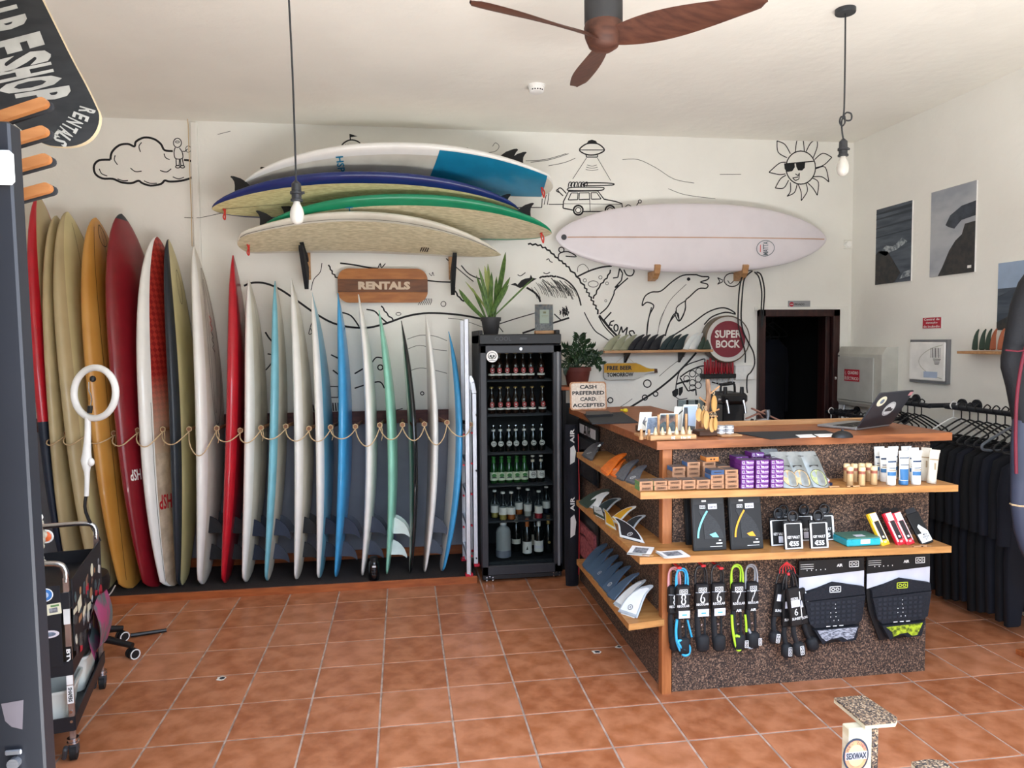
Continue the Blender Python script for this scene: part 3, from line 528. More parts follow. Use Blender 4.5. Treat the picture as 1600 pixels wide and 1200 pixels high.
# peg rack: beam on the wall, dowels between the boards, one slack rope
mat('peg', (150, 104, 74), .6, c2=(120, 80, 56), vs=6); mat('beam_wood', (98, 58, 56), .6, c2=(76, 44, 44), stretch=(2, 12, 12), vs=4); mat('rope', (206, 180, 142), .9, bump=.5, bs=200)
t = thing('peg_rack', 'wall-mounted rack of wooden pegs between standing boards', 'rack', (-1, YB, 1.16))
b = MB(); b.box((-1.17, YB - .03, 1.17), (3.28, .035, .10), .004); b.build('beam', 'beam_wood', t)
ends = []
for i, bd in enumerate(BD):
    A_ = bd.P(.45, 0, 0); wa = bd.w
    if i < len(BD) - 1: B_ = BD[i + 1].P(.45 * bd.L / BD[i + 1].L, 0, 0); wa = (bd.w + BD[i + 1].w).normalized(); c = (A_ + B_) / 2
    else: c = A_ + V((.085, 0, 0))
    k_ = wa.x / wa.y; e = V((c.x - k_ * (c.y - 5.26), 5.26, 1.165 + random.uniform(-.012, .012))); b = MB(); b.cyl((c.x + k_ * (YB - .04 - c.y), YB - .04, e.z - .02), e, .0125, n=10); b.build('peg', 'peg', t, smooth=40); ends.append(e)
pts = []; sag = [.04, .05, .04, .06, .08, .07, .15, .05, .06, .05, .06, .06, .05, .11, .07, .08, .12, .06, .06]
for i in range(len(ends) - 1):
    a, c = ends[i] + V((0, -.0, -.004)), ends[i + 1] + V((0, 0, -.004)); front = 5.175
    for k in range(10):
        u = k / 10; p = a.lerp(c, u); h = 4 * u * (1 - u); p.z -= sag[i] * h + .016; p.y -= (.075 + .04 * h) * min(1, h * 2.2); pts.append(p)
    for ang in range(0, 360, 60): pts.append(ends[i + 1] + V((0, .01 * ang / 360, 0)) + V((.018 * math.cos(R(ang - 90)), 0, .018 * math.sin(R(ang - 90)))))
b = MB(); b.tube(pts, .0042, 6); tag(b.build('rope', 'rope', None, smooth=60), 'slack natural rope looped from peg to peg across standing boards', 'rope')
for i in (3, 4, 5, 7, 9, 12, 14):
    e = ends[i]; b = MB(); b.tube(smooth_pts([e + V((.012, -.01, -.01)), e + V((.02, -.02, -.05)), e + V((.01, -.015, -.09 - .01 * i % .03))], 4), .0025, 5); b.build('rope_end', 'rope', t)
# ------------------------------------------------------------------ boards lying on the wall brackets above
AL = R(22); OUT = V((0, -math.cos(AL), math.sin(AL))); YC = 5.44
mat('felt', (34, 35, 38), .9)
def lying(name_lab, tail, nose, W, th, kind, rock, pt, right_nose, grp='boards lying on the wall brackets'):
    T = WY(*tail, YC); N = WY(*nose, YC); s_ = (N - T).normalized()
    b = Board(T, N, OUT, W, th, kind, rock, pt, label=name_lab, group=grp, nflip=1)
    if b.n.z < 0:
        bpy.data.objects.remove(b.hull); bpy.data.objects.remove(b.root); b = Board(T, N, OUT, W, th, kind, rock, pt, label=name_lab, group=grp, nflip=-1)
    return b
h1 = lying('uppermost bracket board, white with blue nose panel on its deck', (864, 293), (378, 292), .60, .085, 'long', .155, paint('b_white', 'b_white', 'b_offwhite', low=(0.0, 'b_white')), 0)
h2 = lying('blue railed board with cream deck, second from top on brackets', (331, 326), (812, 330), .58, .085, 'round', .115, paint('b_navy', 'b_navy', 'b_dirty_y'), 1)
h3 = lying('green railed board with scuffed cream deck, third on brackets', (862, 364), (404, 362), .58, .085, 'round', .125, paint('b_green', 'b_green', 'b_dirty'), 0)
h4 = lying('dusty white board on the lowest bracket arms above rentals sign', (371, 382), (783, 398), .56, .07, 'fun', .135, paint('b_offwhite', 'b_offwhite', 'b_dirty'), 1)
for h, us in ((h1, (.075, .10)), (h2, (.05, .14)), (h3, (.05, .13)), (h4, (.06, .14))):
    h.fin(us[0] + .03, .6, .14, .13, m='fin_black', cant=.1); h.fin(us[1] + .03, .25, .21, .17, m='fin_black')
# the blue panel printed on the tail half of the top board's deck
def deck_patch(bd, u0, u1, x0, x1, key, nm):
    b = MB(); b.grid(lambda a, c: bd.surf(u0 + (u1 - u0) * a - .05 * c * (1 if a > .9 else 0), x0 + (x1 - x0) * c, -1, .003), 24, 12); o = b.build(nm, key, bd.root, smooth=80); return o
deck_patch(h1, .03, .43, -.86, .93, 'b_teal', 'deck_panel')['label'] = 'blue printed panel on the deck'
for h, u in ((h1, .69), (h3, .695)): h.logo('HSP', u, .5, .17, 'b_teal', (0, -1), (-1, 0), side=-1, sy=.3)
for h in (h1, h2, h3, h4):
    c = h.surf(.035, 0, -1, .0); b = MB(); dn = -h.n
    b.tube(smooth_pts([c, c + dn * .03 + h.s * .01, c + V((0, -.01, -.06)), c + V((.01, 0, -.075)), c + V((.012, 0, -.03)), c + dn * .002 + h.s * .014], 4), .005, 6); b.build('leash_loop', 'cord_red', h.root, smooth=60)
h2.line(UU, lambda u: 0, .004, side=-1, name='stringer_line'); h4.line([.02 + .96 * i / 40 for i in range(41)], lambda u: .84, .004, side=-1)
b = MB(); h4.logo('////', .70, -.45, .07, 'line', (1, 0), (0, 1), side=-1, bold=.04)
# two upright bracket posts with arms
for k, px in enumerate((480, 706)):
    x = WY(px, 415, YB - .02).x; z0 = WY(px, 437, YB - .02).z
    t = thing('board_bracket', ('wooden bracket post holding the %s end of the lying boards' % ('fin' if k == 0 else 'nose')) if False else ('wooden wall bracket with black arms near the red board' if k == 0 else 'wooden wall bracket with black arms above the snake plant'), 'bracket', (x, YB, z0), 'wall brackets for lying boards')
    b = MB(); b.box((x, YB - .022, (z0 + 3.0) / 2), (.05, .044, 3.0 - z0), .004); b.build('bracket_post', 'pine', t)
    for j, h in enumerate((h4, h3, h2, h1)):
        u = min(range(101), key=lambda q: abs((h.T + h.s * (h.L * q / 100)).x - x)) / 100
        c = h.T + h.s * (h.L * u) + h.n * h.rk(u); zw = c.z - math.tan(AL) * (YB - YC) - h.thk(u) / 2 / math.cos(AL) - .035
        a = V((x, YB - .03, zw)); e = a + OUT * .30; b = MB()
        if j == 0:
            b.use('felt'); b.prism([(0, -.16), (0, .015), (.36, .015), (.36, -.012), (.14, -.10)], .03, fr(a - V((.015, 0, 0)), OUT, (0, math.sin(AL), math.cos(AL)), (1, 0, 0)))
        else: b.use('felt'); b.bar(a, e, .03, .03, .003)
        b.build('arm', None, t)
# ------------------------------------------------------------------ lavender-white display board on its own two pegs
Yd = 5.70
lb = Board(WY(868, 371, Yd), WY(1291, 374, Yd), (0, 0, 1), .555, .07, 'round', -.02, paint('b_lav'), label='large pale lavender board displayed flat against the wall over the counter', cat='surfboard', nflip=1)
lsd = 1 if lb.n.y < 0 else -1
lb.line([.04 + .95 * i / 40 for i in range(41)], lambda u: 0, .009, 'stringer', side=lsd, name='stringer_line')
b = MB(); c = lb.surf(.028, 0, lsd, .003); b.prism(circ(.022, 16), .003, fr(c, (1, 0, 0), (0, 0, 1))); b.build('leash_plug', 'plug', lb.root)
c = WY(1187, 393, Yd - .05); mat('logo_grey', (110, 120, 128), .6); b = MB(); P = [lb.surf(.755 + .034 * math.cos(a), -.34 + .26 * math.sin(a), lsd, .003) for a in [2 * math.pi * k / 28 for k in range(29)]]
b.ribbon(P, .006, (0, -1, 0)); b.use('logo_grey').use('cord_red'); b.ribbon([lb.surf(.735, -.22, lsd, .004), lb.surf(.735, -.46, lsd, .004)], .006, (0, -1, 0)); b.use('logo_grey'); b.text('MATTA', lb.surf(.755, -.34, lsd, .004), (0, .0, 1), (-1, 0, 0), w=.11, h=.045, bold=.02); b.build('lettering', None, lb.root)
for px in (1016, 1150):
    p = WY(px, 424, YB); t = thing('board_peg', 'small curved wooden peg under the lavender board, %s' % ('nearer the coastline mural' if px < 1100 else 'with hoses hung from it'), 'peg', p, 'pegs under the display board')
    b = MB(); b.use('pine'); b.prism([(0, -.05), (0, .02), (.12, .02), (.17, .07), (.19, .06), (.17, .0), (.12, -.04), (.05, -.055)], .045, fr(p - V((.022, 0, .03)), (0, -1, 0), (0, 0, 1), (1, 0, 0))); b.build('hook', None, t)
# ================================================================== DRINKS FRIDGE
def glass_mat(key, tint=(255, 255, 255), gloss=.08, rough=.02, ior=1.45):
    m = bpy.data.materials.new(key); MATS[key] = m; m.use_nodes = True; n = m.node_tree.nodes; l = m.node_tree.links; n.clear()
    o = n.new('ShaderNodeOutputMaterial'); mx = n.new('ShaderNodeMixShader'); t = n.new('ShaderNodeBsdfTransparent'); g = n.new('ShaderNodeBsdfGlossy'); f = n.new('ShaderNodeFresnel'); f.inputs['IOR'].default_value = ior
    t.inputs[0].default_value = lin(tint); g.inputs['Roughness'].default_value = rough; ad = n.new('ShaderNodeMath'); ad.operation = 'ADD'; ad.inputs[1].default_value = gloss - .04; ad.use_clamp = True
    l.new(f.outputs[0], ad.inputs[0]); l.new(ad.outputs[0], mx.inputs[0]); l.new(t.outputs[0], mx.inputs[1]); l.new(g.outputs[0], mx.inputs[2]); l.new(mx.outputs[0], o.inputs[0])
glass_mat('pane', (236, 240, 240), .035, ior=1.12); glass_mat('clear_glass', (228, 234, 236), .06, ior=1.2)
mat('fridge_in', (34, 34, 36), .6); mat('fridge_frame', (44, 45, 50), .4)
FX0, FX1 = WY(751, 700, 5.18).x, WY(878, 700, 5.18).x; FT = WY(812, 522, 5.18).z; FY = 5.18; FB = 5.76
fxc = (FX0 + FX1) / 2; fw = FX1 - FX0
def fz(y): return WY(812, y, FY).z
t = thing('drinks_fridge', 'black upright drinks fridge with glass door full of bottles', 'fridge', (fxc, 5.45, 0))
b = MB()
b.box((FX0 + .015, (FY + .05 + FB) / 2, (FT + .06) / 2 + .03), (.03, FB - FY - .05, FT - .06), .004); b.box((FX1 - .015, (FY + .05 + FB) / 2, (FT + .06) / 2 + .03), (.03, FB - FY - .05, FT - .06), .004)
b.box((fxc, FB - .015, FT / 2 + .03), (fw - .06, .03, FT - .06), .004); b.box((fxc, (FY + .05 + FB) / 2, FT - .035), (fw, FB - FY - .05, .07), .006); b.box((fxc, (FY + .05 + FB) / 2, .09), (fw - .06, FB - FY - .05, .10), .004)
b.build('cabinet', 'fridge_in', t)
b = MB(); b.box((fxc, FY + .025, fz(530)), (fw, .05, FT - fz(538)), .006); hd = b.build('header_panel', 'black', t)
b = MB(); b.text('COOL', (FX0 + .17, FY - .001, fz(529)), *FRONT, w=.12, bold=.01); mat('dim_letter', (64, 66, 70), .5); b.build('lettering', 'dim_letter', hd)
b = MB(); b.prism(rrect(.05, .016, .004), .002, fr((fxc + .02, FY - .002, fz(529)), *FRONT, (0, -1, 0))); b.build('display', 'darkgrey', hd)
b = MB(); b.box((fxc, FY + .03, .065), (fw - .01, .05, .085), .004); b.build('kick_panel', 'black', t)
DZ0, DZ1 = fz(897), fz(539)
b = MB(); st = .055
b.box((FX0 + .025, FY + .02, (DZ0 + DZ1) / 2), (.05, .05, DZ1 - DZ0), .006); b.box((FX1 - .032, FY + .02, (DZ0 + DZ1) / 2), (.064, .05, DZ1 - DZ0), .006); b.box((fxc, FY + .02, DZ1 - .03), (fw, .05, .06), .006); b.box((fxc, FY + .02, DZ0 + .035), (fw, .05, .07), .006)
door = b.build('door', 'fridge_frame', t)
b = MB(); b.box((FX1 - .028, FY - .008, (DZ0 + DZ1) / 2), (.018, .012, DZ1 - DZ0 - .1), .003); b.build('handle_strip', 'grey', door)
b = MB(); b.box((fxc, FY + .022, (DZ0 + DZ1) / 2), (fw - .1, .006, DZ1 - DZ0 - .12)); b.build('glass_pane', 'pane', door)
b = MB(); b.cyl((fxc, FY - .006, DZ1 - .028), (fxc, FY + .002, DZ1 - .028), .011); b.build('lock', 'chrome', door, smooth=40)
c = WY(769, 557, FY - .008); b = MB(); b.use('white'); b.prism(circ(.042, 28), .002, fr((c.x, FY - .006, c.z), *FRONT, (0, -1, 0))); b.use('black')
q = FY - .0085
def disc(b, x, z, rx, rz, y): b.prism([(rx * math.cos(6.2832 * k / 14), rz * math.sin(6.2832 * k / 14)) for k in range(14)], .0006, fr((x, y, z), *FRONT, (0, -1, 0)))
disc(b, c.x, c.z + .004, .031, .027, q); b.use('white'); disc(b, c.x, c.z + .006, .026, .022, q - .0008); disc(b, c.x, c.z - .016, .014, .012, q - .0008); b.use('black')
disc(b, c.x - .011, c.z + .003, .008, .008, q - .0016); disc(b, c.x + .011, c.z + .003, .008, .008, q - .0016); disc(b, c.x, c.z - .009, .003, .004, q - .0016)
for k in range(4): b.box((c.x - .007 + .0048 * k, q - .0018, c.z - .02), (.001, .0006, .008))
b.box((c.x, q - .0016, c.z - .029), (.05, .0006, .003)); b.build('skull_sticker', None, door)['label'] = 'round white sticker with a black skull'
for sx, px in ((0, 765), (1, 869)):
    c = WY(px, 897 if sx else 905, FY)
    b = MB()
    for k, (dx, dz) in enumerate(((-.02, .012), (.002, .02), (.024, .012), (-.02, -.008), (.024, -.008))): b.cyl((c.x + dx, FY - .003, c.z + dz), (c.x + dx, FY + .006, c.z + dz), .005, n=8)
    b.build('hinge_screw', 'chrome', t)
for x in (FX0 + .05, FX1 - .05):
    for y in (FY + .07, FB - .06): b = MB(); b.cyl((x, y, .005), (x, y, .045), .02, n=12); b.build('foot', 'rubber', t)
YBOT = 5.35
ROWZ = []
for y in (592, 645, 704, 753, 808): ROWZ.append(WY(812, y, YBOT).z)
ROWZ.append(.15)
for z in ROWZ[:5]:
    b = MB()
    for k in range(12): b.tube([(FX0 + .035, FY + .1 + k * .038, z - .006), (FX1 - .035, FY + .1 + k * .038, z - .006)], .003, 6)
    b.tube([(FX0 + .036, FY + .085, z - .01), (FX1 - .036, FY + .085, z - .01)], .006, 6); b.build('wire_shelf', 'darkgrey', t)
# bottles
mat('glass_brown', (34, 20, 14), .12, coat=.6); mat('glass_green', (30, 74, 34), .12, coat=.6); mat('glass_dark', (16, 20, 18), .1, coat=.7); mat('lab_red', (170, 38, 42), .5); mat('lab_white', (230, 228, 220), .6); mat('lab_green', (216, 224, 196), .6); mat('lab_cream', (222, 214, 196), .6)
mat('cap_gold', (176, 146, 84), .35, .7); mat('cap_green', (50, 120, 50), .4); mat('juice_yellow', (206, 176, 92), .25, coat=.6); mat('juice_orange', (214, 112, 52), .25, coat=.6); mat('juice_red', (206, 60, 70), .25, coat=.6); mat('foil_orange', (196, 112, 60), .4, .3); mat('foil_gold', (190, 160, 96), .4, .4)
def bottle(name, label, group, prof, glass, labelspec=None, cap=None, cat='bottle'):
    r = thing(name, label, cat, (0, 0, 0), group); b = MB(); b.lathe(prof, n=14); b.build('bottle_body', glass, r, smooth=50)
    if labelspec:
        for lr, z0, z1, m in labelspec: b = MB(); b.lathe([(lr - .002, z0), (lr, z0), (lr, z1), (lr - .002, z1)], n=14); b.build('label_band', m, r, smooth=50)
    if cap: b = MB(); b.lathe(cap[0], n=12); b.build('cap', cap[1], r, smooth=40)
    return r
BEER = [(.026, 0), (.029, .004), (.029, .095), (.026, .115), (.0145, .145), (.0125, .18), (.0135, .184), (.0135, .19)]
CAP = [(.0145, .187), (.0145, .195), (.012, .198)]
def emblem(r, kind):
    b = MB(); f = fr((0, -.0305, .06), *FRONT, (0, -1, 0))
    if kind == 'shield': b.prism([(-.015, .02), (0, .028), (.015, .02), (.016, -.004), (0, -.022), (-.016, -.004)], .0015, f); b.build('emblem', 'lab_red', r); b = MB(); b.text('x', (0, -.0325, .068), *FRONT, w=.016, bold=.04); b.box((0, -.0322, .05), (.018, .0006, .004)); b.build('emblem_mark', 'lab_white', r)
    elif kind == 'round': b.prism(circ(.02, 18), .0015, f); b.build('emblem', 'lab_white', r); b = MB(); P = [(.0145 * math.cos(6.2832 * k / 18), -.0325, .06 + .0145 * math.sin(6.2832 * k / 18)) for k in range(19)]; b.ribbon(P, .003, (0, -1, 0)); b.box((0, -.0324, .06), (.022, .0006, .006)); b.build('emblem_mark', 'black', r)
    elif kind == 'green': b.prism(circ(.017, 16, .8), .0015, f); b.build('emblem', 'cap_green', r); b = MB(); b.box((0, -.0324, .044), (.034, .0006, .008)); b.build('emblem_mark', 'darkgrey', r)
p_red = bottle('beer_bottle', '', 'red-emblem beers', BEER, 'glass_brown', [(.0297, .028, .042, 'lab_white')], (CAP, 'cap_gold')); emblem(p_red, 'shield')
p_blk = bottle('beer_bottle', '', 'round-label beers', BEER, 'glass_dark', [(.0142, .145, .165, 'lab_white')], (CAP, 'chrome')); emblem(p_blk, 'round')
p_grn = bottle('beer_bottle', '', 'green bottles', BEER, 'glass_green', [(.0297, .022, .082, 'lab_green'), (.0142, .15, .18, 'cap_green')], (CAP, 'cap_green')); emblem(p_grn, 'green')
p_drk = bottle('beer_bottle', '', 'swing-top dark beers', BEER, 'glass_dark', [(.0297, .03, .085, 'lab_white'), (.0142, .15, .168, 'lab_cream')], (CAP, 'lab_white')); emblem(p_drk, 'round')
JU = [(.028, 0), (.031, .004), (.031, .10), (.028, .115), (.015, .14), (.0135, .19), (.015, .194), (.015, .2)]
def juice(key, lm): return bottle('juice_bottle', '', 'craft soda bottles', JU, 'glass_dark' if key == 'pale' else 'clear_glass', [(.0303, .004, .042, lm), (.0316, .04, .092, 'lab_white')], ([(.016, .195), (.016, .207), (.013, .209)], 'lab_white'))
PX7 = [770, 781, 793, 806, 818, 830, 846]
ORD = ['first', 'second', 'third', 'fourth', 'fifth', 'sixth', 'seventh']
SH = ['top', 'second', 'third', 'fourth', 'fifth', 'lowest']
def placeb(proto, lst, row, desc, y=YBOT, off=0):
    for i, px in enumerate(lst):
        x = WY(px, 700, y).x; lab = f'{desc}, {ORD[i + off]} from the ladder on the {SH[row]} fridge shelf'
        if proto.get('used'): dup(proto, (x, y, ROWZ[row]), lab)
        else: proto.location = (x, y, ROWZ[row]); proto['label'] = lab; proto['used'] = 1; 
placeb(p_red, PX7, 0, 'brown beer bottle with red emblem'); placeb(p_red, [769, 782, 794, 806, 819, 832, 848], 1, 'brown beer bottle with red emblem')
placeb(p_blk, [771, 782, 795, 806, 819, 833, 846], 2, 'dark beer bottle with round white label')
placeb(p_grn, [771, 783, 795, 807, 819], 3, 'green bottle with pale label'); placeb(p_drk, [832, 845], 3, 'dark beer bottle with white label', off=5)
JL = [('juice_yellow', [772], 0, YBOT + .03), ('juice_yellow', [785], 1, YBOT - .05), ('juice_orange', [798], 2, YBOT - .05), ('juice_orange', [810], 3, YBOT + .1), ('lab_cream', [824], 4, YBOT + .03), ('juice_red', [841], 5, YBOT - .05), ('b_darkblue', [853], 6, YBOT + .1)]
JC = ['yellow', 'bright yellow', 'bright orange', 'dim orange', 'cream', 'pink red', 'dark blue']
for (m_, l_, o_, y_), cn in zip(JL, JC):
    r = juice('x', m_); r.location = (WY(l_[0], 700, y_).x, y_, ROWZ[4]); r['label'] = f'clear soda bottle with {cn} and white label on the fifth fridge shelf'
for o in [o for o in bpy.data.objects if 'used' in o.keys()]: del o['used']
# bottom of the fridge: jug and wine bottles
WINE = [(.034, 0), (.038, .005), (.038, .175), (.034, .2), (.016, .235), (.0145, .29), (.0155, .293), (.0155, .30)]
def wine(px, y, label, bands, foil, prof=WINE, glass='glass_dark'):
    r = bottle('wine_bottle', label, 'wine bottles at the bottom of the fridge', prof, glass, bands, ([(.0165, .235), (.0165, .302), (.012, .304)], foil)); r.location = (WY(px, 880, y).x, y, ROWZ[5]); r.scale = (.92, .92, .92); return r
wine(807, YBOT + .12, 'dark wine bottle with narrow cream label beside the plastic jug', [(.0388, .06, .10, 'lab_cream')], 'lab_cream')
r = wine(824, YBOT - .02, 'wine bottle with orange foil and large white label showing a dark triangle', [(.0388, .02, .115, 'lab_white')], 'foil_orange'); b = MB(); b.prism([(-.012, -.012), (.006, -.012), (0, .02)], .001, fr((-.004, -.039, .065), *FRONT, (0, -1, 0))); b.build('triangle_print', 'black', r, local=True)
r = wine(842, YBOT - .02, 'wine bottle with white cap and pale blue banded label', [(.0388, .03, .12, 'lab_white'), (.0392, .06, .08, 'b_lav')], 'lab_white')
wine(857, YBOT + .03, 'bottle with gold foil neck and small gold crest near the hinge', None, 'foil_gold'); 
b = MB(); b.prism(circ(.012, 10), .002, fr((0, -.0385, .09), *FRONT, (0, -1, 0))); b.build('crest', 'foil_gold', [o for o in bpy.data.objects if o.get('label', '').startswith('bottle with gold foil')][0], local=True)
wine(836, YBOT + .16, 'wine bottle with white foil standing behind the blue banded one', [(.0388, .03, .12, 'lab_cream')], 'lab_white')
mat('jug_plastic', (196, 200, 198), .5, trans=.35, c2=(180, 186, 186)); mat('jug_water', (124, 128, 138), .3)
r = thing('plastic_jug', 'translucent plastic water jug at the bottom of the fridge', 'jug', (WY(787, 880, YBOT - .03).x, YBOT - .03, ROWZ[5])); b = MB(); L = r.location
b.lathe([(.05, 0), (.056, .008), (.057, .06)] + [(.057 - .0025 * (k % 2), .06 + .012 * k) for k in range(10)] + [(.056, .185), (.046, .215), (.024, .232), (.021, .25)], L, 20); b.build('jug_body', 'jug_plastic', r, smooth=60); b = MB(); b.lathe([(.0565, .004), (.0578, .02), (.0578, .055)], L, 20); b.build('water_line', 'jug_water', r, smooth=60)
b = MB(); b.lathe([(.025, .243), (.025, .262), (.02, .264)], L, 14); b.build('cap', 'white', r); b = MB(); b.tube([L + V((.02 * math.cos(a), 0, .262 + .012 * math.sin(a))) for a in [math.pi * k / 8 for k in range(9)]], .003, 6); b.build('carry_ring', 'white', r)
# ------------------------------------------------------------------ on top of the fridge
mat('leaf', (92, 122, 58), .45, c2=(58, 88, 40), vs=30, stretch=(3, 3, 1)); mat('leaf_dark', (40, 66, 38), .4, c2=(26, 46, 26), vs=20); mat('leaf_edge', (150, 160, 92), .5, c2=(110, 132, 66), vs=10); mat('pot_dark', (52, 52, 54), .6); mat('soil', (46, 34, 26), .95, bump=.6, bs=80); mat('terracotta', (96, 42, 34), .7)
def zf(y): return WY(766, y, 5.45).z
pc = V((WY(767, 520, 5.45).x, 5.45, FT + .001)); t = thing('snake_plant', 'snake plant in dark grey pot on top of the fridge', 'plant', pc)
b = MB(); b.lathe([(.052, 0), (.055, .004), (.07, .10), (.077, .10), (.078, .128), (.07, .128), (.067, .11), (.0, .108)], pc, 24); b.build('pot', 'pot_dark', t, smooth=40); b = MB(); b.lathe([(0.0, .10), (.067, .112), (.0, .116)], pc, 16); b.build('soil', 'soil', t)
random.seed(11)
def leaf(t, base, tip, w, bend, m, edge=None, nm='leaf'):
    base, tip = V(base), V(tip); d = tip - base; side = V((d.z, 0, -d.x)); side = side.normalized() if side.length > 1e-4 else V((1, 0, 0)); side = (side + V((0, random.uniform(-.7, .7), 0))).normalized(); nrm = d.cross(side).normalized(); b = MB(); rows = []
    for i in range(9):
        u = i / 8; p = base + d * u + V(bend) * (u * (1 - u) * 2); ww = w * (.45 + .9 * u) * (1 - u ** 3.2) ** .8 if u < 1 else .001; rows += [p - side * ww / 2, p + nrm * w * .14 * (1 - u), p + side * ww / 2]
    fs = [(3 * i + k, 3 * i + k + 1, 3 * i + k + 4, 3 * i + k + 3) for i in range(8) for k in range(2)]
    b.add(rows, fs); b.add([r - nrm * .0025 for r in rows], fs); o = b.build(nm, m, t, smooth=180); return o
for px, py, w, dy, bx in ((717, 452, .05, -.02, -.05), (738, 450, .026, .05, 0), (744, 430, .03, .03, 0), (748, 418, .03, -.05, 0), (757, 415, .045, -.03, .0), (762, 412, .04, .03, -.01), (768, 425, .04, -.06, .01), (776, 432, .035, .04, .0), (790, 394, .05, 0, .02), (797, 433, .045, -.04, .01), (795, 445, .03, .05, .02), (834, 434, .016, 0, .02), (727, 440, .02, .03, .0), (752, 455, .03, -.06, 0), (783, 450, .03, .06, 0)):
    tp = WY(px, py, 5.45 + dy); a = random.uniform(0, 6.28); leaf(t, pc + V((.03 * math.cos(a), .03 * math.sin(a), .10)), tp, w, (bx, 0, .02), 'leaf' if random.random() < .7 else 'leaf_edge')
# acrylic menu holder on a small wooden foot
mc = V((WY(850, 518, 5.32).x, 5.32, FT + .001)); t = thing('menu_stand', 'clear card stand with cream centred menu on a wooden foot', 'card stand', mc)
b = MB(); b.box(mc + V((0, 0, .012)), (.14, .055, .024), .003); b.build('wooden_foot', 'pine', t); mat('photo_brown', (110, 84, 66), .5, c2=(40, 38, 42), vs=40, detail=6); mat('card_cream', (226, 220, 186), .6); mat('photo_crowd', (150, 130, 116), .5, c2=(60, 46, 44), vs=70, detail=6)
b = MB(); b.box(mc + V((0, .002, .12)), (.135, .006, .195), .001); b.build('backing_print', 'photo_brown', t); b = MB(); b.box(mc + V((0, -.003, .052)), (.125, .003, .048)); b.build('lower_print', 'photo_crowd', t)
b = MB(); b.box(mc + V((.004, -.003, .128)), (.07, .003, .10)); cc = b.build('menu_card', 'card_cream', t)
b = MB(); b.box(mc + V((.004, -.0055, .158)), (.022, .001, .014)); b.box(mc + V((.004, -.0055, .135)), (.05, .001, .003)); b.box(mc + V((.004, -.0055, .126)), (.04, .001, .002)); mat('print_olive', (150, 140, 90), .6); b.build('print_lines', 'print_olive', cc)
b = MB(); b.box(mc + V((0, -.007, .118)), (.137, .002, .19)); b.build('acrylic_sheet', 'clear_glass', t)
# ------------------------------------------------------------------ aluminium stepladder folded beside the fridge
mat('cap_red', (188, 30, 52), .5)
t = thing('folding_ladder', 'folded aluminium stepladder with red plastic feet, left of fridge'.replace(', left of fridge', ' leaning between boards and fridge'), 'ladder', (.42, 5.4, PZ))
def rail_px(pts, y0, y1, w, d):
    for yy, nm in ((y0, 'ladder_rail'), (y1, 'ladder_rail')):
        b = MB(); P = [WY(px, py, y0) for px, py in pts]; P = [V((p.x, yy + (p.z - P[-1].z) * .03, p.z)) for p in P]
        for i in range(len(P) - 1): b.bar(P[i], P[i + 1], d, w, .002)
        o = b.build(nm, 'aluminium', t)
rail_px([(730, 498), (733, 898)], 5.215, 5.60, .048, .03); rail_px([(734, 588), (739, 598), (742, 615), (744, 880)], 5.29, 5.66, .034, .03)
for px, py, yy, w in ((733, 900, 5.215, .05), (745, 882, 5.29, .036)):
    for dy in (0, .385): p = WY(px, py, yy); b = MB(); b.box((p.x, yy + dy, max(p.z, PZ + .012)), (w + .006, .05, .022), .004); b.build('foot', 'cap_red', t)
for k, py in enumerate((677, 725, 773, 822, 870)):
    p = WY(731, py, 5.215); b = MB(); b.box((p.x + .002, 5.41, p.z), (.022, .36, .02), .002); r_ = b.build('rung', 'aluminium', t); b = MB(); b.box((p.x + .03, 5.235, p.z), (.014, .03, .012), .002); b.box((p.x - .028, 5.235, p.z - .01), (.012, .03, .012), .002); b.build('red_clip', 'cap_red', r_)
for py in (648, 735, 871):
    p = WY(744, py, 5.29); b = MB(); b.cyl((p.x, 5.265, p.z), (p.x, 5.285, p.z), .006, n=10); b.build('bolt', 'black', t)

# carved wooden rentals sign of three planks
Ys = YB - .03; a, c = WY(528, 445, Ys), WY(668, 445, Ys); zt_, zb_ = WY(598, 420, Ys).z, WY(598, 473, Ys).z; w, h = c.x - a.x, zt_ - zb_; cs = V(((a.x + c.x) / 2, Ys, (zt_ + zb_) / 2)); r = thing('rentals_sign', 'wooden three plank sign with carved white letters reading RENTALS', 'sign', cs); T = fr(cs, *FRONT, (0, -1, 0)); wood('sign_dark', (118, 72, 40), (92, 54, 28), stretch=(2, 12, 12)); wood('sign_light', (174, 112, 56), (150, 90, 42), stretch=(2, 12, 12))
OS = rrect(w, h, .085, 8)
for z0, z1, m_ in ((-h / 2, -h * .19, 'sign_light'), (-h * .185, h * .185, 'sign_dark'), (h * .19, h / 2, 'sign_light')):
    P = []; n = len(OS)
    for i in range(n):
        (x0, y0), (x1, y1) = OS[i], OS[(i + 1) % n]
        if z0 <= y0 <= z1: P.append((x0, y0))
        for zz in ((z0, z1) if y1 > y0 else (z1, z0)):
            if (y0 - zz) * (y1 - zz) < 0: t_ = (zz - y0) / (y1 - y0); P.append((x0 + (x1 - x0) * t_, zz))
    b = MB(); b.prism(P, .022, T); b.build('plank', m_, r)
mat('carved', (206, 186, 164), .7); b = MB(); b.text('RENTALS', T @ V((.01, 0, .024)), *FRONT, w=w * .58, h=h * .24, bold=.06); b.build('lettering', 'carved', r)
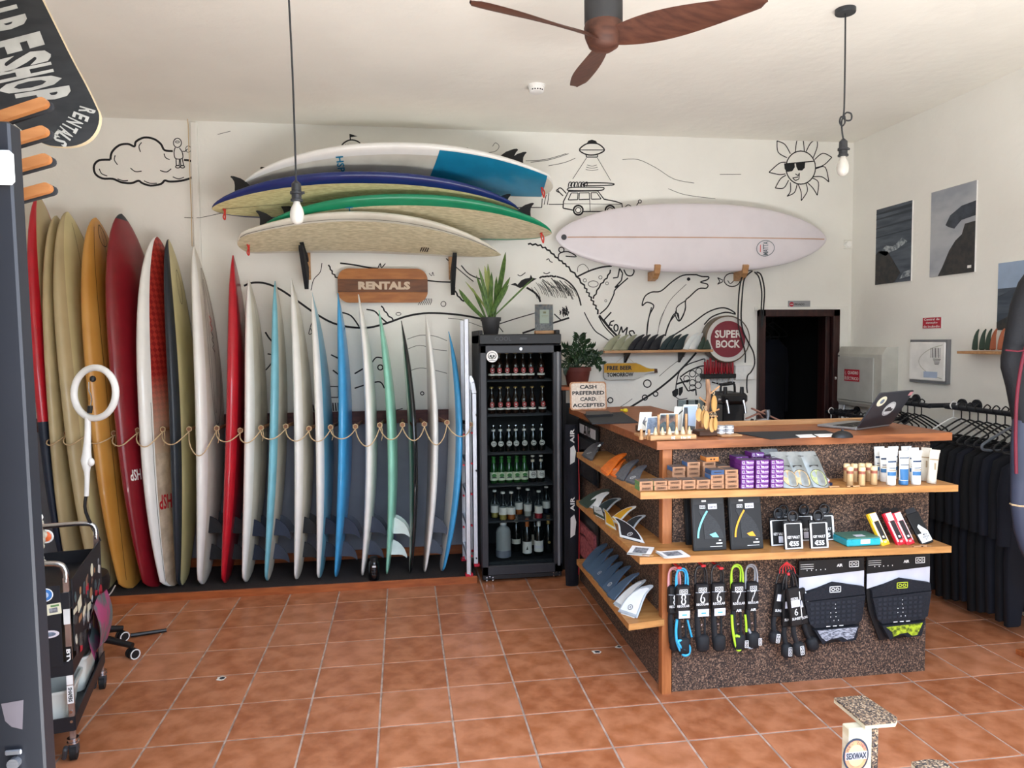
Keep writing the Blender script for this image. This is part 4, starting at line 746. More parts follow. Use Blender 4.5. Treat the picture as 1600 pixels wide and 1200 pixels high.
# ================================================================== COUNTER
def granule(key, cols, scale=170, rough=.85, bump=.5):
    m = bpy.data.materials.new(key); MATS[key] = m; m.use_nodes = True; n = m.node_tree.nodes; l = m.node_tree.links; b = n['Principled BSDF']; b.inputs['Roughness'].default_value = rough
    tc = n.new('ShaderNodeTexCoord'); vo = n.new('ShaderNodeTexVoronoi'); vo.inputs['Scale'].default_value = scale; l.new(tc.outputs['Object'], vo.inputs['Vector'])
    sp = n.new('ShaderNodeSeparateColor'); l.new(vo.outputs['Color'], sp.inputs[0]); rp = n.new('ShaderNodeValToRGB'); l.new(sp.outputs[0], rp.inputs[0]); rp.color_ramp.interpolation = 'CONSTANT'
    e = rp.color_ramp.elements; e[0].color = lin(cols[0]); e[0].position = 0; e[1].color = lin(cols[1]); e[1].position = 1 / len(cols)
    for k, c in enumerate(cols[2:]): q = e.new((k + 2) / len(cols)); q.color = lin(c)
    l.new(rp.outputs[0], b.inputs['Base Color']); bp = n.new('ShaderNodeBump'); bp.inputs['Strength'].default_value = bump; bp.inputs['Distance'].default_value = .004; l.new(sp.outputs[1], bp.inputs['Height']); l.new(bp.outputs[0], b.inputs['Normal'])
granule('cork', [(40, 30, 25), (100, 76, 60), (70, 53, 43), (134, 106, 86), (54, 41, 34), (86, 66, 53)])
CX, CYF, CXE, CYB, CT = 1.255, 3.385, 2.685, 5.14, 1.268
TILT = .020
t = thing('counter', 'L-shaped shop counter clad in brown cork granulate with wooden shelves', 'counter', (CX, CYF, 0))
counter = t
b = MB(); b.box((CX + .012, (CYF + CYB) / 2 + .02, .612), (.024, CYB - CYF - .04, 1.224)); b.build('side_panel', 'cork', t)
b = MB(); b.box(((CX + CXE) / 2 + .02, CYF + .012, .612), (CXE - CX - .04, .024, 1.224)); b.build('front_panel', 'cork', t)
b = MB(); b.box((CXE - .012, CYF + .25, .6), (.024, .45, 1.2)); b.build('end_panel', 'cork', t)
b = MB(); b.box((CX + .006, CYF + .006, .612), (.05, .05, 1.224), .003); b.build('corner_post', 'post_wood', t)
b = MB(); o = [(1.195, 3.33), (2.765, 3.33), (2.765, 3.86), (1.80, 3.86), (1.80, 5.16), (1.185, 5.16)]
b.prism(o, .04, Matrix.Translation((0, 0, CT - .04))); b.build('countertop', 'counter_wood', t)
b = MB(); b.box((2.2, 3.845, CT + .012), (1.14, .03, .03), .004); b.build('back_rail', 'pine', t)
def shelf(z, out, nm, th=.032):
    b = MB(); b.prism(out, th, Matrix.Translation((0, 0, z - th))); b.v = [(x, y, zz - TILT * max(0, x - 1.25)) for x, y, zz in b.v]; return b.build(nm, 'shelf_wood', t)
Z1, Z2, Z3 = 1.062, .760, .385
shelf(Z1, [(1.058, 3.165), (2.668, 3.165), (2.668, 3.39), (1.262, 3.39), (1.262, 4.40), (1.058, 4.40)], 'top_shelf')
shelf(Z2, [(1.055, 3.165), (2.640, 3.165), (2.640, 3.39), (1.262, 3.39), (1.262, 4.40), (1.055, 4.40)], 'middle_shelf')
shelf(Z3, [(1.055, 3.33), (1.245, 3.36), (1.262, 3.40), (1.262, 4.40), (1.055, 4.40)], 'low_shelf')
def sz(Z, x): return Z - TILT * max(0, x - 1.25) + .0008
# ------------------------------------------------------------------ surf fins on the side shelves
mat('f_grey', (88, 90, 96), .45, c2=(70, 72, 78), vs=60); mat('f_white', (226, 230, 230), .3, coat=.3); mat('f_orange', (226, 118, 38), .4, c2=(206, 98, 26), vs=50); mat('f_green', (58, 74, 64), .4); mat('f_yellow', (222, 168, 28), .35); mat('f_black', (38, 40, 46), .4); mat('f_blue', (66, 88, 112), .4, coat=.2); mat('f_rim', (164, 172, 178), .35); mat('f_olive', (150, 152, 128), .5); mat('f_teal', (44, 58, 62), .45); mat('f_brown', (160, 92, 64), .5)
ICR = (860, 640, 3.245)
def display_fin(F, N, T, z, xt, m, rim=None, label='', group=None, logo=None, name='surf_fin', f3=None):
    g = lambda p: (ICR[0] + p[0] / ICR[2], ICR[1] + p[1] / ICR[2])
    if f3: o, e1, e2 = f3
    else:
        a, c = WZ(*g(F), z), WZ(*g(N), z); tp = WX(*g(T), xt); o = c; e1 = a - c; e2 = tp - c + e1 * .22
    nn = e1.cross(e2).normalized(); r = thing(name, label, 'surf fin', o + e1 * .5, group)
    if nn.dot(CAM - o) < 0: nn = -nn
    th = .0045
    P = [o + e1 * x + e2 * y for x, y in FIN]; cen = o + e1 * .42 + e2 * .42; Q = [cen + (p - cen) * .93 for p in P]; n = len(P)
    b = MB(); b.use(rim or m)
    b.add([p + nn * .0012 for p in P] + [p - nn * .0012 for p in P] + [q + nn * th for q in Q] + [q - nn * th for q in Q], [(i, (i + 1) % n, 2 * n + (i + 1) % n, 2 * n + i) for i in range(n)] + [(n + i, n + (i + 1) % n, 3 * n + (i + 1) % n, 3 * n + i) for i in range(n)] + [(i, (i + 1) % n, n + (i + 1) % n, n + i) for i in range(n)] + [tuple(range(3 * n, 4 * n)), tuple(range(2 * n, 3 * n))])
    b.build('fin_blade', None, r, smooth=30)
    if rim:
        K = [cen + (p - cen) * .80 for p in P]; b = MB(); b.add([q + nn * (th + .0008) for q in K] + [q + nn * (th - .002) for q in K], [tuple(range(n))] + [(i, (i + 1) % n, n + (i + 1) % n, n + i) for i in range(n)]); b.build('inlay', m, r)
    b = MB(); q = o + e1 * .47; b.bar(q - e1 * .34 - V((0, 0, .002)), q + e1 * .34 - V((0, 0, .002)), .006, .004)
    b.build('fin_tab', m, r)
    if logo:
        b = MB(); q = o + e1 * .45 + e2 * .22 + nn * (th + .002); ux = (-e1).normalized(); uy = (e2 - ux * e2.dot(ux)).normalized(); rr = .013
        b.ribbon([q + ux * (rr * math.cos(6.2832 * k / 16)) + uy * (rr * math.sin(6.2832 * k / 16)) for k in range(17)], .003, nn); b.ribbon([q - ux * .006 - uy * .005, q + uy * .006, q + ux * .006 - uy * .005], .003, nn); b.build('round_emblem', logo, r)
    return r
zt, zm, zl = Z1 + .003, Z2 + .003, Z3 + .003
display_fin((158, 232), (212, 260), (270, 166), zt, 1.22, 'f_grey', None, 'grey fin with white honeycomb tip at the fridge end of the top shelf', 'fins on the top side shelf', 'f_white')
fn = [o for o in bpy.data.objects if o.get('label', '').startswith('grey fin with white honey')][0]
ch = [c for c in fn.children if c.name.startswith('fin_blade')][0]
b = MB(); hx = [ (215, 200), (228, 200), (221, 212), (208, 212), (234, 212), (240, 190), (250, 182)]
for x, y in hx: p = WX(ICR[0] + x / ICR[2], ICR[1] + y / ICR[2], 1.165); b.prism([(.0095 * math.cos(R(60 * k)), .0095 * math.sin(R(60 * k))) for k in range(6)], .0015, fr(p, (.45, -.9, 0), (.5, .2, .8)))
b.build('honeycomb_inlay', 'f_white', fn)
display_fin((252, 305), (292, 336), (388, 222), zt, 1.215, 'f_orange', None, 'orange fin standing at the back of the orange pair', 'fins on the top side shelf')
display_fin((290, 318), (335, 345), (382, 252), zt, 1.20, 'f_orange', None, 'orange fin in front of the other orange one', 'fins on the top side shelf', 'f_white')
display_fin((325, 338), (372, 362), (448, 254), zt, 1.215, 'f_grey', None, 'plain grey fin next to the orange pair', 'fins on the top side shelf')
display_fin((378, 362), (440, 384), (488, 282), zt, 1.205, 'f_grey', 'f_rim' if False else None, 'grey fin with white round emblem nearest the brown boxes', 'fins on the top side shelf', 'f_white')
display_fin((142, 470), (188, 500), (300, 405), zm, 1.215, 'f_green', None, 'dark green fin at the fridge end of the middle shelf', 'fins on the middle side shelf')
display_fin((182, 488), (238, 505), (298, 418), zm, 1.20, 'f_white', None, 'white fin leaning on the dark green one', 'fins on the middle side shelf')
display_fin((235, 500), (280, 525), (358, 450), zm, 1.22, 'f_teal', 'f_rim', 'dark teal fin with pale rim behind the small white one', 'fins on the middle side shelf')
display_fin((220, 528), (280, 560), (250, 448), zm, 1.19, 'f_white', 'f_green', 'white fin with green rim before the yellow pair', 'fins on the middle side shelf', 'f_black')
display_fin((300, 560), (340, 580), (435, 490), zm, 1.215, 'f_yellow', 'f_white', 'yellow fin with white rim pointing to the corner post', 'fins on the middle side shelf')
display_fin((335, 612), (280, 580), (268, 500), zm, 1.12, 'f_yellow', 'f_white', 'yellow fin with white rim pointing towards the fridge', 'fins on the middle side shelf')
display_fin((360, 600), (410, 622), (482, 535), zm, 1.215, 'f_black', 'f_rim', 'black fin with silver rim behind the large black one', 'fins on the middle side shelf')
display_fin((478, 678), (352, 645), (318, 540), zm, 1.09, 'f_black', 'f_white', 'large black fin with white rim and round emblem', 'fins on the middle side shelf', 'f_white')
BF = [((160, 788), (195, 825), (290, 680)), ((186, 815), (222, 848), (320, 705)), ((213, 845), (248, 882), (345, 738)), ((238, 876), (273, 913), (368, 772)), ((262, 905), (299, 940), (408, 792)), ((286, 940), (325, 967), (452, 828))]
for k, (F, N, T) in enumerate(BF):
    display_fin(F, N, T, zl, 1.225, 'f_blue', None, f'slate blue fin on the low shelf, {ORD[k]} from the fridge', 'slate blue fins on the low shelf', 'f_white' if k in (2, 4) else None)
display_fin((318, 985), (360, 1010), (485, 863), zl, 1.22, 'f_white', 'f_rim', 'white fin with grey rim right behind the last one', 'white fins on the low shelf')
display_fin((342, 1025), (440, 1058), (520, 890), zl, 1.215, 'f_white', 'f_rim', 'large white fin with grey rim and emblem at the shelf front', 'white fins on the low shelf', 'f_black')
# booklets at the corner of the middle shelf
mat('print_grey', (150, 152, 158), .7, c2=(90, 92, 98), vs=60, detail=6); mat('print_blue', (120, 150, 186), .7, c2=(200, 214, 226), vs=40)
def booklet(px, py, rz, w, d, label, curl=.01, Zs=Z2):
    p = WZ(px, py, Zs + .004); r = thing('booklet', label, 'booklet', p, 'booklets on the middle shelf'); c, s_ = math.cos(R(rz)), math.sin(R(rz))
    b = MB()
    for k in range(3): b.grid(lambda u, v, k=k: (p.x + c * w * (u - .5) - s_ * d * (v - .5), p.y + s_ * w * (u - .5) + c * d * (v - .5), Zs + .0015 + .0022 * k + curl * max(0, .3 - u) ** 2 * 8 * (k + 1) / 3), 10, 1)
    b.build('pages', 'paper', r)
    b = MB(); b.grid(lambda u, v: (p.x + c * w * (.2 + .6 * u - .5) - s_ * d * (.2 + .6 * v - .5), p.y + s_ * w * (.2 + .6 * u - .5) + c * d * (.2 + .6 * v - .5), Zs + .0075 + curl * max(0, .3 - (.2 + .6 * u)) ** 2 * 8), 8, 1); b.build('cover_print', 'print_grey', r)
booklet(1001, 861, 62, .15, .105, 'booklet with grey drawing lying beside the black fin'); booklet(1051, 866, 4, .13, .10, 'white booklet lying by the corner post'); 
p = WZ(1012, 868, Z2 + .002); b = MB(); b.box(p + V((0, 0, .002)), (.05, .02, .004), .001, rot=(0, 0, -.5)); tag(b.build('wood_chip', 'pine'), 'tiny pale wood stick between the two booklets', 'stick')
# ------------------------------------------------------------------ wax boxes
mat('kraft', (168, 124, 92), .8, var=.04); mat('kraft_top', (96, 84, 78), .8); mat('box_green', (98, 140, 84), .7); mat('box_blue', (74, 110, 158), .7); mat('box_navy', (52, 76, 112), .7); mat('box_orange', (206, 128, 62), .7); mat('box_purple', (98, 34, 116), .6); mat('pale_lilac', (214, 196, 222), .6); mat('box_purple_top', (78, 66, 90), .7); mat('ink', (40, 34, 32), .7); mat('ink_soft', (120, 86, 66), .8)
def boxproto(nm, face, top, side, prints):
    r = thing(nm, '', 'box', (0, 0, 0)); b = MB(); b.use(face); w, d, h = .0635, .072, .0215
    b.box((0, d / 2, h / 2), (w, d, h), .0008); b.build('carton', None, r, local=True)
    b = MB(); b.use(top); b.box((0, d / 2, h + .0002), (w - .004, d - .004, .0006)); b.build('top_face', None, r, local=True); b = MB(); b.use(side); b.box((-w / 2 - .0002, d / 2, h / 2), (.0006, d - .003, h - .002)); b.build('end_face', None, r, local=True)
    b = MB()
    for k, (x, z, ww, hh, m) in enumerate(prints): b.use(m); b.box((x, -.0006, z), (ww, .0008, hh))
    b.build('front_print', None, r, local=True); return r
pk = [(0, .011, .044, .011, 'ink_soft'), (0, .011, .04, .0085, 'kraft'), (0, .011, .03, .004, 'ink')]
pp = [(-.022, .011, .012, .013, 'pale_lilac'), (-.022, .011, .009, .01, 'box_purple_top'), (.0, .012, .012, .006, 'white'), (.004, .008, .01, .002, 'pale_lilac'), (.019, .013, .018, .002, 'pale_lilac'), (.019, .0085, .018, .002, 'pale_lilac'), (.011, .0107, .002, .005, 'pale_lilac'), (.027, .0107, .002, .005, 'pale_lilac'), (-.006, .018, .006, .002, 'pale_lilac'), (-.0, .0035, .05, .001, 'pale_lilac')]
P_k = boxproto('wax_box', 'kraft', 'kraft_top', 'kraft', pk); P_g = boxproto('wax_box', 'kraft', 'kraft_top', 'box_green', pk); P_b = boxproto('wax_box', 'kraft', 'kraft_top', 'box_blue', pk); P_n = boxproto('wax_box', 'box_navy', 'kraft_top', 'box_navy', [(0, .011, .036, .003, 'ink')]); P_o = boxproto('wax_box', 'box_orange', 'kraft_top', 'box_orange', [(-.008, .012, .008, .006, 'ink'), (.008, .012, .008, .006, 'ink')]); P_p = boxproto('wax_box', 'box_purple', 'box_purple_top', 'box_purple', pp)
used_b = set()
def wbox(pr, x, y, lvl, label, group):
    loc = (x + random.uniform(-.0012, .0012), y + random.uniform(-.002, .002), sz(Z1, x) + .0222 * lvl)
    if pr.name in used_b: o = dup(pr, loc, label)
    else: pr.location = loc; pr['label'] = label; used_b.add(pr.name); o = pr
    o['group'] = group
def bx_(zx, y=3.185): return WY(1020 + zx / 6.667, 765, y).x
HT = ['bottom', 'second', 'third', 'fourth', 'fifth', 'sixth']
GK = 'brown wax boxes on the top front shelf'
for col, zx, stack in (('first', 10 - 75, 'gg'), ('second', 83, 'gg'), ('third', 230, 'kk'), ('fourth', 378, 'kk'), ('fifth', 526, 'kk'), ('sixth', 675, 'kkbn'), ('seventh', 823, 'kkkk')):
    for lv, s_ in enumerate(stack):
        wbox({'g': P_g, 'k': P_k, 'b': P_b, 'n': P_n}[s_], bx_(zx), 3.185, lv, f'{dict(g="brown box with green end", k="brown kraft box", b="brown box with blue end", n="navy blue box")[s_]}, {HT[lv]} up in the {col} front stack from the corner post', GK)
for col, zx, n_, s_ in (('first', 270, 4, 'b'), ('second', 425, 5, 'b'), ('third', 590, 5, 'k'), ('fourth', 740, 4, 'k')):
    for lv in range(n_): wbox({'k': P_k, 'b': P_b}[s_ if lv == n_ - 1 else 'k'], bx_(zx, 3.285), 3.285, lv, f'brown kraft box, {HT[lv]} up in the {col} rear stack from the corner post', GK)
wbox(P_o, bx_(620, 3.285), 3.285, 5, 'orange box with two dark marks on top of the rear brown stack', GK)
GP = 'purple wax boxes on the top front shelf'
for ci, zx in enumerate((982, 1138, 1292)):
    for lv in range(6): wbox(P_p, bx_(zx), 3.182, lv, f'purple box, {HT[lv]} up in the {("front stack beside the brown boxes", "middle front stack", "front stack beside the pouches")[ci]}', GP)
for ci, zx in enumerate((930, 1085, 1240)):
    for lv in range(6): wbox(P_p, bx_(zx, 3.285), 3.285, lv, f'purple box, {HT[lv]} up in the {("rear stack beside the brown boxes", "middle rear stack", "rear stack beside the pouches")[ci]}', GP)
wbox(P_p, bx_(1075, 3.285), 3.27, 6, 'single purple box lying on top of the purple stacks', GP)
# ------------------------------------------------------------------ silver pouches
mat('pouch', (150, 152, 150), .35, .4, c2=(120, 124, 122), vs=14, bump=.2, bs=20); mat('pouch_tan', (196, 172, 128), .5, c2=(160, 130, 92), vs=40); mat('pouch_green', (170, 174, 124), .5, c2=(130, 140, 90), vs=40)
for k, (px, m_) in enumerate(((1212, 'pouch_tan'), (1238, 'pouch_tan'), (1257, 'pouch_tan'), (1283, 'pouch_green'))):
    if k == 0: px = 1232
    yb = 3.19 if k else 3.29; x = WY(px, 765, yb).x
    if k == 0: x = WY(1222, 765, yb).x
    z = sz(Z1, x); r = thing('pouch', ['silver pouch tucked behind the purple stack', 'silver pouch with tan round print beside the purple boxes', 'middle silver pouch with tan round print', 'silver pouch with green round print beside the red tin'][k], 'pouch', (x, yb, z), 'silver snack pouches')
    f_ = lambda u, v, s: V((x + (.092 if v < .9 else .086) * (u - .5) - .035 * v, yb + .075 * v + s * .022 * (1 - v) ** .8 * (1 - abs(2 * u - 1) ** 2) + .004 * s, z + .158 * v))
    b = MB(); b.grid(lambda u, v: f_(u, v, -1), 8, 10); b.grid(lambda u, v: f_(u, v, 1), 8, 10); b.build('pouch_body', 'pouch', r, smooth=60)
    b = MB(); c = []; 
    for q in range(20): a = 6.2832 * q / 20; c.append(f_(.5 + .40 * math.cos(a), .27 + .235 * math.sin(a), -1) + V((0, -.0015, 0)))
    b.add(c, [tuple(range(20))]); b.build('round_print', m_, r); b = MB(); b.ribbon(c + [c[0]], .003, (0, -1, .3)); b.build('print_ring', 'ink', r)
    b = MB(); b.ribbon([f_(.25, .6, -1) + V((0, -.002, 0)), f_(.75, .6, -1) + V((0, -.002, 0))], .009, (0, -1, .3)); b.ribbon([f_(.02, .88, -1) + V((0, -.002, 0)), f_(.98, .88, -1) + V((0, -.002, 0))], .003, (0, -1, .3)); b.build('name_print', 'ink', r)
# red edged tin
p = WZ(1309, 757, Z1 + .02); x, y = p.x, 3.23; z = sz(Z1, x); r = thing('tin', 'flat rounded tin with red edge and pale lid beside small tan cans', 'tin', (x, y, z)); T = fr((x, y, z + .024), (.95, -.25, -.2), (.2, .95, .2))
b = MB(); b.prism(rrect(.10, .055, .02), .010, T); b.build('tin_base', 'red', r); b = MB(); b.prism(rrect(.096, .05, .019), .005, T @ Matrix.Translation((0, 0, .010))); b.build('lid', 'b_lav', r)
p2 = MB(); p2.prism(rrect(.09, .05, .015), .012, fr((x + .015, y - .012, z + .001), (1, 0, 0), (0, 1, 0))); tag(p2.build('tin', 'navy'), 'dark blue tin lying under the red edged one', 'tin')
# small tan cans
mat('can_tan', (190, 156, 112), .4, coat=.3); mat('can_top', (236, 208, 160), .35); mat('can_print', (150, 84, 66), .5)
def lathe_part(r, nm, prof, m, n=14, c=None): b = MB(); b.lathe(prof, c if c is not None else (0, 0, 0), n); return b.build(nm, m, r, smooth=40, local=True)
pr = thing('balm_can', '', 'can', (0, 0, 0), 'small tan cans'); lathe_part(pr, 'can_body', [(.0145, 0), (.0155, .002), (.0155, .078)], 'can_tan'); lathe_part(pr, 'lid', [(.016, .072), (.016, .086), (.013, .09)], 'can_top'); lathe_part(pr, 'print_band', [(.0158, .056), (.0158, .069)], 'can_print')
for k, (zx, y) in enumerate(((508, 3.30), (540, 3.215), (580, 3.29), (650, 3.30), (655, 3.20), (717, 3.30), (770, 3.215))):
    x = WY(1240 + zx / 6.154, 760, y).x; loc = (x, y, sz(Z1, x)); lab = f'small tan can, {ORD[k]} from the red edged tin'
    if k: dup(pr, loc, lab)
    else: pr.location = loc; pr['label'] = lab
# sun cream tubes stand on their caps
mat('tube_white', (236, 236, 230), .35, coat=.2); mat('tube_blue', (52, 108, 158), .4); mat('tube_navy', (40, 62, 92), .5); mat('tube_tan', (206, 198, 182), .4); mat('tube_band', (160, 140, 112), .5)
def tube(body, bands, cap, big=False):
    r = thing('cream_tube', '', 'tube', (0, 0, 0), 'sun cream tubes'); H = .155
    def pf(u, v, s=1): a = 2 * math.pi * u; e = v ** 1.3; return V(((.0215 + .006 * e) * math.cos(a), .018 * (1 - e) * math.sin(a) + .0008 * math.sin(a), .022 + (H - .022) * v))
    b = MB(); b.grid(lambda u, v: pf(u, v), 20, 8); b.build('tube_body', body, r, smooth=60, local=True); b = MB(); b.box((0, 0, H + .004), (.056, .003, .014)); b.build('crimp', body, r, local=True); b = MB(); b.lathe([(.02, 0), (.0215, .002), (.0215, .022)], n=18); b.build('cap', cap, r, smooth=40, local=True)
    for v0, v1, m, uu in bands: b = MB(); b.grid(lambda u, v: pf(uu[0] + (uu[1] - uu[0]) * u, v0 + (v1 - v0) * v) * 1.0 + V((0, -.0016, 0)), 10, 2); b.build('print_band', m, r, local=True)
    return r
F_ = (.53, .97)
bl = [(.18, .32, 'tube_blue', F_), (.36, .40, 'tube_band', (.6, .9)), (.44, .47, 'tube_navy', (.62, .88)), (.66, .72, 'tube_navy', (.58, .92))]
T1 = tube('tube_white', bl, 'tube_white'); T2 = tube('tube_white', [(.02, .42, 'tube_blue', F_), (.55, .58, 'tube_navy', (.58, .92)), (.80, .84, 'tube_navy', (.54, .96))], 'tube_blue'); T3 = tube('tube_tan', [(.70, .74, 'tube_band', F_), (.35, .6, 'tube_band', (.72, .78))], 'tube_tan')
for k, (pr, zx, y, lab) in enumerate(((T1, 935, 3.20, 'white tube with blue band standing in front beside the tan cans'), (T2, 1055, 3.20, 'white tube with wide blue base, middle of the front row'), (T1, 1175, 3.20, 'white tube with blue band next to the beige tubes in front'), (T3, 1322, 3.22, 'beige tube at the shelf end, slightly tilted'), (T1, 815, 3.345, 'white tube at the back beside the tan cans'), (T1, 868, 3.29, 'white tube in the second row behind the first front tube'), (T1, 950, 3.345, 'white tube in the back row above the first front tube'), (T2, 1075, 3.345, 'white tube in the back row above the wide blue one'), (T1, 1145, 3.29, 'white tube in the second row near the beige tubes'), (T3, 1240, 3.29, 'beige tube standing behind the tilted one'))):
    x = WY(1240 + zx / 6.154, 760, y).x; loc = (x, y, sz(Z1, x))
    if pr['label']: o = dup(pr, loc, lab)
    else: pr.location = loc; pr['label'] = lab; o = pr
    if k == 3: o.rotation_euler = (0, R(6), 0)
# small pale price tags on the shelf edge
for Zs, pxs in ((Z1, (1329, 1358, 1367)), (Z2, (1455, 1465))):
    for k, px in enumerate(pxs): p = WZ(px, 765 if Zs == Z1 else 855, Zs); b = MB(); b.box((p.x, 3.172, sz(Zs, p.x) + .003), (.05 if k % 2 == 0 else .03, .012, .006)); tag(b.build('price_strip', 'pine'), f'thin wooden price strip, {ORD[k]} from the corner post on the {"top" if Zs == Z1 else "middle"} front shelf edge', 'price strip', 'price strips on shelf edges')
# ================================================================== MIDDLE FRONT SHELF
mat('card_black', (13, 13, 15), .5); mat('card_dark', (36, 37, 40), .5); mat('fin_print', (48, 50, 52), .6, c2=(30, 31, 33), vs=120, stretch=(1, 1, 6)); mat('aqua', (120, 200, 204), .5); mat('amber', (222, 160, 40), .5); mat('sticker', (222, 222, 232), .7); mat('foil_white', (224, 224, 222), .35)
def px_on(px, py, Y): return WY(px, py, Y)
def leaned(x, yb, Z, lean):            # frame of a card standing on a shelf and leaning back: x right, y up the card
    l = R(lean); return fr((x, yb, Z), (1, 0, 0), (0, math.sin(l), math.cos(l)), (0, -math.cos(l), math.sin(l)))
def emblem_box(b, M_, w, h, lift=.001, m='white', bg=None):  # little framed two-loop emblem
    b.use(m); t = max(.0009, w * .07)
    for s_ in (-1, 1): b.box((0, s_ * h / 2, lift), (w + t, t, .0006), M=M_); b.box((s_ * w / 2, 0, lift), (t, h + t, .0006), M=M_)
    for s_ in (-1, 1):
        P = [(s_ * w * .2 + w * .15 * math.cos(6.2832 * k / 12), h * .22 * math.sin(6.2832 * k / 12), lift) for k in range(13)]; b.ribbon([M_ @ V(p) for p in P], t * .9, M_.to_3x3() @ V((0, 0, 1)))
def fin_pack(px, yb, label, col, front=True):
    x = WY(px, 865, yb).x; z = sz(Z2, x); r = thing('fin_pack', label, 'fin pack', (x, yb, z), 'black fin packs'); M_ = leaned(x, yb, z, 9); W, H = .165, .25
    b = MB(); b.box((0, H / 2, -.009), (W, H, .016), .002, M=M_); b.build('carton', 'card_black', r)
    b = MB(); b.use('card_dark'); b.box((0, H - .018, .0005), (W * .9, .03, .001), M=M_); b.box((-W * .44, H * .5, .0005), (.004, H * .8, .001), M=M_); b.build('carton_edges', None, r)
    if not front: return
    b = MB(); b.prism([(.055 - .095 * a, .055 + .135 * c) for a, c in FIN], .001, M_ @ Matrix.Translation((0, 0, .0006)) @ Matrix.Scale(-1, 4, (1, 0, 0)) @ Matrix.Translation((-.03, 0, 0))); b.build('fin_picture', 'fin_print', r)
    b = MB(); P = [M_ @ V((-.058 + .052 * (k / 10) ** 1.8, .06 + .125 * k / 10, .0025)) for k in range(11)]; b.ribbon(P, .009, M_.to_3x3() @ V((0, 0, 1))); b.prism([(.0, .075), (.03, .084), (.045, .06), (.015, .062)], .0008, M_ @ Matrix.Translation((0, 0, .002))); b.build('fin_stripe', col, r)
    b = MB(); M2 = M_ @ Matrix.Translation((-.028, H - .045, 0)); emblem_box(b, M2, .026, .014); b.use('white'); b.box((-.02, H - .018, .0015), (.022, .008, .0006), M=M_); b.box((.046, .032, .0015), (.03, .006, .0006), M=M_); b.box((.05, .046, .0015), (.01, .005, .0006), M=M_); b.box((.03, .018, .0015), (.06, .002, .0004), M=M_); b.build('lettering', None, r)
    b = MB(); b.box((.022, H - .045, .001), (.044, .024, .001), M=M_); st = b.build('price_sticker', 'sticker', r); b = MB(); b.text('€89.95', M_ @ V((.022, H - .048, .002)), M_.to_3x3() @ V((1, 0, 0)), M_.to_3x3() @ V((0, 1, 0)), w=.034, bold=.02); b.build('lettering', 'ink', st)
fin_pack(1098, 3.33, 'black fin pack standing behind the aqua striped one', None, False); fin_pack(1168, 3.33, 'black fin pack standing behind the amber striped one', None, False)
fin_pack(1110, 3.225, 'black fin pack with aqua stripe and price sticker', 'aqua'); fin_pack(1168, 3.225, 'black fin pack with amber stripe and price sticker', 'amber')
def key_pack(px, yb, label, price, yaw=0):
    x = WY(px, 862, yb).x; z = sz(Z2, x); r = thing('key_safe_pack', label, 'key safe pack', (x, yb, z), 'key safe packs'); M_ = leaned(x, yb, z, 8) @ Matrix.Rotation(R(yaw), 4, 'Y'); W, H = .092, .135
    b = MB(); b.box((0, H / 2, -.008), (W, H, .014), .002, M=M_); b.build('backing_card', 'card_black', r)
    b = MB(); b.prism(rrect(.05, .035, .01), .004, M_ @ Matrix.Translation((0, H + .008, -.008))); b.build('hang_tab', 'card_dark', r)
    b = MB(); b.tube([M_ @ V((.024 * math.cos(6.2832 * k / 20), H + .02 + .026 * math.sin(6.2832 * k / 20), .004)) for k in range(20)], .0055, 8, True); b.build('carabiner', 'black', r, smooth=60)
    b = MB(); b.use('foil_white')
    for s_ in (-1, 1): b.box((s_ * (W / 2 - .005), H * .46, .0006), (.009, H * .86, .001), M=M_)
    b.box((0, .004, .0006), (W * .98, .006, .001), M=M_); b.box((0, H * .9, .0006), (W * .9, .003, .001), M=M_); b.build('white_frame', None, r)
    b = MB(); b.box((0, H * .98, .0008), (.026, .014, .001), M=M_); b.build('silver_tag', 'grey', r)
    ux, uy = M_.to_3x3() @ V((1, 0, 0)), M_.to_3x3() @ V((0, 1, 0))
    b = MB(); b.use('white'); b.text('KEY VAULT', M_ @ V((0, H * .42, .0015)), ux, uy, w=.062, h=.013, bold=.02); b.build('lettering', None, r)
    b = MB()
    if price: b.use('white'); b.text(price, M_ @ V((0, H * .2, .0015)), ux, uy, w=.05, h=.024, bold=.04)
    else: b.use('sticker'); b.box((.012, H * .22, .001), (.036, .032, .001), M=M_)
    b.build('price_mark', None, r)
key_pack(1226, 3.33, 'key safe pack at the back beside the amber fin pack', None); key_pack(1258, 3.33, 'key safe pack at the back between the two priced ones', None); key_pack(1290, 3.33, 'key safe pack at the back beside the turquoise box', '€55', -8)
key_pack(1219, 3.265, 'key safe pack with white price sticker beside the amber fin pack', None); key_pack(1241, 3.20, 'front key safe pack with handwritten price, next to the stickered one', '€55'); key_pack(1281, 3.20, 'front key safe pack with handwritten price, nearest the turquoise box', '€55')
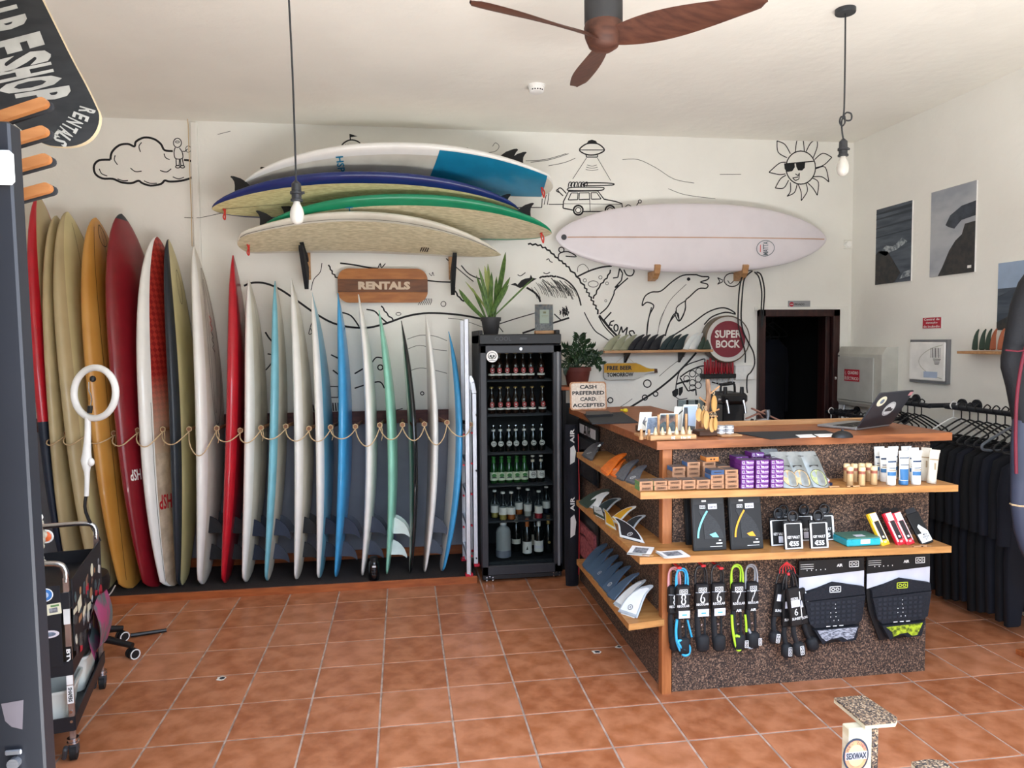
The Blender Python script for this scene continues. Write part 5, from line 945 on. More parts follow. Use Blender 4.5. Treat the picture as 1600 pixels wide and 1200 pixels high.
# turquoise plastic box
mat('turq', (40, 168, 184), .25, coat=.4); mat('turq_in', (84, 128, 110), .5)
x = WY(1338, 858, 3.27).x; z = sz(Z2, x); r = thing('plastic_case', 'flat turquoise plastic case with white sticker on middle shelf', 'case', (x, 3.27, z))
b = MB(); b.box((x, 3.27, z + .018), (.18, .125, .036), .006); b.build('case_body', 'turq', r); b = MB(); b.box((x, 3.27, z + .039), (.176, .12, .006), .002); b.build('lid', 'turq_in', r); b = MB(); b.box((x + .005, 3.2065, z + .024), (.05, .003, .022), .001); b.build('white_label', 'sticker', r); b = MB(); b.box((x, 3.25, z + .0425), (.05, .03, .001)); b.build('white_label', 'sticker', r); b = MB(); b.box((x - .06, 3.206, z + .03), (.02, .006, .012), .002); b.box((x + .06, 3.206, z + .03), (.02, .006, .012), .002); b.build('latch', 'turq', r)
# narrow coloured packs
mat('pk_yellow', (232, 186, 30), .4); mat('pk_red', (206, 30, 50), .4)
def narrow(px, col, label):
    yb = 3.215; x = WY(px, 855, yb).x; z = sz(Z2, x); r = thing('repair_pack', label, 'pack', (x, yb, z), 'narrow packs at the shelf end'); M_ = leaned(x, yb, z, 26) @ Matrix.Rotation(R(12), 4, 'Z') @ Matrix.Rotation(R(10), 4, 'Y'); W, H = .052, .165; ux, uy = M_.to_3x3() @ V((1, 0, 0)), M_.to_3x3() @ V((0, 1, 0))
    b = MB(); b.box((0, H / 2, -.008), (W, H, .018), .002, M=M_); b.build('carton', col, r); b = MB(); b.prism([(-.026, H), (.026, H), (.022, H + .022), (.0, H + .026), (-.022, H + .022)], .003, M_ @ Matrix.Translation((0, 0, -.006))); b.build('hang_tab', 'card_black', r)
    b = MB(); b.box((.004, H * .86, .0015), (W * .8, H * .24, .001), M=M_); b.box((-.018, H * .42, .0015), (.009, H * .62, .001), M=M_); b.box((.022, H * .42, .0015), (.004, H * .62, .001), M=M_); b.build('white_panel', 'foil_white', r)
    b = MB(); b.box((.003, H * .45, .0018), (.028, H * .56, .001), M=M_); wn = b.build('dark_window', 'card_dark', r); b = MB(); b.text('KIT', M_ @ V((.003, H * .1, .002)), ux, uy, w=.018, bold=.02); b.box((.003, H * .25, .0026), (.012, .01, .0006), M=M_); b.build('lettering', 'white', r)
narrow(1385, 'pk_yellow', 'narrow yellow pack leaning on the middle shelf'); narrow(1410, 'pk_red', 'narrow red pack beside the yellow one'); narrow(1424, 'pk_red', 'narrow red pack with the black pack next to it')
yb = 3.215; x = WY(1450, 852, yb).x; z = sz(Z2, x); r = thing('repair_pack', 'black and white repair pack at the end of the middle shelf', 'pack', (x, yb, z), 'narrow packs at the shelf end'); M_ = leaned(x, yb, z, 26) @ Matrix.Rotation(R(14), 4, 'Z')
b = MB(); b.box((0, .08, -.006), (.072, .16, .014), .002, M=M_); b.build('carton', 'card_black', r); b = MB(); b.prism([(-.03, .16), (.03, .16), (.026, .185), (-.026, .185)], .003, M_ @ Matrix.Translation((0, 0, -.005))); b.build('hang_tab', 'card_dark', r)
b = MB(); b.prism([(-.03, .01), (.032, .01), (.032, .06), (.0, .10), (-.012, .09), (-.006, .055), (-.032, .055)], .001, M_ @ Matrix.Translation((0, 0, .0015))); b.build('white_panel', 'foil_white', r); b = MB(); b.text('MINI\nREPAIR\nKIT', M_ @ V((.008, .035, .003)), M_.to_3x3() @ V((1, 0, 0)), M_.to_3x3() @ V((0, 1, 0)), w=.036, h=.034, bold=.01); b.build('lettering', 'ink', r)
# ================================================================== HANGING BELOW THE MIDDLE SHELF
mat('neoprene', (24, 25, 28), .75, bump=.1, bs=150); mat('cord_black', (26, 27, 30), .3, coat=.3); mat('cord_blue', (52, 170, 220), .3, coat=.3); mat('cord_lime', (176, 222, 52), .3, coat=.3); mat('cord_pink', (214, 150, 152), .4); mat('cord_grey', (150, 152, 156), .3, coat=.3)
LCR = lambda x, y, Y=3.30: WY(1030 + x / 7.06, 870 + y / 7.06, Y)
def leash(zx, ztop, zbot, num, sub, cord, label, ysl=0, sticker=None, Y=3.315, mark=False, wid=150, emb=True):
    yc = 330 + ysl; c0 = LCR(zx, yc, Y); r = thing('surf_leash', label, 'leash', (c0.x, Y, c0.z), 'leashes hanging under the middle shelf')
    sc_ = abs(LCR(100, 0, Y).x - LCR(0, 0, Y).x) / 100; g = lambda x, y, d=0: LCR(zx + x, y, Y) + V((0, -d, 0))
    b = MB()
    for s_ in (-1, 1):
        b.tube(smooth_pts([g(s_ * 62, yc + 40, .006), g(s_ * 66, yc - 80, .006), g(s_ * 60, ztop + 75, .006), g(s_ * 38, ztop + 18, .006), g(0, ztop, .006)], 5), .0048, 8)
    for s_ in (-1, 1):
        b.tube(smooth_pts([g(s_ * 42, yc + 40, -.004), g(s_ * 50, ztop + 90, -.004), g(s_ * 30, ztop + 40, -.004), g(0, ztop + 26, -.004)], 5), .0048, 8)
    b.build('cord_coil', cord, r, smooth=60)
    wv, hv = wid * sc_, 300 * sc_
    b = MB(); b.box(g(0, yc + 105, .012), (wv, .03, hv), .006); w_ = b.build('card_wrap', 'card_black', r)
    b = MB(); T = fr(g(0, yc + 15, .0275), *FRONT, (0, -1, 0))
    if emb: emblem_box(b, T, .038 * wid / 150, .02)
    b.use('white'); b.text(num, g(0, yc + 100, .028), *FRONT, h=.055, w=.026); b.use('card_black'); b.text(num, g(0, yc + 100, .0283), *FRONT, h=.043, w=.012); b.use('white'); b.text(sub, g(0, yc + 172, .028), *FRONT, w=.062 * wid / 150, h=.012, bold=.01)
    if mark: b.text('AIR', g(0, yc + 250, .028), *FRONT, w=.03, h=.013, bold=.03)
    b.build('lettering', None, w_)
    b = MB(); b.tube([g(-wid * .52, yc + 45, .0275), g(0, yc + 48, .0285), g(wid * .52, yc + 42, .0275)], .0013, 5); b.build('tie_string', 'cord_grey', w_)
    if sticker: b = MB(); b.box(g(8, yc + 265, .028), (.056, .002, .036), .0005); s2 = b.build('price_sticker', 'sticker', w_); b = MB(); b.box(g(10, yc + 268, .0294), (.024, .0006, .006)); b.build('price_print', 'cord_blue', s2)
    b = MB(); k0 = yc + 255
    b.tube(smooth_pts([g(-35, k0, .0), g(-40, k0 + 110, .004), g(-30, zbot - 90, .01)], 4), [.012 + .004 * i / 8 for i in range(9)], 8, flat=.6); b.tube(smooth_pts([g(38, k0, .0), g(46, k0 + 110, .002), g(40, zbot - 60, .008)], 4), .006, 8); b.build('webbing', 'neoprene', r, smooth=60)
    b = MB(); b.box(g(15, zbot - 95, .012), (.062, .042, .085), .014); cf = b.build('ankle_cuff', 'neoprene', r, smooth=50)
    b = MB(); b.cyl(g(-5, k0 + 150, .012), g(-5, k0 + 150, .02), .004, n=8); b.build('swivel', 'chrome', r)
    return r, g, cf
mat('tie_red', (214, 50, 56), .5)
L1, g, _ = leash(160, 110, 1030, '8', 'REGULAR', 'cord_pink', 'black leash with pale pink cord behind the blue corded one', 25, None, 3.345, emb=False)
L2, g, _ = leash(245, 120, 1065, '8', 'REGULAR', 'cord_blue', 'leash with bright blue cord at the corner post end', 20, True)
b = MB(); b.tube(smooth_pts([g(-60, 680, .014), g(-72, 800, .014), g(-62, 930, .018), g(-5, 1055, .022), g(55, 1055, .022), g(72, 985, .022), g(30, 920, .022), g(-40, 905, .022), g(-55, 930, .024), g(-10, 985, .026), g(40, 1000, .026)], 5), .007, 8); b.tube(smooth_pts([g(60, 690, .008), g(85, 790, .008), g(110, 880, .004)], 4), .005, 8); b.build('loose_cord', 'cord_blue', L2, smooth=60)
L3, g, _ = leash(455, 90, 1035, '6', 'REGULAR', 'cord_black', 'all black size six leash with white price sticker, next to the blue corded one', 0, True)
L4, g, _ = leash(635, 80, 1030, '6', 'REGULAR', 'cord_black', 'all black size six leash next to the lime corded one', -10, True)
L5, g, cf = leash(852, 80, 1020, '7', 'REGULAR', 'cord_lime', 'leash with lime green cord', -10, None, mark=True)
b = MB(); b.tube(smooth_pts([g(-65, 630, .014), g(-60, 760, .016), g(-42, 900, .02), g(-15, 1000, .022), g(20, 1000, .022), g(15, 940, .022), g(-10, 880, .022), g(-25, 850, .024), g(5, 860, .026)], 5), .007, 8); b.tube(smooth_pts([g(85, 630, .01), g(95, 720, .01), g(100, 820, .008)], 4), .006, 8); b.build('loose_cord', 'cord_lime', L5, smooth=60)
b = MB(); T = fr(g(75, 930, .036), (0, 0, -1), (1, 0, 0), (0, -1, 0)); emblem_box(b, T, .034, .017); b.build('cuff_emblem', None, cf, )
L6, g, cf = leash(1010, 80, 1000, '7', 'REGULAR', 'cord_grey', 'leash with grey cord, last of the row before the bundled leashes', -20, None, 3.335, mark=True, wid=130)
b = MB(); b.tube(smooth_pts([g(-45, 780, .014), g(-20, 830, .016), g(5, 900, .02), g(-5, 980, .02), g(-50, 985, .02)], 5), .007, 8); b.build('loose_cord', 'cord_grey', L6, smooth=60); b = MB(); emblem_box(b, fr(g(65, 905, .036), (0, 0, -1), (1, 0, 0), (0, -1, 0)), .034, .015); b.build('cuff_emblem', None, cf)
for k, (zx, zy) in enumerate(((225, 122), (490, 100), (685, 128))): p = LCR(zx, zy, 3.27); b = MB(); b.cyl((p.x, p.y, p.z), (p.x, 3.39, p.z), .006, n=10); b.sphere(p, .009, 8, 6, (1.4, .6, .8)); tag(b.build('hook', 'tie_red'), f'small red tipped hook holding the leashes, {ORD[k]} from the corner post', 'hook', 'red hooks above the leashes')
# bundle of black leashes tied with red string
def bundle(px, top, bot, Y, lab, tilt, num, emb=True, wid=.062):
    p0, p1 = WY(px, top, Y), WY(px + tilt, bot, Y); r = thing('surf_leash', lab, 'leash', p0, 'bundled black leashes'); d = (p1 - p0); L = d.length; d.normalize(); sx = V((d.z, 0, -d.x)) * -1; M_ = fr(p0, sx, -d, (0, -1, 0))
    b = MB()
    for s_ in (-1, 1): b.tube(smooth_pts([M_ @ V(q) for q in ((s_ * wid * .42, -L * .45, .0), (s_ * wid * .45, -L * .2, .0), (s_ * wid * .3, -L * .06, 0), (0, -.0, 0))], 4), .005, 8)
    b.build('cord_coil', 'cord_black', r, smooth=60); b = MB(); b.box((0, -L * .42, .006), (wid, L * .44, .026), .005, M=M_); w_ = b.build('card_wrap', 'card_black', r)
    b = MB(); b.box((wid * .44, -L * .4, .0195), (.004, L * .3, .001), M=M_); b.use('white'); 
    b.slots = ['white']; b.m = [0] * len(b.m)
    ux, uy = M_.to_3x3() @ V((1, 0, 0)), M_.to_3x3() @ V((0, 1, 0))
    b.text('RUNLEY'.replace('RUNLEY', 'SUNSET'), M_ @ V((0, -L * .55, .021)), ux, uy, w=wid * .8, h=.013, bold=.02)
    if num: emblem_box(b, M_ @ Matrix.Translation((-.002, -L * .33, .019)), .034, .016); b.text(num, M_ @ V((.0, -L * .475, .021)), ux, uy, w=.018, h=.034)
    b.build('lettering', None, w_); b = MB(); b.box((.004 if num else -wid * .2, -L * .38, .0195), ((.05 if num else .02), .034, .001), M=M_); b.build('price_sticker', 'sticker', w_)
    b = MB(); b.tube(smooth_pts([M_ @ V(q) for q in ((-.012, -L * .6, 0), (-.016, -L * .74, .004), (-.006, -L * .86, .008))], 4), .013, 8, flat=.6); b.build('webbing', 'neoprene', r, smooth=60)
    b = MB(); b.box((0, -L * .915, .01), (.058, L * .17, .044), .014, M=M_); cf = b.build('ankle_cuff', 'neoprene', r, smooth=50)
    if emb: b = MB(); emblem_box(b, M_ @ Matrix.Translation((.004, -L * .91, .033)) @ Matrix.Rotation(R(90), 4, 'Z'), .042, .017); b.build('cuff_emblem', None, cf)
bundle(1224, 888, 1004, 3.34, 'black leash of the bundle hanging nearest the grey corded leash', -16, None); bundle(1232, 892, 1026, 3.315, 'black leash in the middle of the bundle, hanging lowest', -4, None); bundle(1234, 890, 1024, 3.27, 'black leash at the front of the bundle with white sticker', 14, '6'); bundle(1240, 895, 1015, 3.35, 'black leash of the bundle partly behind the silver tail pad', 30, None, False)
b = MB(); p = WY(1229, 878, 3.27)
for k in range(6): e = WY(1218 + 5 * k, 896, 3.28); b.tube([p, p.lerp(e, .5) + V((.006 * (k - 2.5), 0, 0)), e], .0022, 5)
b.sphere(WY(1232, 897, 3.26), .008, 8, 6); tag(b.build('tie_string', 'tie_red'), 'red strings tying the bundled black leashes together', 'string')
# tail pads on hanging cards
mat('pad_dark', (19, 22, 30), .8, bump=.6, bs=70); mat('pad_rib', (34, 38, 46), .8); mat('pad_silver', (176, 180, 190), .6, c2=(70, 74, 84), vs=50, stretch=(1, 1, 3)); mat('pad_lime', (176, 196, 44), .6, c2=(70, 84, 20), vs=60); mat('card_grad', (200, 200, 208), .5); mat('lime', (210, 226, 60), .5)
def tail_pad(px0, px1, py0, py1, label, ac, em, patch):
    Y = 3.355; a, c = WY(px0, py0, Y), WY(px1, py1, Y); w, h = c.x - a.x, a.z - c.z; xm = (a.x + c.x) / 2; r = thing('tail_pad_pack', label, 'tail pad', (xm, Y, a.z), 'tail pad packs under the middle shelf'); T = fr((a.x, Y, c.z), *FRONT, (0, -1, 0)); B_ = lambda pts, t, z: (pts, t, T @ Matrix.Translation((0, 0, z)))
    S_ = lambda pts: [(x * w, y * h) for x, y in pts]
    b = MB(); b.prism(S_([(0, 1), (1, 1), (1, .42), (.9, .0), (.22, -.02), (.04, .35), (0, .55)]), .010, T); b.build('backing_card', 'card_black', r)
    b = MB(); b.prism(S_([(0, .80), (1, .845), (1, .64), (.5, .72), (0, .62)]), .001, T @ Matrix.Translation((0, 0, .0105))); b.build('silver_band', 'card_grad', r)
    b = MB(); b.use('white'); b.text('AIR', T @ V((w * .62, h * .925, .0115)), *FRONT, w=.032, h=.015, bold=.04); M2 = T @ Matrix.Translation((w * .84, h * .93, .0105)); emblem_box(b, M2, .05, .028)
    for k in range(3): b.box((w * (.12 + .0 * k), h * (.955 - .025 * k), .011), (w * .2, .002, .0006), M=T)
    for k in range(5): b.box((w * (.12 + .07 * k), h * .885, .011), (.004, .006, .0006), M=T)
    b.build('lettering', None, r)
    b = MB(); b.prism(S_([(.05, .615), (.5, .735), (.97, .66), (.99, .57), (.06, .53)]), .020, T @ Matrix.Translation((0, 0, .010))); b.build('front_arch', 'pad_dark', r); b = MB(); b.prism(S_([(.06, .52), (.99, .56), (.94, .26), (.87, .22), (.22, .20), (.14, .26)]), .022, T @ Matrix.Translation((0, 0, .010))); p2 = b.build('grip_panel', 'pad_dark', r)
    b = MB(); b.prism(S_([(.2, .185), (.88, .20), (.83, .03), (.62, .02), (.55, .06), (.42, .05), (.33, .01)]), .030, T @ Matrix.Translation((0, 0, .010))); p3 = b.build('kick_tail', 'pad_dark', r)
    b = MB()
    for i in range(9):
        for j in range(5): b.box((w * (.17 + .08 * i), h * (.275 + .055 * j), .0325), (w * .05, h * .03, .002), M=T)
    b.build('grip_pattern', 'pad_rib', p2)
    b = MB(); M3 = T @ Matrix.Translation((w * .52, h * .655, .031)); emblem_box(b, M3, .058, .028, m=em); b.build('emblem', None, r)
    b = MB()
    for x, y in ((.52, .48), (.52, .43), (.45, .38), (.53, .38), (.45, .33), (.53, .33), (.5, .285), (.57, .285)): b.box((w * x, h * y, .036), (.0035, .0045, .001), M=T)
    for k in range(3): b.box((w * (.42 + .1 * k), h * .215, .0335), (.022, .004, .0006), M=T)
    b.build('dots', 'white', p2); b = MB(); b.prism(S_(patch), .0015, T @ Matrix.Translation((0, 0, .0405))); b.build('patch', ac, p3); return r
tail_pad(1247, 1346, 876, 998, 'tail pad with silver kick patch on black card', 'pad_silver', 'white', [(.24, .18), (.86, .19), (.80, .06), (.70, .045), (.62, .085), (.45, .07), (.38, .045), (.31, .09)])
tail_pad(1353, 1448, 870, 991, 'tail pad with lime green kick patch on black card', 'pad_lime', 'lime', [(.26, .165), (.84, .19), (.76, .05), (.68, .035), (.6, .085), (.48, .075), (.37, .04), (.36, .10)])
# pads hanging on the side panel by the fridge, and the black board bag standing there
def side_pack(px, label, m_pad, hdr):
    Xs = CX - .012; P = [WX(q[0], q[1], Xs) for q in px]; y0 = max(p.y for p in P); y1 = min(p.y for p in P); z0 = min(p.z for p in P); z1 = max(p.z for p in P)
    r = thing('tail_pad_pack', label, 'tail pad', (Xs, (y0 + y1) / 2, z0), 'tail pad packs on the side panel'); T = fr((Xs, y0, z0), (0, -1, 0), (0, 0, 1), (-1, 0, 0)); w, h = y0 - y1, z1 - z0
    b = MB(); b.box((w / 2, h / 2, .004), (w, h, .008), .002, M=T); b.build('backing_card', 'card_black', r); b = MB(); b.prism([(w * .08, h * .05), (w * .92, h * .05), (w * .95, h * .4), (w * .5, h * .5), (w * .05, h * .4)], .018, T @ Matrix.Translation((0, 0, .008))); b.build('kick_tail', m_pad, r); b = MB(); b.prism([(w * .05, h * .45), (w * .5, h * .55), (w * .95, h * .45), (w * .93, h * .72), (w * .07, h * .72)], .018, T @ Matrix.Translation((0, 0, .008))); b.build('front_panel', m_pad, r)
    b = MB(); b.box((w * .5, h * .86, .0088), (w * .8, h * .16, .001), M=T); b.build('header_print', hdr, r); b = MB(); b.text('AIR', T @ V((w * .5, h * .86, .0105)), (0, -1, 0), (0, 0, 1), w=w * .4, bold=.03); b.build('lettering', 'card_black', r)
mat('pad_pink', (176, 96, 100), .8, bump=.5, bs=70, c2=(130, 62, 70), vs=40)
side_pack([(905, 655), (936, 672), (905, 740), (936, 760)], 'tail pad pack with dark pad and pale header by the fridge', 'pad_dark', 'card_grad'); side_pack([(903, 800), (936, 818), (903, 858), (936, 878)], 'tail pad pack with dusty pink pad low on side panel', 'pad_pink', 'card_dark')
p = WZ(897, 912, 0); r = thing('board_bag', 'slim black board bag with white print standing between fridge and counter', 'board bag', (1.17, 5.02, 0))
b = MB(); N_ = 18
b.grid(lambda u, v: (1.172 + .052 * math.cos(6.2832 * u) * (1 - .12 * abs(2 * v - 1) ** 4), 5.03 + .085 * math.sin(6.2832 * u) * (1 - abs(2 * v - 1) ** 6 * .7), .002 + 1.16 * v), 18, 16); b.add([(1.172 + .05 * math.cos(6.2832 * k / 18) * .88, 5.03 + .085 * .3 * math.sin(6.2832 * k / 18), 1.162) for k in range(18)], [tuple(range(18))]); b.build('bag_body', 'black_cloth', r, smooth=60)
for z, h in ((1.0, .09), (.50, .11)):
    b = MB(); b.text('AIR', (1.158, 4.945, z + h), (0, 0, 1), (-1, 0, 0), w=.10, h=.03, bold=.03); b.prism([(-.02, -h), (.012, -h * .8), (.022, 0), (.008, h * .5), (-.018, h * .3)], .001, fr((1.162, 4.944, z - .02), *FRONT, (0, -1, 0))); b.build('white_print', 'foil_white', r)
b = MB(); b.tube([(1.205, 4.96, .1), (1.21, 4.955, .6), (1.205, 4.96, 1.1)], .003, 6); b.build('red_piping', 'red', r)
ORDX = ORD + ['eighth', 'ninth', 'tenth', 'eleventh', 'twelfth', 'thirteenth', 'fourteenth', 'fifteenth', 'sixteenth']
# ================================================================== ON THE COUNTER
mat('mat_rubber', (34, 36, 40), .7)
# cash sign
mat('cork_board', (196, 152, 118), .8, c2=(168, 122, 92), vs=60); mat('sign_face', (222, 212, 200), .8, c2=(206, 192, 178), vs=80)
Ys = 4.95; a, c = WY(890, 597, Ys), WY(947, 643, Ys); w, h = c.x - a.x, a.z - (CT + .002); xm = (a.x + c.x) / 2; r = thing('cash_sign', 'pale board sign asking for cash on the counter end', 'sign', (xm, Ys, CT)); T = fr((xm, Ys, CT + .001 + h / 2), (1, 0, 0), (0, .12, 1), (0, -1, .12))
b = MB(); b.prism(rrect(w, h, .02), .012, T); b.build('board', 'cork_board', r); b = MB(); b.prism(rrect(w - .02, h - .02, .015), .001, T @ Matrix.Translation((0, 0, .0125))); f_ = b.build('sign_face', 'sign_face', r)
b = MB()
for k, (s_, ww) in enumerate((('CASH', .46), ('PREFERRED', .88), ('CARD.', .46), ('ACCEPTED', .88))): b.text(s_, T @ V((0, h * (.32 - .215 * k), .0145)), T.to_3x3() @ V((1, 0, 0)), T.to_3x3() @ V((0, 1, 0)), w=w * ww, h=h * .135, bold=.035)
b.build('lettering', 'black', r)
def quad_slab(pxs, z, t, name, label, cat, m):
    P = [WZ(x, y, z) for x, y in pxs]; b = MB(); n = len(P); b.add([(p.x, p.y, z) for p in P] + [(p.x, p.y, z + t) for p in P], [tuple(range(n)), tuple(range(n, 2 * n))] + [(i, (i + 1) % n, n + (i + 1) % n, n + i) for i in range(n)]); return tag(b.build(name, m), label, cat)
quad_slab([(912, 648), (972, 645), (997, 661), (925, 663)], CT + .001, .006, 'counter_mat', 'black rubber mat on the counter near the cash sign', 'mat', 'mat_rubber'); quad_slab([(915, 646), (950, 645), (958, 650), (916, 652)], CT + .008, .014, 'card_reader_tray', 'flat black tray lying on the rubber mat', 'tray', 'black')
quad_slab([(1145, 676), (1290, 673), (1312, 680), (1205, 687)], CT + .001, .003, 'desk_pad', 'long black desk pad before the laptop', 'mat', 'mat_rubber'); quad_slab([(1243, 680), (1268, 679), (1275, 683), (1250, 684)], CT + .005, .002, 'paper_card', 'small white card on the desk pad, nearer the tins', 'card', 'paper'); quad_slab([(1272, 679), (1300, 678), (1306, 682), (1280, 683)], CT + .005, .002, 'paper_card', 'small white card on the desk pad, nearer the laptop', 'card', 'paper')
mat('lemon', (214, 190, 40), .5); p = WZ(977, 645, CT); b = MB(); b.sphere((p.x, p.y, CT + .016), .016, 10, 8, (1.2, 1, .9)); b.cyl((p.x - .02, p.y, CT + .018), (p.x - .034, p.y, CT + .02), .006, n=8); tag(b.build('rubber_duck', 'lemon', smooth=60), 'tiny yellow toy behind the black mat', 'toy')
p = WZ(1003, 674, CT); b = MB(); b.box((p.x, p.y, CT + .017), (.055, .055, .032), .003); tag(b.build('wood_block', 'dark_wood'), 'small dark wood block beside the postcards', 'block')
# postcard rack with dowels and cones
X0, X1 = WY(1016, 688, 3.36).x, WY(1088, 688, 3.36).x; zc = CT + .001; r = thing('postcard_rack', 'small wooden rack with dowels and cones at the counter corner', 'rack', ((X0 + X1) / 2, 3.42, zc))
b = MB(); b.box(((X0 + X1) / 2, 3.385, zc + .012), (X1 - X0, .06, .024), .003); b.build('front_strip', 'pine', r); b = MB(); b.box(((X0 + X1) / 2, 3.50, zc + .006), (X1 - X0 + .02, .16, .012), .002); b.build('rack_base', 'pine', r)
for k, px in enumerate((1024, 1035, 1046, 1057, 1067, 1077)): x = WY(px, 680, 3.385).x; b = MB(); b.lathe([(.0125, .024), (.011, .030), (.003, .058), (.001, .062)], (x, 3.385, zc), 12); b.build('cone', 'ply_end', r, smooth=40)
for k, px in enumerate((1029, 1043, 1057, 1072)): x = WY(px, 665, 3.46).x; b = MB(); b.cyl((x, 3.46, zc + .01), (x, 3.46, zc + .115), .0065, n=10); b.build('dowel', 'pine', r, smooth=40)
for k, (px, y) in enumerate(((1002, 3.41), (1014, 3.40))): x = WY(px, 680, y).x; b = MB(); b.cyl((x, y, zc), (x, y, zc + .05), .007, n=10); b.cyl((x, y, zc), (x, y, zc + .016), .012, n=10); b.build('short_dowel', 'pine', r, smooth=40)
b = MB(); b.text('1€', (X0 + .115, 3.3545, zc + .012), *FRONT, w=.018, bold=.03); b.text('6 for 5€', (X0 + .178, 3.3545, zc + .012), *FRONT, w=.05, bold=.03); b.build('lettering', 'white', r)
mat('pc_white', (236, 236, 228), .5); mat('pc_blue', (128, 142, 160), .5, c2=(86, 98, 116), vs=40, detail=6); mat('pc_brown', (176, 140, 120), .5, c2=(60, 46, 44), vs=14); mat('pc_sky', (178, 196, 222), .5); mat('pc_dark', (50, 54, 60), .5, c2=(84, 86, 84), vs=40); mat('pc_sea', (92, 108, 112), .5, c2=(60, 74, 80), vs=60)
def postcard(x0, x1, y0, y1, Y, label, face, extra=None, lean=16, yaw=0):
    g = lambda x, y: WY(980 + x / 8.572, 560 + y / 8.572, Y); a, c = g(x0, y0), g(x1, y1); w, h = c.x - a.x, a.z - c.z; r = thing('postcard', label, 'postcard', ((a.x + c.x) / 2, Y, c.z), 'postcards in the rack'); l = R(lean)
    T = fr((0, 0, 0), (math.cos(R(yaw)), math.sin(R(yaw)), 0), (.22, math.sin(l), math.cos(l))); T = fr((a.x, Y, max(c.z, zc + .013)), T.col[0].to_3d(), T.col[1].to_3d(), (0, -1, .2)); b = MB(); b.box((w / 2, h / 2, 0), (w, h, .0025), M=T); b.build('card', 'pc_white', r); b = MB(); b.box((w / 2, h * .52, .0018), (w * .9, h * .86, .0006), M=T); b.build('picture', face, r)
    if extra: b = MB(); b.use(extra[0]); b.prism([(x * w, y * h) for x, y in extra[1]], .0006, T @ Matrix.Translation((0, 0, .0023))); b.build('motif', extra[0], r)
postcard(600, 760, 670, 1000, 3.60, 'postcard with dark stripes at the back of the rack', 'pc_white', ('pc_dark', [(.1, .5), (.9, .9), (.9, .96), (.1, .6)]))
postcard(720, 910, 650, 1020, 3.56, 'large postcard with dark cliff and pale sky', 'pc_sky', ('pc_dark', [(.05, .05), (.95, .05), (.95, .18), (.45, .22), (.38, .6), (.3, .9), (.05, .9)]), 18)
postcard(140, 300, 715, 960, 3.56, 'white postcard with grey bird drawing', 'pc_white', ('print_grey', [(.3, .4), (.45, .75), (.55, .7), (.5, .5), (.8, .6), (.55, .4), (.6, .2), (.45, .3)]))
postcard(240, 390, 785, 1030, 3.48, 'postcard with blurry blue grey landscape print', 'pc_blue'); postcard(410, 545, 770, 1040, 3.52, 'postcard with brown animal, nearer the cash sign', 'pc_sea', ('pc_brown', [(.1, .45), (.5, .6), (.9, .5), (.92, .85), (.1, .88)])); postcard(530, 660, 770, 1040, 3.52, 'postcard with brown animal, nearer the comb stand', 'pc_sea', ('pc_brown', [(.1, .45), (.5, .6), (.9, .5), (.92, .85), (.1, .88)]))
# driftwood stand with hanging wooden tags
xw = WY(1105, 680, 3.50).x; r = thing('driftwood_stand', 'upright driftwood stand with pegs on a dark block', 'stand', (xw, 3.5, CT))
b = MB(); b.box((xw, 3.5, CT + .015), (.125, .09, .028), .004); b.build('stand_base', 'dark_wood', r); mat('driftwood', (168, 130, 100), .75, c2=(120, 88, 66), stretch=(10, 10, 2), vs=6); b = MB(); b.tube(smooth_pts([(xw, 3.5, CT + .02), (xw - .006, 3.5, CT + .10), (xw + .006, 3.502, CT + .2), (xw + .0, 3.5, CT + .285)], 5), [.016, .015, .014, .014, .013] + [.012] * 9 + [.011, .009], 10); b.build('trunk', 'driftwood', r, smooth=60)
for k, (dx, z0, dz, dy) in enumerate(((.055, .20, .05, -.02), (-.05, .16, .035, -.02), (.05, .11, .025, -.03), (.03, .1, -.0, -.05))): b = MB(); b.cyl((xw, 3.5, CT + z0), (xw + dx, 3.5 + dy, CT + z0 + dz), .0045, n=8); b.build('peg', 'pine', r)
mat('comb_wood', (192, 148, 86), .5, c2=(168, 124, 68), stretch=(10, 10, 2), vs=4)
CMB = [(1115, 631, 9, 28, .4), (1092, 648, 8, 22, -.3), (1099, 652, 7, 24, .1), (1103, 656, 8, 30, .0), (1112, 664, 7, 24, -.1), (1117, 662, 6, 22, .3)]
for k, (px, py, w_, h_, ry) in enumerate(CMB):
    Y = 3.46 - .012 * k; c = WY(px, py, Y); s_ = 3.5 / FPX; b = MB(); b.prism(circ(w_ / 2 * s_ * 1.3, 16, h_ / (w_ * 1.3) * 1.0), .006, fr(c, (math.cos(ry), math.sin(ry), 0), (0, 0, 1), (math.sin(ry), -math.cos(ry), 0))); q = thing('wooden_tag', ['oval pale wooden tag hanging highest on the driftwood stand', 'oval wooden tag hanging nearest the postcards', 'oval wooden tag tucked in front of the trunk', 'long narrow wooden tag hanging low on the trunk', 'small wooden tag hanging lowest near the tins', 'thin wooden tag beside the lowest one'][k], 'tag', c, 'wooden tags on the driftwood stand'); b.build('tag_plate', 'comb_wood', q, smooth=30)
    b = MB(); top = c + V((0, 0, h_ / 2 * s_)); b.tube(smooth_pts([top, top + V((.004, -.002, .012)), top + V((0, 0, .022)), top + V((-.004, .002, .012)), top], 4), .0012, 5); b.build('string_loop', 'rope', q)
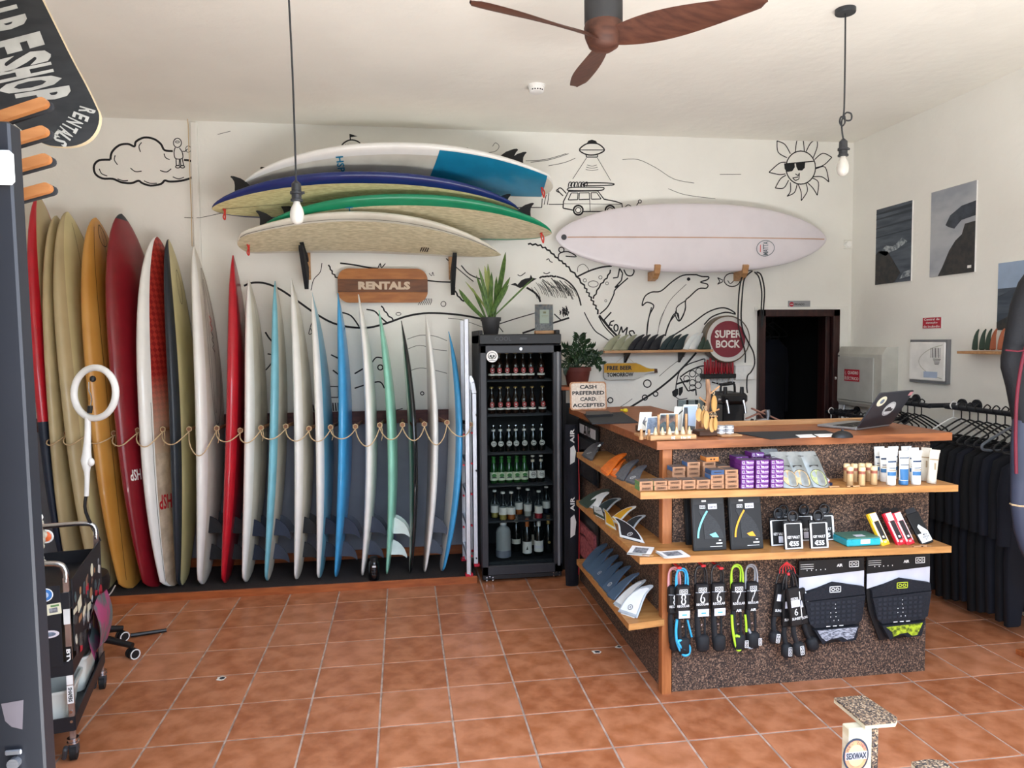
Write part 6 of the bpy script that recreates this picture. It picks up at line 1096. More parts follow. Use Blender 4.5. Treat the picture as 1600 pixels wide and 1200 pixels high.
# tins
pr = thing('wax_tin', '', 'tin', (0, 0, 0), 'small round tins'); lathe_part(pr, 'tin_base', [(.021, 0), (.022, .001), (.022, .012)], 'chrome', 18); lathe_part(pr, 'lid', [(.0228, .011), (.0228, .019), (.021, .0205)], 'aluminium', 18); lathe_part(pr, 'label_ring', [(.0224, .003), (.0224, .009)], 'white', 18)
tx = WY(1126, 680, 3.46).x; b = MB(); b.box((tx + .035, 3.44, CT + .006), (.11, .07, .01), .002); tag(b.build('wood_offcut', 'pine'), 'thin pale wood piece under the round tins', 'wood piece')
for k, (dx, lv, lab) in enumerate(((0, 0, 'round silver tin at the bottom, beside the driftwood stand'), (0, 1, 'round silver tin stacked on top, beside the driftwood stand'), (.046, 0, 'round silver tin at the bottom, toward the desk pad'), (.046, 1, 'round silver tin stacked on top, toward the desk pad'))):
    loc = (tx + dx, 3.46, CT + .0115 + .021 * lv)
    if k: dup(pr, loc, lab)
    else: pr.location = loc; pr['label'] = lab
# laptop, seen from behind its lid
mat('laptop_grey', (62, 64, 70), .45, .3); mat('laptop_base', (160, 162, 166), .4, .6); mat('stk_cream', (226, 222, 196), .5); mat('stk_grey', (206, 208, 208), .5)
hl = WZ(1334, 684, CT + .016); psi = R(26); e = V((math.cos(psi), math.sin(psi), 0)); back = V((math.sin(psi), -math.cos(psi), 0)); tl = R(32); upv = (back * math.sin(tl) + V((0, 0, 1)) * math.cos(tl)).normalized(); W_, H_ = .335, .225
hl = V((hl.x, 3.50, CT + .016)); hl.x = WY(1338, 682, 3.50).x
r = thing('laptop', 'open dark grey laptop with round stickers on its lid', 'laptop', hl + e * W_ / 2); b = MB(); nrm = e.cross(upv).normalized()
M_ = fr(hl, e, upv, nrm); b.prism([(x + W_ / 2, y + H_ / 2) for x, y in rrect(W_, H_, .01)], .007, M_); lid = b.build('lid', 'laptop_grey', r)
sg = .0085 if nrm.dot(CAM - hl) > 0 else -.0022
def lid_disc(x, y, rx, ry, m, z): b = MB(); b.prism([(x + rx * math.cos(6.2832 * k / 20), y + ry * math.sin(6.2832 * k / 20)) for k in range(20)], .0006, M_ @ Matrix.Translation((0, 0, z))); return b
s1 = lid_disc(.062, .172, .04, .032, 0, sg).build('sticker', 'stk_cream', lid); lid_disc(.066, .172, .017, .015, 0, sg + .0008).build('sticker_eye', 'pc_blue', lid); s2 = lid_disc(.19, .115, .052, .046, 0, sg).build('sticker', 'stk_grey', lid)
b = MB(); b.ribbon([M_ @ V((.19 + .046 * math.cos(6.2832 * k / 24), .115 + .04 * math.sin(6.2832 * k / 24), sg + .0012)) for k in range(25)], .002, nrm); b.prism([(.155, .10), (.225, .10), (.228, .115), (.205, .118), (.195, .128), (.17, .128), (.152, .115)], .0006, M_ @ Matrix.Translation((0, 0, sg + .001))); b.build('sticker_print', 'darkgrey', lid)
b = MB(); b.box((W_ - .022, H_ - .018, sg + .0004), (.034, .024, .0006), M=M_); b.build('corner_sticker', 'cord_pink', lid)
b = MB(); b.box((W_ / 2, -.115, -.0), (W_, .225, .013), .003, M=fr(hl - V((0, 0, .008)), e, back, (0, 0, 1))); bs = b.build('keyboard_base', 'laptop_base', r); b = MB()
for i in range(5):
    for j in range(12): b.box((.03 + .025 * j, -.05 - .022 * i, .0072), (.02, .017, .002), M=fr(hl - V((0, 0, .008)), e, back, (0, 0, 1)))
o = b.build('keys', 'black', bs); o['kind'] = 'stuff'
p = WZ(1316, 680, CT + .012); b = MB(); b.sphere((p.x, p.y, CT + .002), .055, 16, 8, (1, .62, .6)); b.v = [(x, y, max(z, CT + .001)) for x, y, z in b.v]; r = thing('computer_mouse', 'black computer mouse beside the laptop', 'mouse', (p.x, p.y, CT)); b.build('shell', 'black', r, smooth=60); b = MB(); b.cyl((p.x - .004, p.y - .0, CT + .036), (p.x + .004, p.y, CT + .036), .006, n=8); b.build('wheel', 'darkgrey', r)
# ================================================================== BACK COUNTER, TAPS, WALL THINGS
t = thing('back_counter', 'plain wooden back counter along the mural wall behind the shop counter', 'counter', (2.35, 5.45, 0)); b = MB(); b.box((2.30, 5.48, .96), (1.04, .62, .04), .004); b.build('worktop', 'counter_wood', t); b = MB(); b.box((2.30, 5.5, .47), (1.0, .56, .94), .004); b.build('carcass', 'pine', t)
mat('tap_black', (20, 21, 24), .35, coat=.3)
Yt = 5.30; a, c = WY(1122, 612, Yt), WY(1162, 640, Yt); xm = (a.x + c.x) / 2; r = thing('beer_tap', 'black two tap beer cooler tower with chrome taps', 'beer tap', (xm, Yt, .98)); wv = c.x - a.x
b = MB(); b.box((xm + .01, Yt + .1, (.982 + a.z - .09) / 2), (wv * .85, .26, a.z - .09 - .982), .01); b.build('cooler_body', 'tap_black', r); b = MB(); b.box((xm, Yt + .07, a.z - .05), (wv, .30, .08), .02); b.build('tap_head', 'tap_black', r)
b = MB(); b.tube(smooth_pts([(xm - .06, Yt + .05, a.z - .02), (xm - .055, Yt + .05, a.z + .05), (xm + .02, Yt + .05, a.z + .055), (xm + .05, Yt + .05, a.z + .05), (xm + .055, Yt + .05, a.z - .02)], 3), .009, 8); b.build('carry_handle', 'black', r)
for px in (1133, 1159):
    p = WY(px, 625, Yt - .05); b = MB(); b.cyl((p.x, Yt - .08, p.z), (p.x, Yt + .0, p.z), .014, n=12); b.cyl((p.x - .05, Yt - .05, p.z + .005), (p.x + .025, Yt - .05, p.z), .009, n=10); tp = b.build('tap', 'chrome', r, smooth=40); b = MB(); b.tube([(p.x, Yt - .075, p.z), (p.x + .005, Yt - .09, p.z - .05), (p.x + .01, Yt - .095, p.z - .10)], [.012, .009, .011], 10); b.build('spout', 'chrome', tp, smooth=40); b = MB(); b.cyl((p.x, Yt - .05, p.z + .02), (p.x, Yt - .05, p.z + .10), .02, .014, 12); b.build('tap_handle', 'black', tp)
# glasses beside it
pr = thing('drinking_glass', '', 'glass', (0, 0, 0), 'tall glasses on the back counter'); b = MB(); b.lathe([(.028, 0), (.033, .16), (.031, .16), (.026, .006)], n=16); b.build('glass_wall', 'clear_glass', pr, smooth=50)
for k, (px, lab) in enumerate(((1066, 'tall clear glass on the back counter, nearest the postcards'), (1082, 'tall clear glass on the back counter, middle of three'), (1094, 'tall clear glass on the back counter, beside the driftwood stand'))):
    loc = (WY(px, 650, 5.3).x, 5.3, .9805)
    b2 = WY(px, 625, 5.3).z
    if k: o = dup(pr, loc, lab)
    else: pr.location = loc; pr['label'] = lab; o = pr
    o.scale = (1.2, 1.2, (b2 - .98) / .16)
# wooden repair stand with pale crossed arms behind the desk pad
mat('pale_rose', (192, 146, 128), .6, c2=(168, 120, 104), vs=5)
ZCR = lambda x, y, Y: WY(1100 + x / 8.571, 560 + y / 8.571, Y)
r = thing('folding_stand', 'folding stand with crossed rose wooden arms and grey clamps', 'stand', ZCR(800, 900, 5.15)); Yk = 5.2
for q0, q1, w_ in (((640, 670), (1020, 835), .012), ((560, 810), (830, 690), .010), ((735, 745), (810, 830), .010), ((830, 880), (795, 960), .012), ((850, 880), (880, 960), .012)): b = MB(); b.bar(ZCR(*q0, Yk), ZCR(*q1, Yk + .03), w_ * 2, w_, .002); b.build('wooden_arm', 'pale_rose', r)
for q0, q1, w_ in (((850, 690), (860, 780), .018), ((700, 850), (830, 830), .02), ((870, 850), (1030, 880), .018), ((855, 780), (850, 880), .012)): b = MB(); b.tube([ZCR(*q0, Yk - .02), ZCR(*q1, Yk - .02)], w_, 8); b.build('clamp', 'steel', r, smooth=40)
b = MB(); b.tube(smooth_pts([ZCR(650, 810, Yk), ZCR(640, 860, Yk), ZCR(690, 890, Yk), ZCR(850, 890, Yk), ZCR(1040, 890, Yk)], 4), .012, 8); b.build('black_bar', 'black', r); z0 = ZCR(850, 900, Yk); b = MB(); b.cyl((z0.x, Yk, .981), (z0.x, Yk, z0.z + .02), .02, n=10); b.build('stand_post', 'black', r)
p = WY(1178, 668, 5.30); b = MB(); b.box((p.x, 5.42, (.981 + p.z) / 2), (.30, .2, p.z - .981), .01); tag(b.build('tool_chest', 'darkred'), 'dark red tool chest beside the beer taps', 'tool chest')
# shelf of fins on the mural wall
a, c = WY(944, 548, 5.66), WY(1114, 548, 5.66); zs = a.z; r = thing('wall_shelf', 'narrow pale wooden shelf with black brackets below the dolphin', 'shelf', ((a.x + c.x) / 2, YB, zs)); b = MB(); b.box(((a.x + c.x) / 2, YB - .085, zs - .01), (c.x - a.x, .165, .02), .002); b.build('shelf_board', 'pine', r)
for px in (978, 1063): x = WY(px, 552, YB - .03).x; b = MB(); b.prism([(0, 0), (.13, 0), (.02, -.07), (0, -.085)], .02, fr((x - .01, YB - .002, zs - .021), (0, -1, 0), (0, 0, 1), (1, 0, 0))); b.build('bracket', 'black', r)
FS = [(950, 'f_olive'), (963, 'f_olive'), (976, 'f_olive'), (988, 'f_black'), (998, 'f_black'), (1010, 'f_black'), (1021, 'f_black'), (1037, 'f_teal'), (1047, 'f_teal'), (1058, 'f_teal'), (1074, 'f_white'), (1083, 'f_white'), (1096, 'f_green'), (1104, 'f_green')]
FD = dict(f_olive='pale olive', f_black='black', f_teal='dark teal', f_white='white', f_green='green')
for k, (px, m_) in enumerate(FS):
    yb = YB - .12 + .004 * (k % 3); x = WY(px, 548, yb).x; hh = .125 if k < 10 else .135
    e1 = V((-.105, -.05, 0)); e2 = V((.05, .05, hh)); o_ = V((x + .055, yb + .02, zs + .004)); r = display_fin(None, None, None, 0, 0, m_, None, f'{FD[m_]} fin on the narrow wall shelf, {ORDX[k]} from the fridge', 'fins on the narrow wall shelf', None, 'surf_fin', (o_, e1, e2))
# beer bottle shaped sign
mat('sg_yellow', (206, 158, 30), .5, c2=(190, 140, 24), vs=6); mat('sg_grey', (190, 190, 186), .5)
Yg = YB - .035; zt0 = zs - .03; g = lambda x, y, d=0: WY(860 + x / 5, 480 + y / 5, Yg - d); r = thing('bottle_sign', 'wooden bottle shaped sign in yellow and grey hanging below the fin shelf', 'sign', g(550, 500))
OUTL = [(418, 445), (440, 436), (670, 434), (700, 445), (750, 470), (780, 478), (835, 480), (840, 512), (780, 512), (740, 520), (700, 548), (660, 565), (440, 568), (418, 545)]
def flat(b, pts, t, d=0): P = [g(x, y, d) for x, y in pts]; n = len(P); b.add(P + [p + V((0, t, 0)) for p in P], [tuple(range(n)), tuple(range(n, 2 * n))] + [(i, (i + 1) % n, n + (i + 1) % n, n + i) for i in range(n)])
b = MB(); flat(b, OUTL, .014); b.build('bottle_board', 'sg_grey', r); b = MB(); flat(b, [(420, 447), (440, 439), (670, 437), (700, 448), (750, 473), (780, 481), (812, 482), (812, 498), (740, 508), (420, 512)], .001, .0015); b.build('yellow_half', 'sg_yellow', r); b = MB(); flat(b, [(812, 480), (835, 482), (838, 512), (812, 512)], .001, .002); b.build('cork_end', 'dark_wood', r)
b = MB(); b.text('FREE BEER', g(540, 474, .0035), *FRONT, w=(g(640, 0) - g(444, 0)).x, h=.034, bold=.04); b.build('lettering', 'black', r); b = MB(); b.text('TOMORROW', g(545, 527, .0035), *FRONT, w=(g(650, 0) - g(440, 0)).x, h=.034, bold=.04); b.build('lettering', 'black', r)
b = MB(); b.tube([g(515, 432), g(585, 372), g(650, 432)], .0016, 5); b.build('hanging_string', 'rope', r)
# round beer sign
mat('sb_red', (124, 38, 52), .45); mat('sb_rim', (112, 98, 84), .4, .5); mat('sb_white', (206, 204, 200), .4); mat('sb_text', (226, 220, 214), .5)
Yr = YB - .10; cR = WY(1137, 530, Yr); rad = (WY(1172, 530, Yr).x - WY(1102, 530, Yr).x) / 2; r = thing('round_sign', 'round illuminated style beer sign in dark red with pale rim', 'sign', (cR.x, YB, cR.z)); T = fr(cR, *FRONT, (0, -1, 0))
b = MB(); b.lathe([(rad * .98, -.095), (rad, -.09), (rad, 0), (rad * .95, .008), (rad * .94, 0)], n=40, M=T); b.build('rim', 'sb_rim', r, smooth=40); b = MB(); b.prism(circ(rad * .95, 40), .004, T); b.build('white_ring', 'sb_white', r); b = MB(); b.prism(circ(rad * .77, 40), .004, T @ Matrix.Translation((0, 0, .004))); b.build('red_disc', 'sb_red', r)
b = MB(); b.text('SUPER', T @ V((0, rad * .22, .0095)), *FRONT, w=rad * 1.18, h=rad * .33, bold=.03); b.text('BOCK', T @ V((0, -rad * .2, .0095)), *FRONT, w=rad * 1.08, h=rad * .33, bold=.03); b.build('lettering', 'sb_text', r)
# rack of red handled tools
mat('tool_red', (158, 26, 40), .45); Yk = YB - .06
p0, p1 = WY(1098, 588, Yk), WY(1148, 588, Yk); r = thing('tool_holder', 'black wall rack for red handled screwdrivers under the round sign', 'tool rack', ((p0.x + p1.x) / 2, YB, p0.z)); zr = p0.z; b = MB(); b.box(((p0.x + p1.x) / 2, YB - .045, zr), (p1.x - p0.x, .09, .036), .004); b.build('rack_bar', 'black', r)
for k in range(11):
    px = 1101.5 + 4.3 * k; row = k % 2; y = Yk + (.022 if row else -.01); x = WY(px, 580, y).x; h_ = WY(px, 565 - 3 * (k % 3), y).z; t_ = thing('screwdriver', f'red handled screwdriver in the wall rack, {ORDX[k]} from the turtle', 'screwdriver', (x, y, zr), 'red handled screwdrivers'); b = MB(); b.lathe([(.006, .018), (.0105, .026), (.0115, .06), (.0085, h_ - zr - .02), (.0105, h_ - zr - .006), (.006, h_ - zr)], (x, y, zr), 10); b.build('handle', 'tool_red', t_, smooth=50); b = MB(); b.cyl((x, y, zr - .05 - .012 * (k % 3)), (x, y, zr + .018), .003, n=8); b.build('shaft', 'steel', t_)
# hoses hung on the second board peg
mat('hose', (24, 24, 27), .5)
gA = lambda x, y, Y=YB - .13: WY(780 + x / 2.857, 180 + y / 2.857, Y)
b = MB()
for k, q in enumerate(([(1125, 690), (1090, 710), (1072, 780), (1066, 900), (1072, 960), (1085, 1010), (1098, 1060), (1098, 1105)], [(1130, 695), (1095, 730), (1085, 800), (1080, 900), (1088, 960), (1110, 1010), (1135, 1060), (1140, 1110), (1125, 1145), (1108, 1165), (1105, 1210), (1108, 1240)], [(1150, 700), (1170, 715), (1184, 780), (1180, 862), (1175, 940)], [(1140, 700), (1160, 725), (1172, 790), (1170, 870), (1172, 950)])):
    b.tube(smooth_pts([gA(x, y, YB - .13 + .0 * k + (.008 * k)) for x, y in q], 5), .006, 8)
tag(b.build('hose_loop', 'hose', smooth=60), 'black hoses looped over the wooden peg beside the doorway', 'hose')
b = MB(); p = WY(1154, 610, YB - .035); q = WY(1154, 593, YB - .035)
r = thing('socket_box', 'white multi socket panel on the wall beside the doorway', 'socket', (p.x, YB, p.z)); a, c = WY(1148, 571, YB - .02), WY(1177, 593, YB - .02); b = MB(); b.box(((a.x + c.x) / 2, YB - .018, (a.z + c.z) / 2), (c.x - a.x, .036, a.z - c.z), .004); b.build('panel', 'white', r)
for i in range(3):
    for j in range(2): b = MB(); b.box((a.x + (c.x - a.x) * (.2 + .3 * i), YB - .037, c.z + (a.z - c.z) * (.28 + .44 * j)), (.03, .003, .035), .001); b.build('socket_plate', 'paper', r)
# ZZ plant between fridge and counter on a tall black stand
pc = V((1.33, 5.50, 0)); zp = WY(905, 603, 5.50).z; r = thing('plant_stand', 'tall slim black plant stand behind the counter end', 'stand', (pc.x, pc.y, 0)); b = MB(); b.box((pc.x, pc.y, zp - .012), (.34, .26, .024), .003); b.build('stand_top', 'trim_wood', r)
for sx in (-1, 1):
    for sy in (-1, 1): b = MB(); b.box((pc.x + sx * .13, pc.y + sy * .1, (zp - .024) / 2), (.03, .03, zp - .024), .003); b.build('leg', 'black', r)
b = MB(); b.box((pc.x, pc.y + .11, zp * .55), (.26, .01, zp * .7)); b.build('back_panel', 'black', r)
r = thing('zz_plant', 'dark glossy leaved plant in terracotta pot beside the fridge', 'plant', (pc.x, pc.y, zp)); b = MB(); b.lathe([(.075, 0), (.08, .005), (.10, .115), (.108, .115), (.108, .145), (.095, .145), (.09, .12)], (pc.x, pc.y, zp + .001), 20); b.build('pot', 'terracotta', r, smooth=40); b = MB(); b.lathe([(0, .11), (.09, .122), (0, .126)], (pc.x, pc.y, zp), 16); b.build('soil', 'soil', r)
random.seed(5)
for px, py, dy in ((881, 545, .02), (884, 560, -.1), (893, 540, -.05), (905, 525, 0), (915, 530, .05), (926, 545, -.03), (930, 558, -.08), (937, 556, .04), (938, 570, -.06), (880, 575, -.1), (918, 555, -.12), (897, 562, -.14)):
    tp = WY(px, py, 5.5 + dy); bs_ = V((pc.x + random.uniform(-.04, .04), pc.y + random.uniform(-.04, .04), zp + .12)); mid = bs_.lerp(tp, .55) + V((0, 0, .05)); P = smooth_pts([bs_, mid, tp], 6); b = MB(); b.tube(P, .004, 6); 
    for i in range(3, len(P)):
        t_ = (P[min(i + 1, len(P) - 1)] - P[i - 1]).normalized(); sd = V((t_.z, random.uniform(-.4, .4), -t_.x)).normalized()
        for s_ in (-1, 1):
            q = P[i]; l_ = random.uniform(.045, .07); tip = q + (sd * s_ * .8 + t_ * .5).normalized() * l_; w_ = t_ * .013; up_ = sd.cross(t_) * .004; m1 = q.lerp(tip, .45); b.add([q, m1 + w_ + up_, tip, m1 - w_ + up_, m1 - up_ * 1.0], [(0, 1, 4), (1, 2, 4), (2, 3, 4), (3, 0, 4)])
    b.build('leafy_stem', 'leaf_dark', r)
# ================================================================== RIGHT WALL
def on_right(pxs, d=.0): return [WX(x, y, XR - d) for x, y in pxs]
def wall_print(px, name, label, cat, m, group=None, edge='white', th=.012):
    P = on_right(px); y0, y1 = max(p.y for p in P), min(p.y for p in P); z0, z1 = sum(p.z for p in P[2:]) / 2, sum(p.z for p in P[:2]) / 2
    r = thing(name, label, cat, (XR, (y0 + y1) / 2, z0), group); T = fr((XR - .0005, y0, z0), (0, -1, 0), (0, 0, 1), (-1, 0, 0)); w, h = y0 - y1, z1 - z0
    b = MB(); b.box((w / 2, h / 2, th / 2), (w, h, th), .001, M=T); b.build('board', edge, r); return r, T, w, h, th
def face(r, T, pts, w, h, z, m, nm): b = MB(); b.prism([(x * w, y * h) for x, y in pts], .0008, T @ Matrix.Translation((0, 0, z))); return b.build(nm, m, r)
mat('ph_sea', (82, 92, 104), .55, c2=(58, 68, 80), vs=5, stretch=(1, .6, 5), detail=6); mat('ph_rock', (44, 46, 50), .6, c2=(62, 60, 58), vs=24, detail=6); mat('ph_fog', (150, 156, 166), .55, c2=(176, 180, 186), vs=3, stretch=(1, 1, 2)); mat('ph_hill', (66, 74, 86), .6, c2=(50, 56, 66), vs=14); mat('ph_foam', (176, 184, 190), .6, c2=(84, 94, 104), vs=40, detail=6); mat('ph_sky', (150, 170, 196), .55); mat('ph_dark', (48, 56, 66), .6)
SQ = [(0, 0), (1, 0), (1, 1), (0, 1)]
r, T, w, h, th = wall_print([(1372, 327), (1428, 314), (1425, 440), (1370, 444)], 'poster', 'grey photo print of wave lines above dark rocks', 'poster', 'ph_sea', 'photo prints on the right wall')
face(r, T, SQ, w, h, th, 'ph_sea', 'sea_print'); face(r, T, [(0, 0), (.55, 0), (.72, .12), (.5, .3), (.35, .42), (.1, .45), (0, .4)], w, h, th + .001, 'ph_rock', 'rock_print')
for k, z in enumerate((.62, .74, .86, .93)): face(r, T, [(0, z), (1, z + .02 - .01 * k), (1, z + .035), (0, z + .015)], w, h, th + .001, 'ph_dark', 'wave_line')
face(r, T, [(.1, .42), (.3, .5), (.5, .47), (.75, .56), (.9, .5), (.6, .42), (.4, .4), (.3, .36)], w, h, th + .001, 'ph_foam', 'foam_print'); face(r, T, [(.7, .04), (.98, .06), (.98, .14), (.8, .12)], w, h, th + .001, 'ph_foam', 'foam_print')
r, T, w, h, th = wall_print([(1458, 300), (1528, 283), (1525, 425), (1456, 433)], 'poster', 'grey photo print of foggy cliff coast', 'poster', 'ph_fog', 'photo prints on the right wall')
face(r, T, SQ, w, h, th, 'ph_fog', 'fog_print'); face(r, T, [(.35, .58), (.45, .68), (.7, .76), (1, .78), (1, .62), (.7, .6), (.55, .52), (.42, .55)], w, h, th + .001, 'ph_hill', 'far_cliff'); face(r, T, [(.2, 0), (1, 0), (1, .56), (.78, .55), (.72, .44), (.58, .38), (.45, .28), (.3, .1)], w, h, th + .0015, 'ph_rock', 'near_cliff'); face(r, T, [(.86, .05), (.94, .05), (.94, .08), (.86, .08)], w, h, th + .003, 'white', 'small_mark')
r, T, w, h, th = wall_print([(1563, 414), (1640, 399), (1637, 515), (1563, 515)], 'poster', 'photo print of a headland partly behind the board bag', 'poster', 'ph_sea', 'photo prints on the right wall')
face(r, T, SQ, w, h, th, 'ph_sea', 'sea_print'); face(r, T, [(0, .62), (1, .62), (1, 1), (0, 1)], w, h, th + .001, 'ph_sky', 'sky_print'); face(r, T, [(0, .5), (.4, .62), (1, .78), (1, .5)], w, h, th + .0015, 'ph_hill', 'headland'); face(r, T, [(.0, 0), (1, 0), (1, .3), (.4, .25), (0, .12)], w, h, th + .0015, 'ph_rock', 'rock_print')
mat('sign_red', (182, 40, 58), .4)
def wsign(px, name, label, lines, m, bgedge='white', fs=.2):
    r, T, w, h, th = wall_print(px, name, label, 'sign', m, None, bgedge, .004); face(r, T, [(.03, .04), (.97, .04), (.97, .96), (.03, .96)], w, h, th, m, 'sign_face'); b = MB(); n = len(lines)
    for k, (s_, ww) in enumerate(lines): b.text(s_, T @ V((w * .5, h * (1 - (k + .6) / (n + .25)), th + .0015)), (0, -1, 0), (0, 0, 1), w=w * ww, h=h * fs, bold=.02)
    b.build('lettering', 'white', r)
wsign([(1442, 496), (1472, 495), (1472, 513), (1442, 514)], 'fire_sign', 'small dark red sign above the white alarm panel', [('Central de', .8), ('deteção', .6), ('de incêndio', .85)], 'sign_red')
# electrical cabinet
mat('cab_grey', (196, 196, 188), .45); mat('cab_door', (186, 188, 184), .35)
P = on_right([(1329, 545), (1404, 542), (1402, 632), (1328, 635)]); y0, y1 = min(P[0].y, YB - .02), P[1].y; z0, z1 = 1.19, P[1].z; r = thing('electrical_cabinet', 'grey electrical cabinet with red warning sticker on the right wall', 'cabinet', (XR, (y0 + y1) / 2, z0)); T = fr((XR - .001, y0, z0), (0, -1, 0), (0, 0, 1), (-1, 0, 0)); w, h = y0 - y1, z1 - z0
b = MB(); b.prism([(0, 0), (.12, 0), (.14, .03), (.14, h - .06), (.10, h), (0, h)], w, fr((XR - .001, y0, z0), (-1, 0, 0), (0, 0, 1), (0, -1, 0))); b.build('cabinet_body', 'cab_grey', r)
b = MB(); b.box((w * .46, h * .46, .147), (w * .8, h * .74, .012), .006, M=T); dr = b.build('door', 'cab_door', r)
b = MB(); b.box((w * .40, h * .52, .1538), (w * .34, h * .2, .0016), M=T); st = b.build('warning_sticker', 'sign_red', dr); b = MB(); b.text('QUADRO', T @ V((w * .43, h * .56, .1555)), (0, -1, 0), (0, 0, 1), w=w * .24, h=h * .065, bold=.03); b.text('ELÉCTRICO', T @ V((w * .40, h * .475, .1555)), (0, -1, 0), (0, 0, 1), w=w * .31, h=h * .065, bold=.02); b.ribbon([T @ V(q) for q in ((w * .265, h * .59, .1555), (w * .25, h * .545, .1555), (w * .275, h * .545, .1555), (w * .26, h * .51, .1555))], .004, (-1, 0, 0)); b.build('lettering', 'white', st)
b = MB(); b.box((w * .06, h * .84, .142), (.02, .012, .006), .002, M=T); b.build('latch', 'darkgrey', r); b = MB(); b.cyl(T @ V((w * .02, h * .45, .15)), T @ V((w * .02, h * .45, .165)), .014); b.build('knob', 'cab_grey', r)
# fire alarm panel
r, T, w, h, th = wall_print([(1428, 531), (1486, 530), (1485, 599), (1427, 598)], 'alarm_panel', 'white alarm panel with curved cover below the small red sign', 'alarm panel', 'white', None, 'grey', .03)
b = MB(); b.box((w * .5, h * .5, th + .006), (w * .95, h * .88, .014), .006, M=T); b.build('cover', 'paper', r); b = MB(); P = [T @ V((w * (.92 - .62 * math.sin(math.pi * k / 12) ** .7), h * (.12 + .76 * k / 12), th + .0135)) for k in range(13)]; b.ribbon(P, .006, (-1, 0, 0)); b.build('cover_crease', 'cab_grey', r)
b = MB()
for k in range(7): b.box((w * (.62 + .04 * k), h * .7, th + .0137), (.006 if k % 2 else .003, h * .22, .0008), M=T)
for k in range(5): b.box((w * .78, h * (.56 - .03 * k), th + .0137), (w * .2 * (1 - .12 * k), .004, .0008), M=T)
b.build('display_print', 'darkgrey', r); b = MB(); b.box((w * .62, h * .2, th + .0137), (w * .36, h * .14, .0008), M=T); b.build('small_label', 'pc_sky', r)
# little fin shelf
a, c = WX(1507, 549, XR - .06), WX(1600, 545, XR - .06); r = thing('wall_shelf', 'short pale wooden shelf with upright fins on the right wall', 'shelf', (XR, a.y, a.z)); b = MB(); b.box((XR - .06, (a.y + c.y) / 2, a.z - .006), (.118, a.y - c.y, .018), .002); b.build('shelf_board', 'pine', r)
for k, (px, m_) in enumerate(((1523, 'f_green'), (1534, 'f_green'), (1543, 'f_green'), (1551, 'f_brown'), (1563, 'f_brown'))):
    p = WX(px, 546, XR - .07); e1 = V((-.034, .012, 0)); e2 = V((-.004, .0, .135)); display_fin(None, None, None, 0, 0, m_, None, f'{"dark green" if m_ == "f_green" else "brown"} fin on the short wall shelf, {ORD[k]} from the alarm panel', 'fins on the short wall shelf', None, 'surf_fin', (p - e1 * .5, e1, e2))
# doorway sign, wall sensor, mop handle
a, c = WY(1232, 470, YB - .01), WY(1266, 481, YB - .01); r = thing('private_sign', 'small metal sign with red no entry disc above the doorway', 'sign', ((a.x + c.x) / 2, YB, c.z)); b = MB(); b.box(((a.x + c.x) / 2, YB - .006, (a.z + c.z) / 2), (c.x - a.x, .008, a.z - c.z), .001); b.build('plate', 'steel', r); T = fr((a.x + .028, YB - .0105, (a.z + c.z) / 2), *FRONT, (0, -1, 0)); b = MB(); b.prism(circ(.02, 16), .0008, T); b.build('red_disc', 'sign_red', r); b = MB(); b.box((0, 0, .0014), (.026, .006, .0008), M=T); b.build('bar', 'white', r); b = MB(); b.text('PRIVADO', (a.x + .10, YB - .0112, (a.z + c.z) / 2), *FRONT, w=.09, bold=.02); b.build('lettering', 'ink', r)
p = WY(1326, 382, YB - .01); p.x = min(p.x, XR - .045); r = thing('wall_sensor', 'small white round sensor on the wall near the room corner', 'sensor', p); b = MB(); b.box((p.x, YB - .008, p.z), (.07, .014, .075), .004); b.build('back_plate', 'wall_paint', r); b = MB(); b.lathe([(.028, -.03), (.024, -.042), (0.001, -.044)], n=20, M=fr((p.x - .008, YB, p.z), (1, 0, 0), (0, 0, 1), (0, 1, 0))); b.cyl((p.x - .008, YB - .032, p.z), (p.x - .008, YB - .01, p.z), .028); b.build('dome', 'white', r, smooth=50)
mat('mop_blue', (60, 120, 190), .4); p0, p1 = WY(1317, 645, YB - .1), WY(1324, 607, YB - .05); d = (p1 - p0).normalized(); r = thing('mop', 'mop with blue handle leaning in the room corner', 'mop', (p0 - d * (p0.z / d.z)).to_tuple()); b = MB(); base = p0 - d * ((p0.z - .08) / d.z); b.tube([base, p1 - d * .13], .011, 8); b.build('pole', 'aluminium', r); b = MB(); b.tube([p1 - d * .14, p1], .014, 8); b.build('handle', 'mop_blue', r); b = MB(); b.sphere(base - V((0, 0, .03)), .05, 10, 6, (1.2, 1, .9)); b.build('mop_head', 'paper', r)
# clothes rails on the right wall
mat('pipe', (40, 42, 48), .5, .3)
def crail(X, Z, ya, yb, label, ends):
    r = thing('clothes_rail', label, 'rail', (X, (ya + yb) / 2, Z), 'pipe clothes rails'); b = MB(); b.tube([(X, ya, Z), (X, yb, Z)], .0165, 12); b.build('pipe', 'pipe', r, smooth=40)
    for y in ends: b = MB(); b.cyl((X, y, Z), (XR - .012, y, Z), .0165, n=12); b.build('arm', 'pipe', r, smooth=40); b = MB(); b.cyl((XR - .014, y, Z), (XR - .001, y, Z), .042, n=20); b.build('flange', 'pipe', r, smooth=40)
RD = (3.60, 1.29); RC = (3.56, 1.285); RBx = (3.56, 1.13)
crail(RD[0], RD[1], 4.40, 3.05, 'black pipe clothes rail nearest the board bag', (4.39, 3.08)); crail(RC[0], RC[1], 4.98, 4.5, 'black pipe clothes rail behind the laptop', (4.977, 4.518)); crail(RBx[0], RBx[1], 5.72, 5.05, 'lower black pipe clothes rail under the electrical cabinet', (5.70, 5.10))
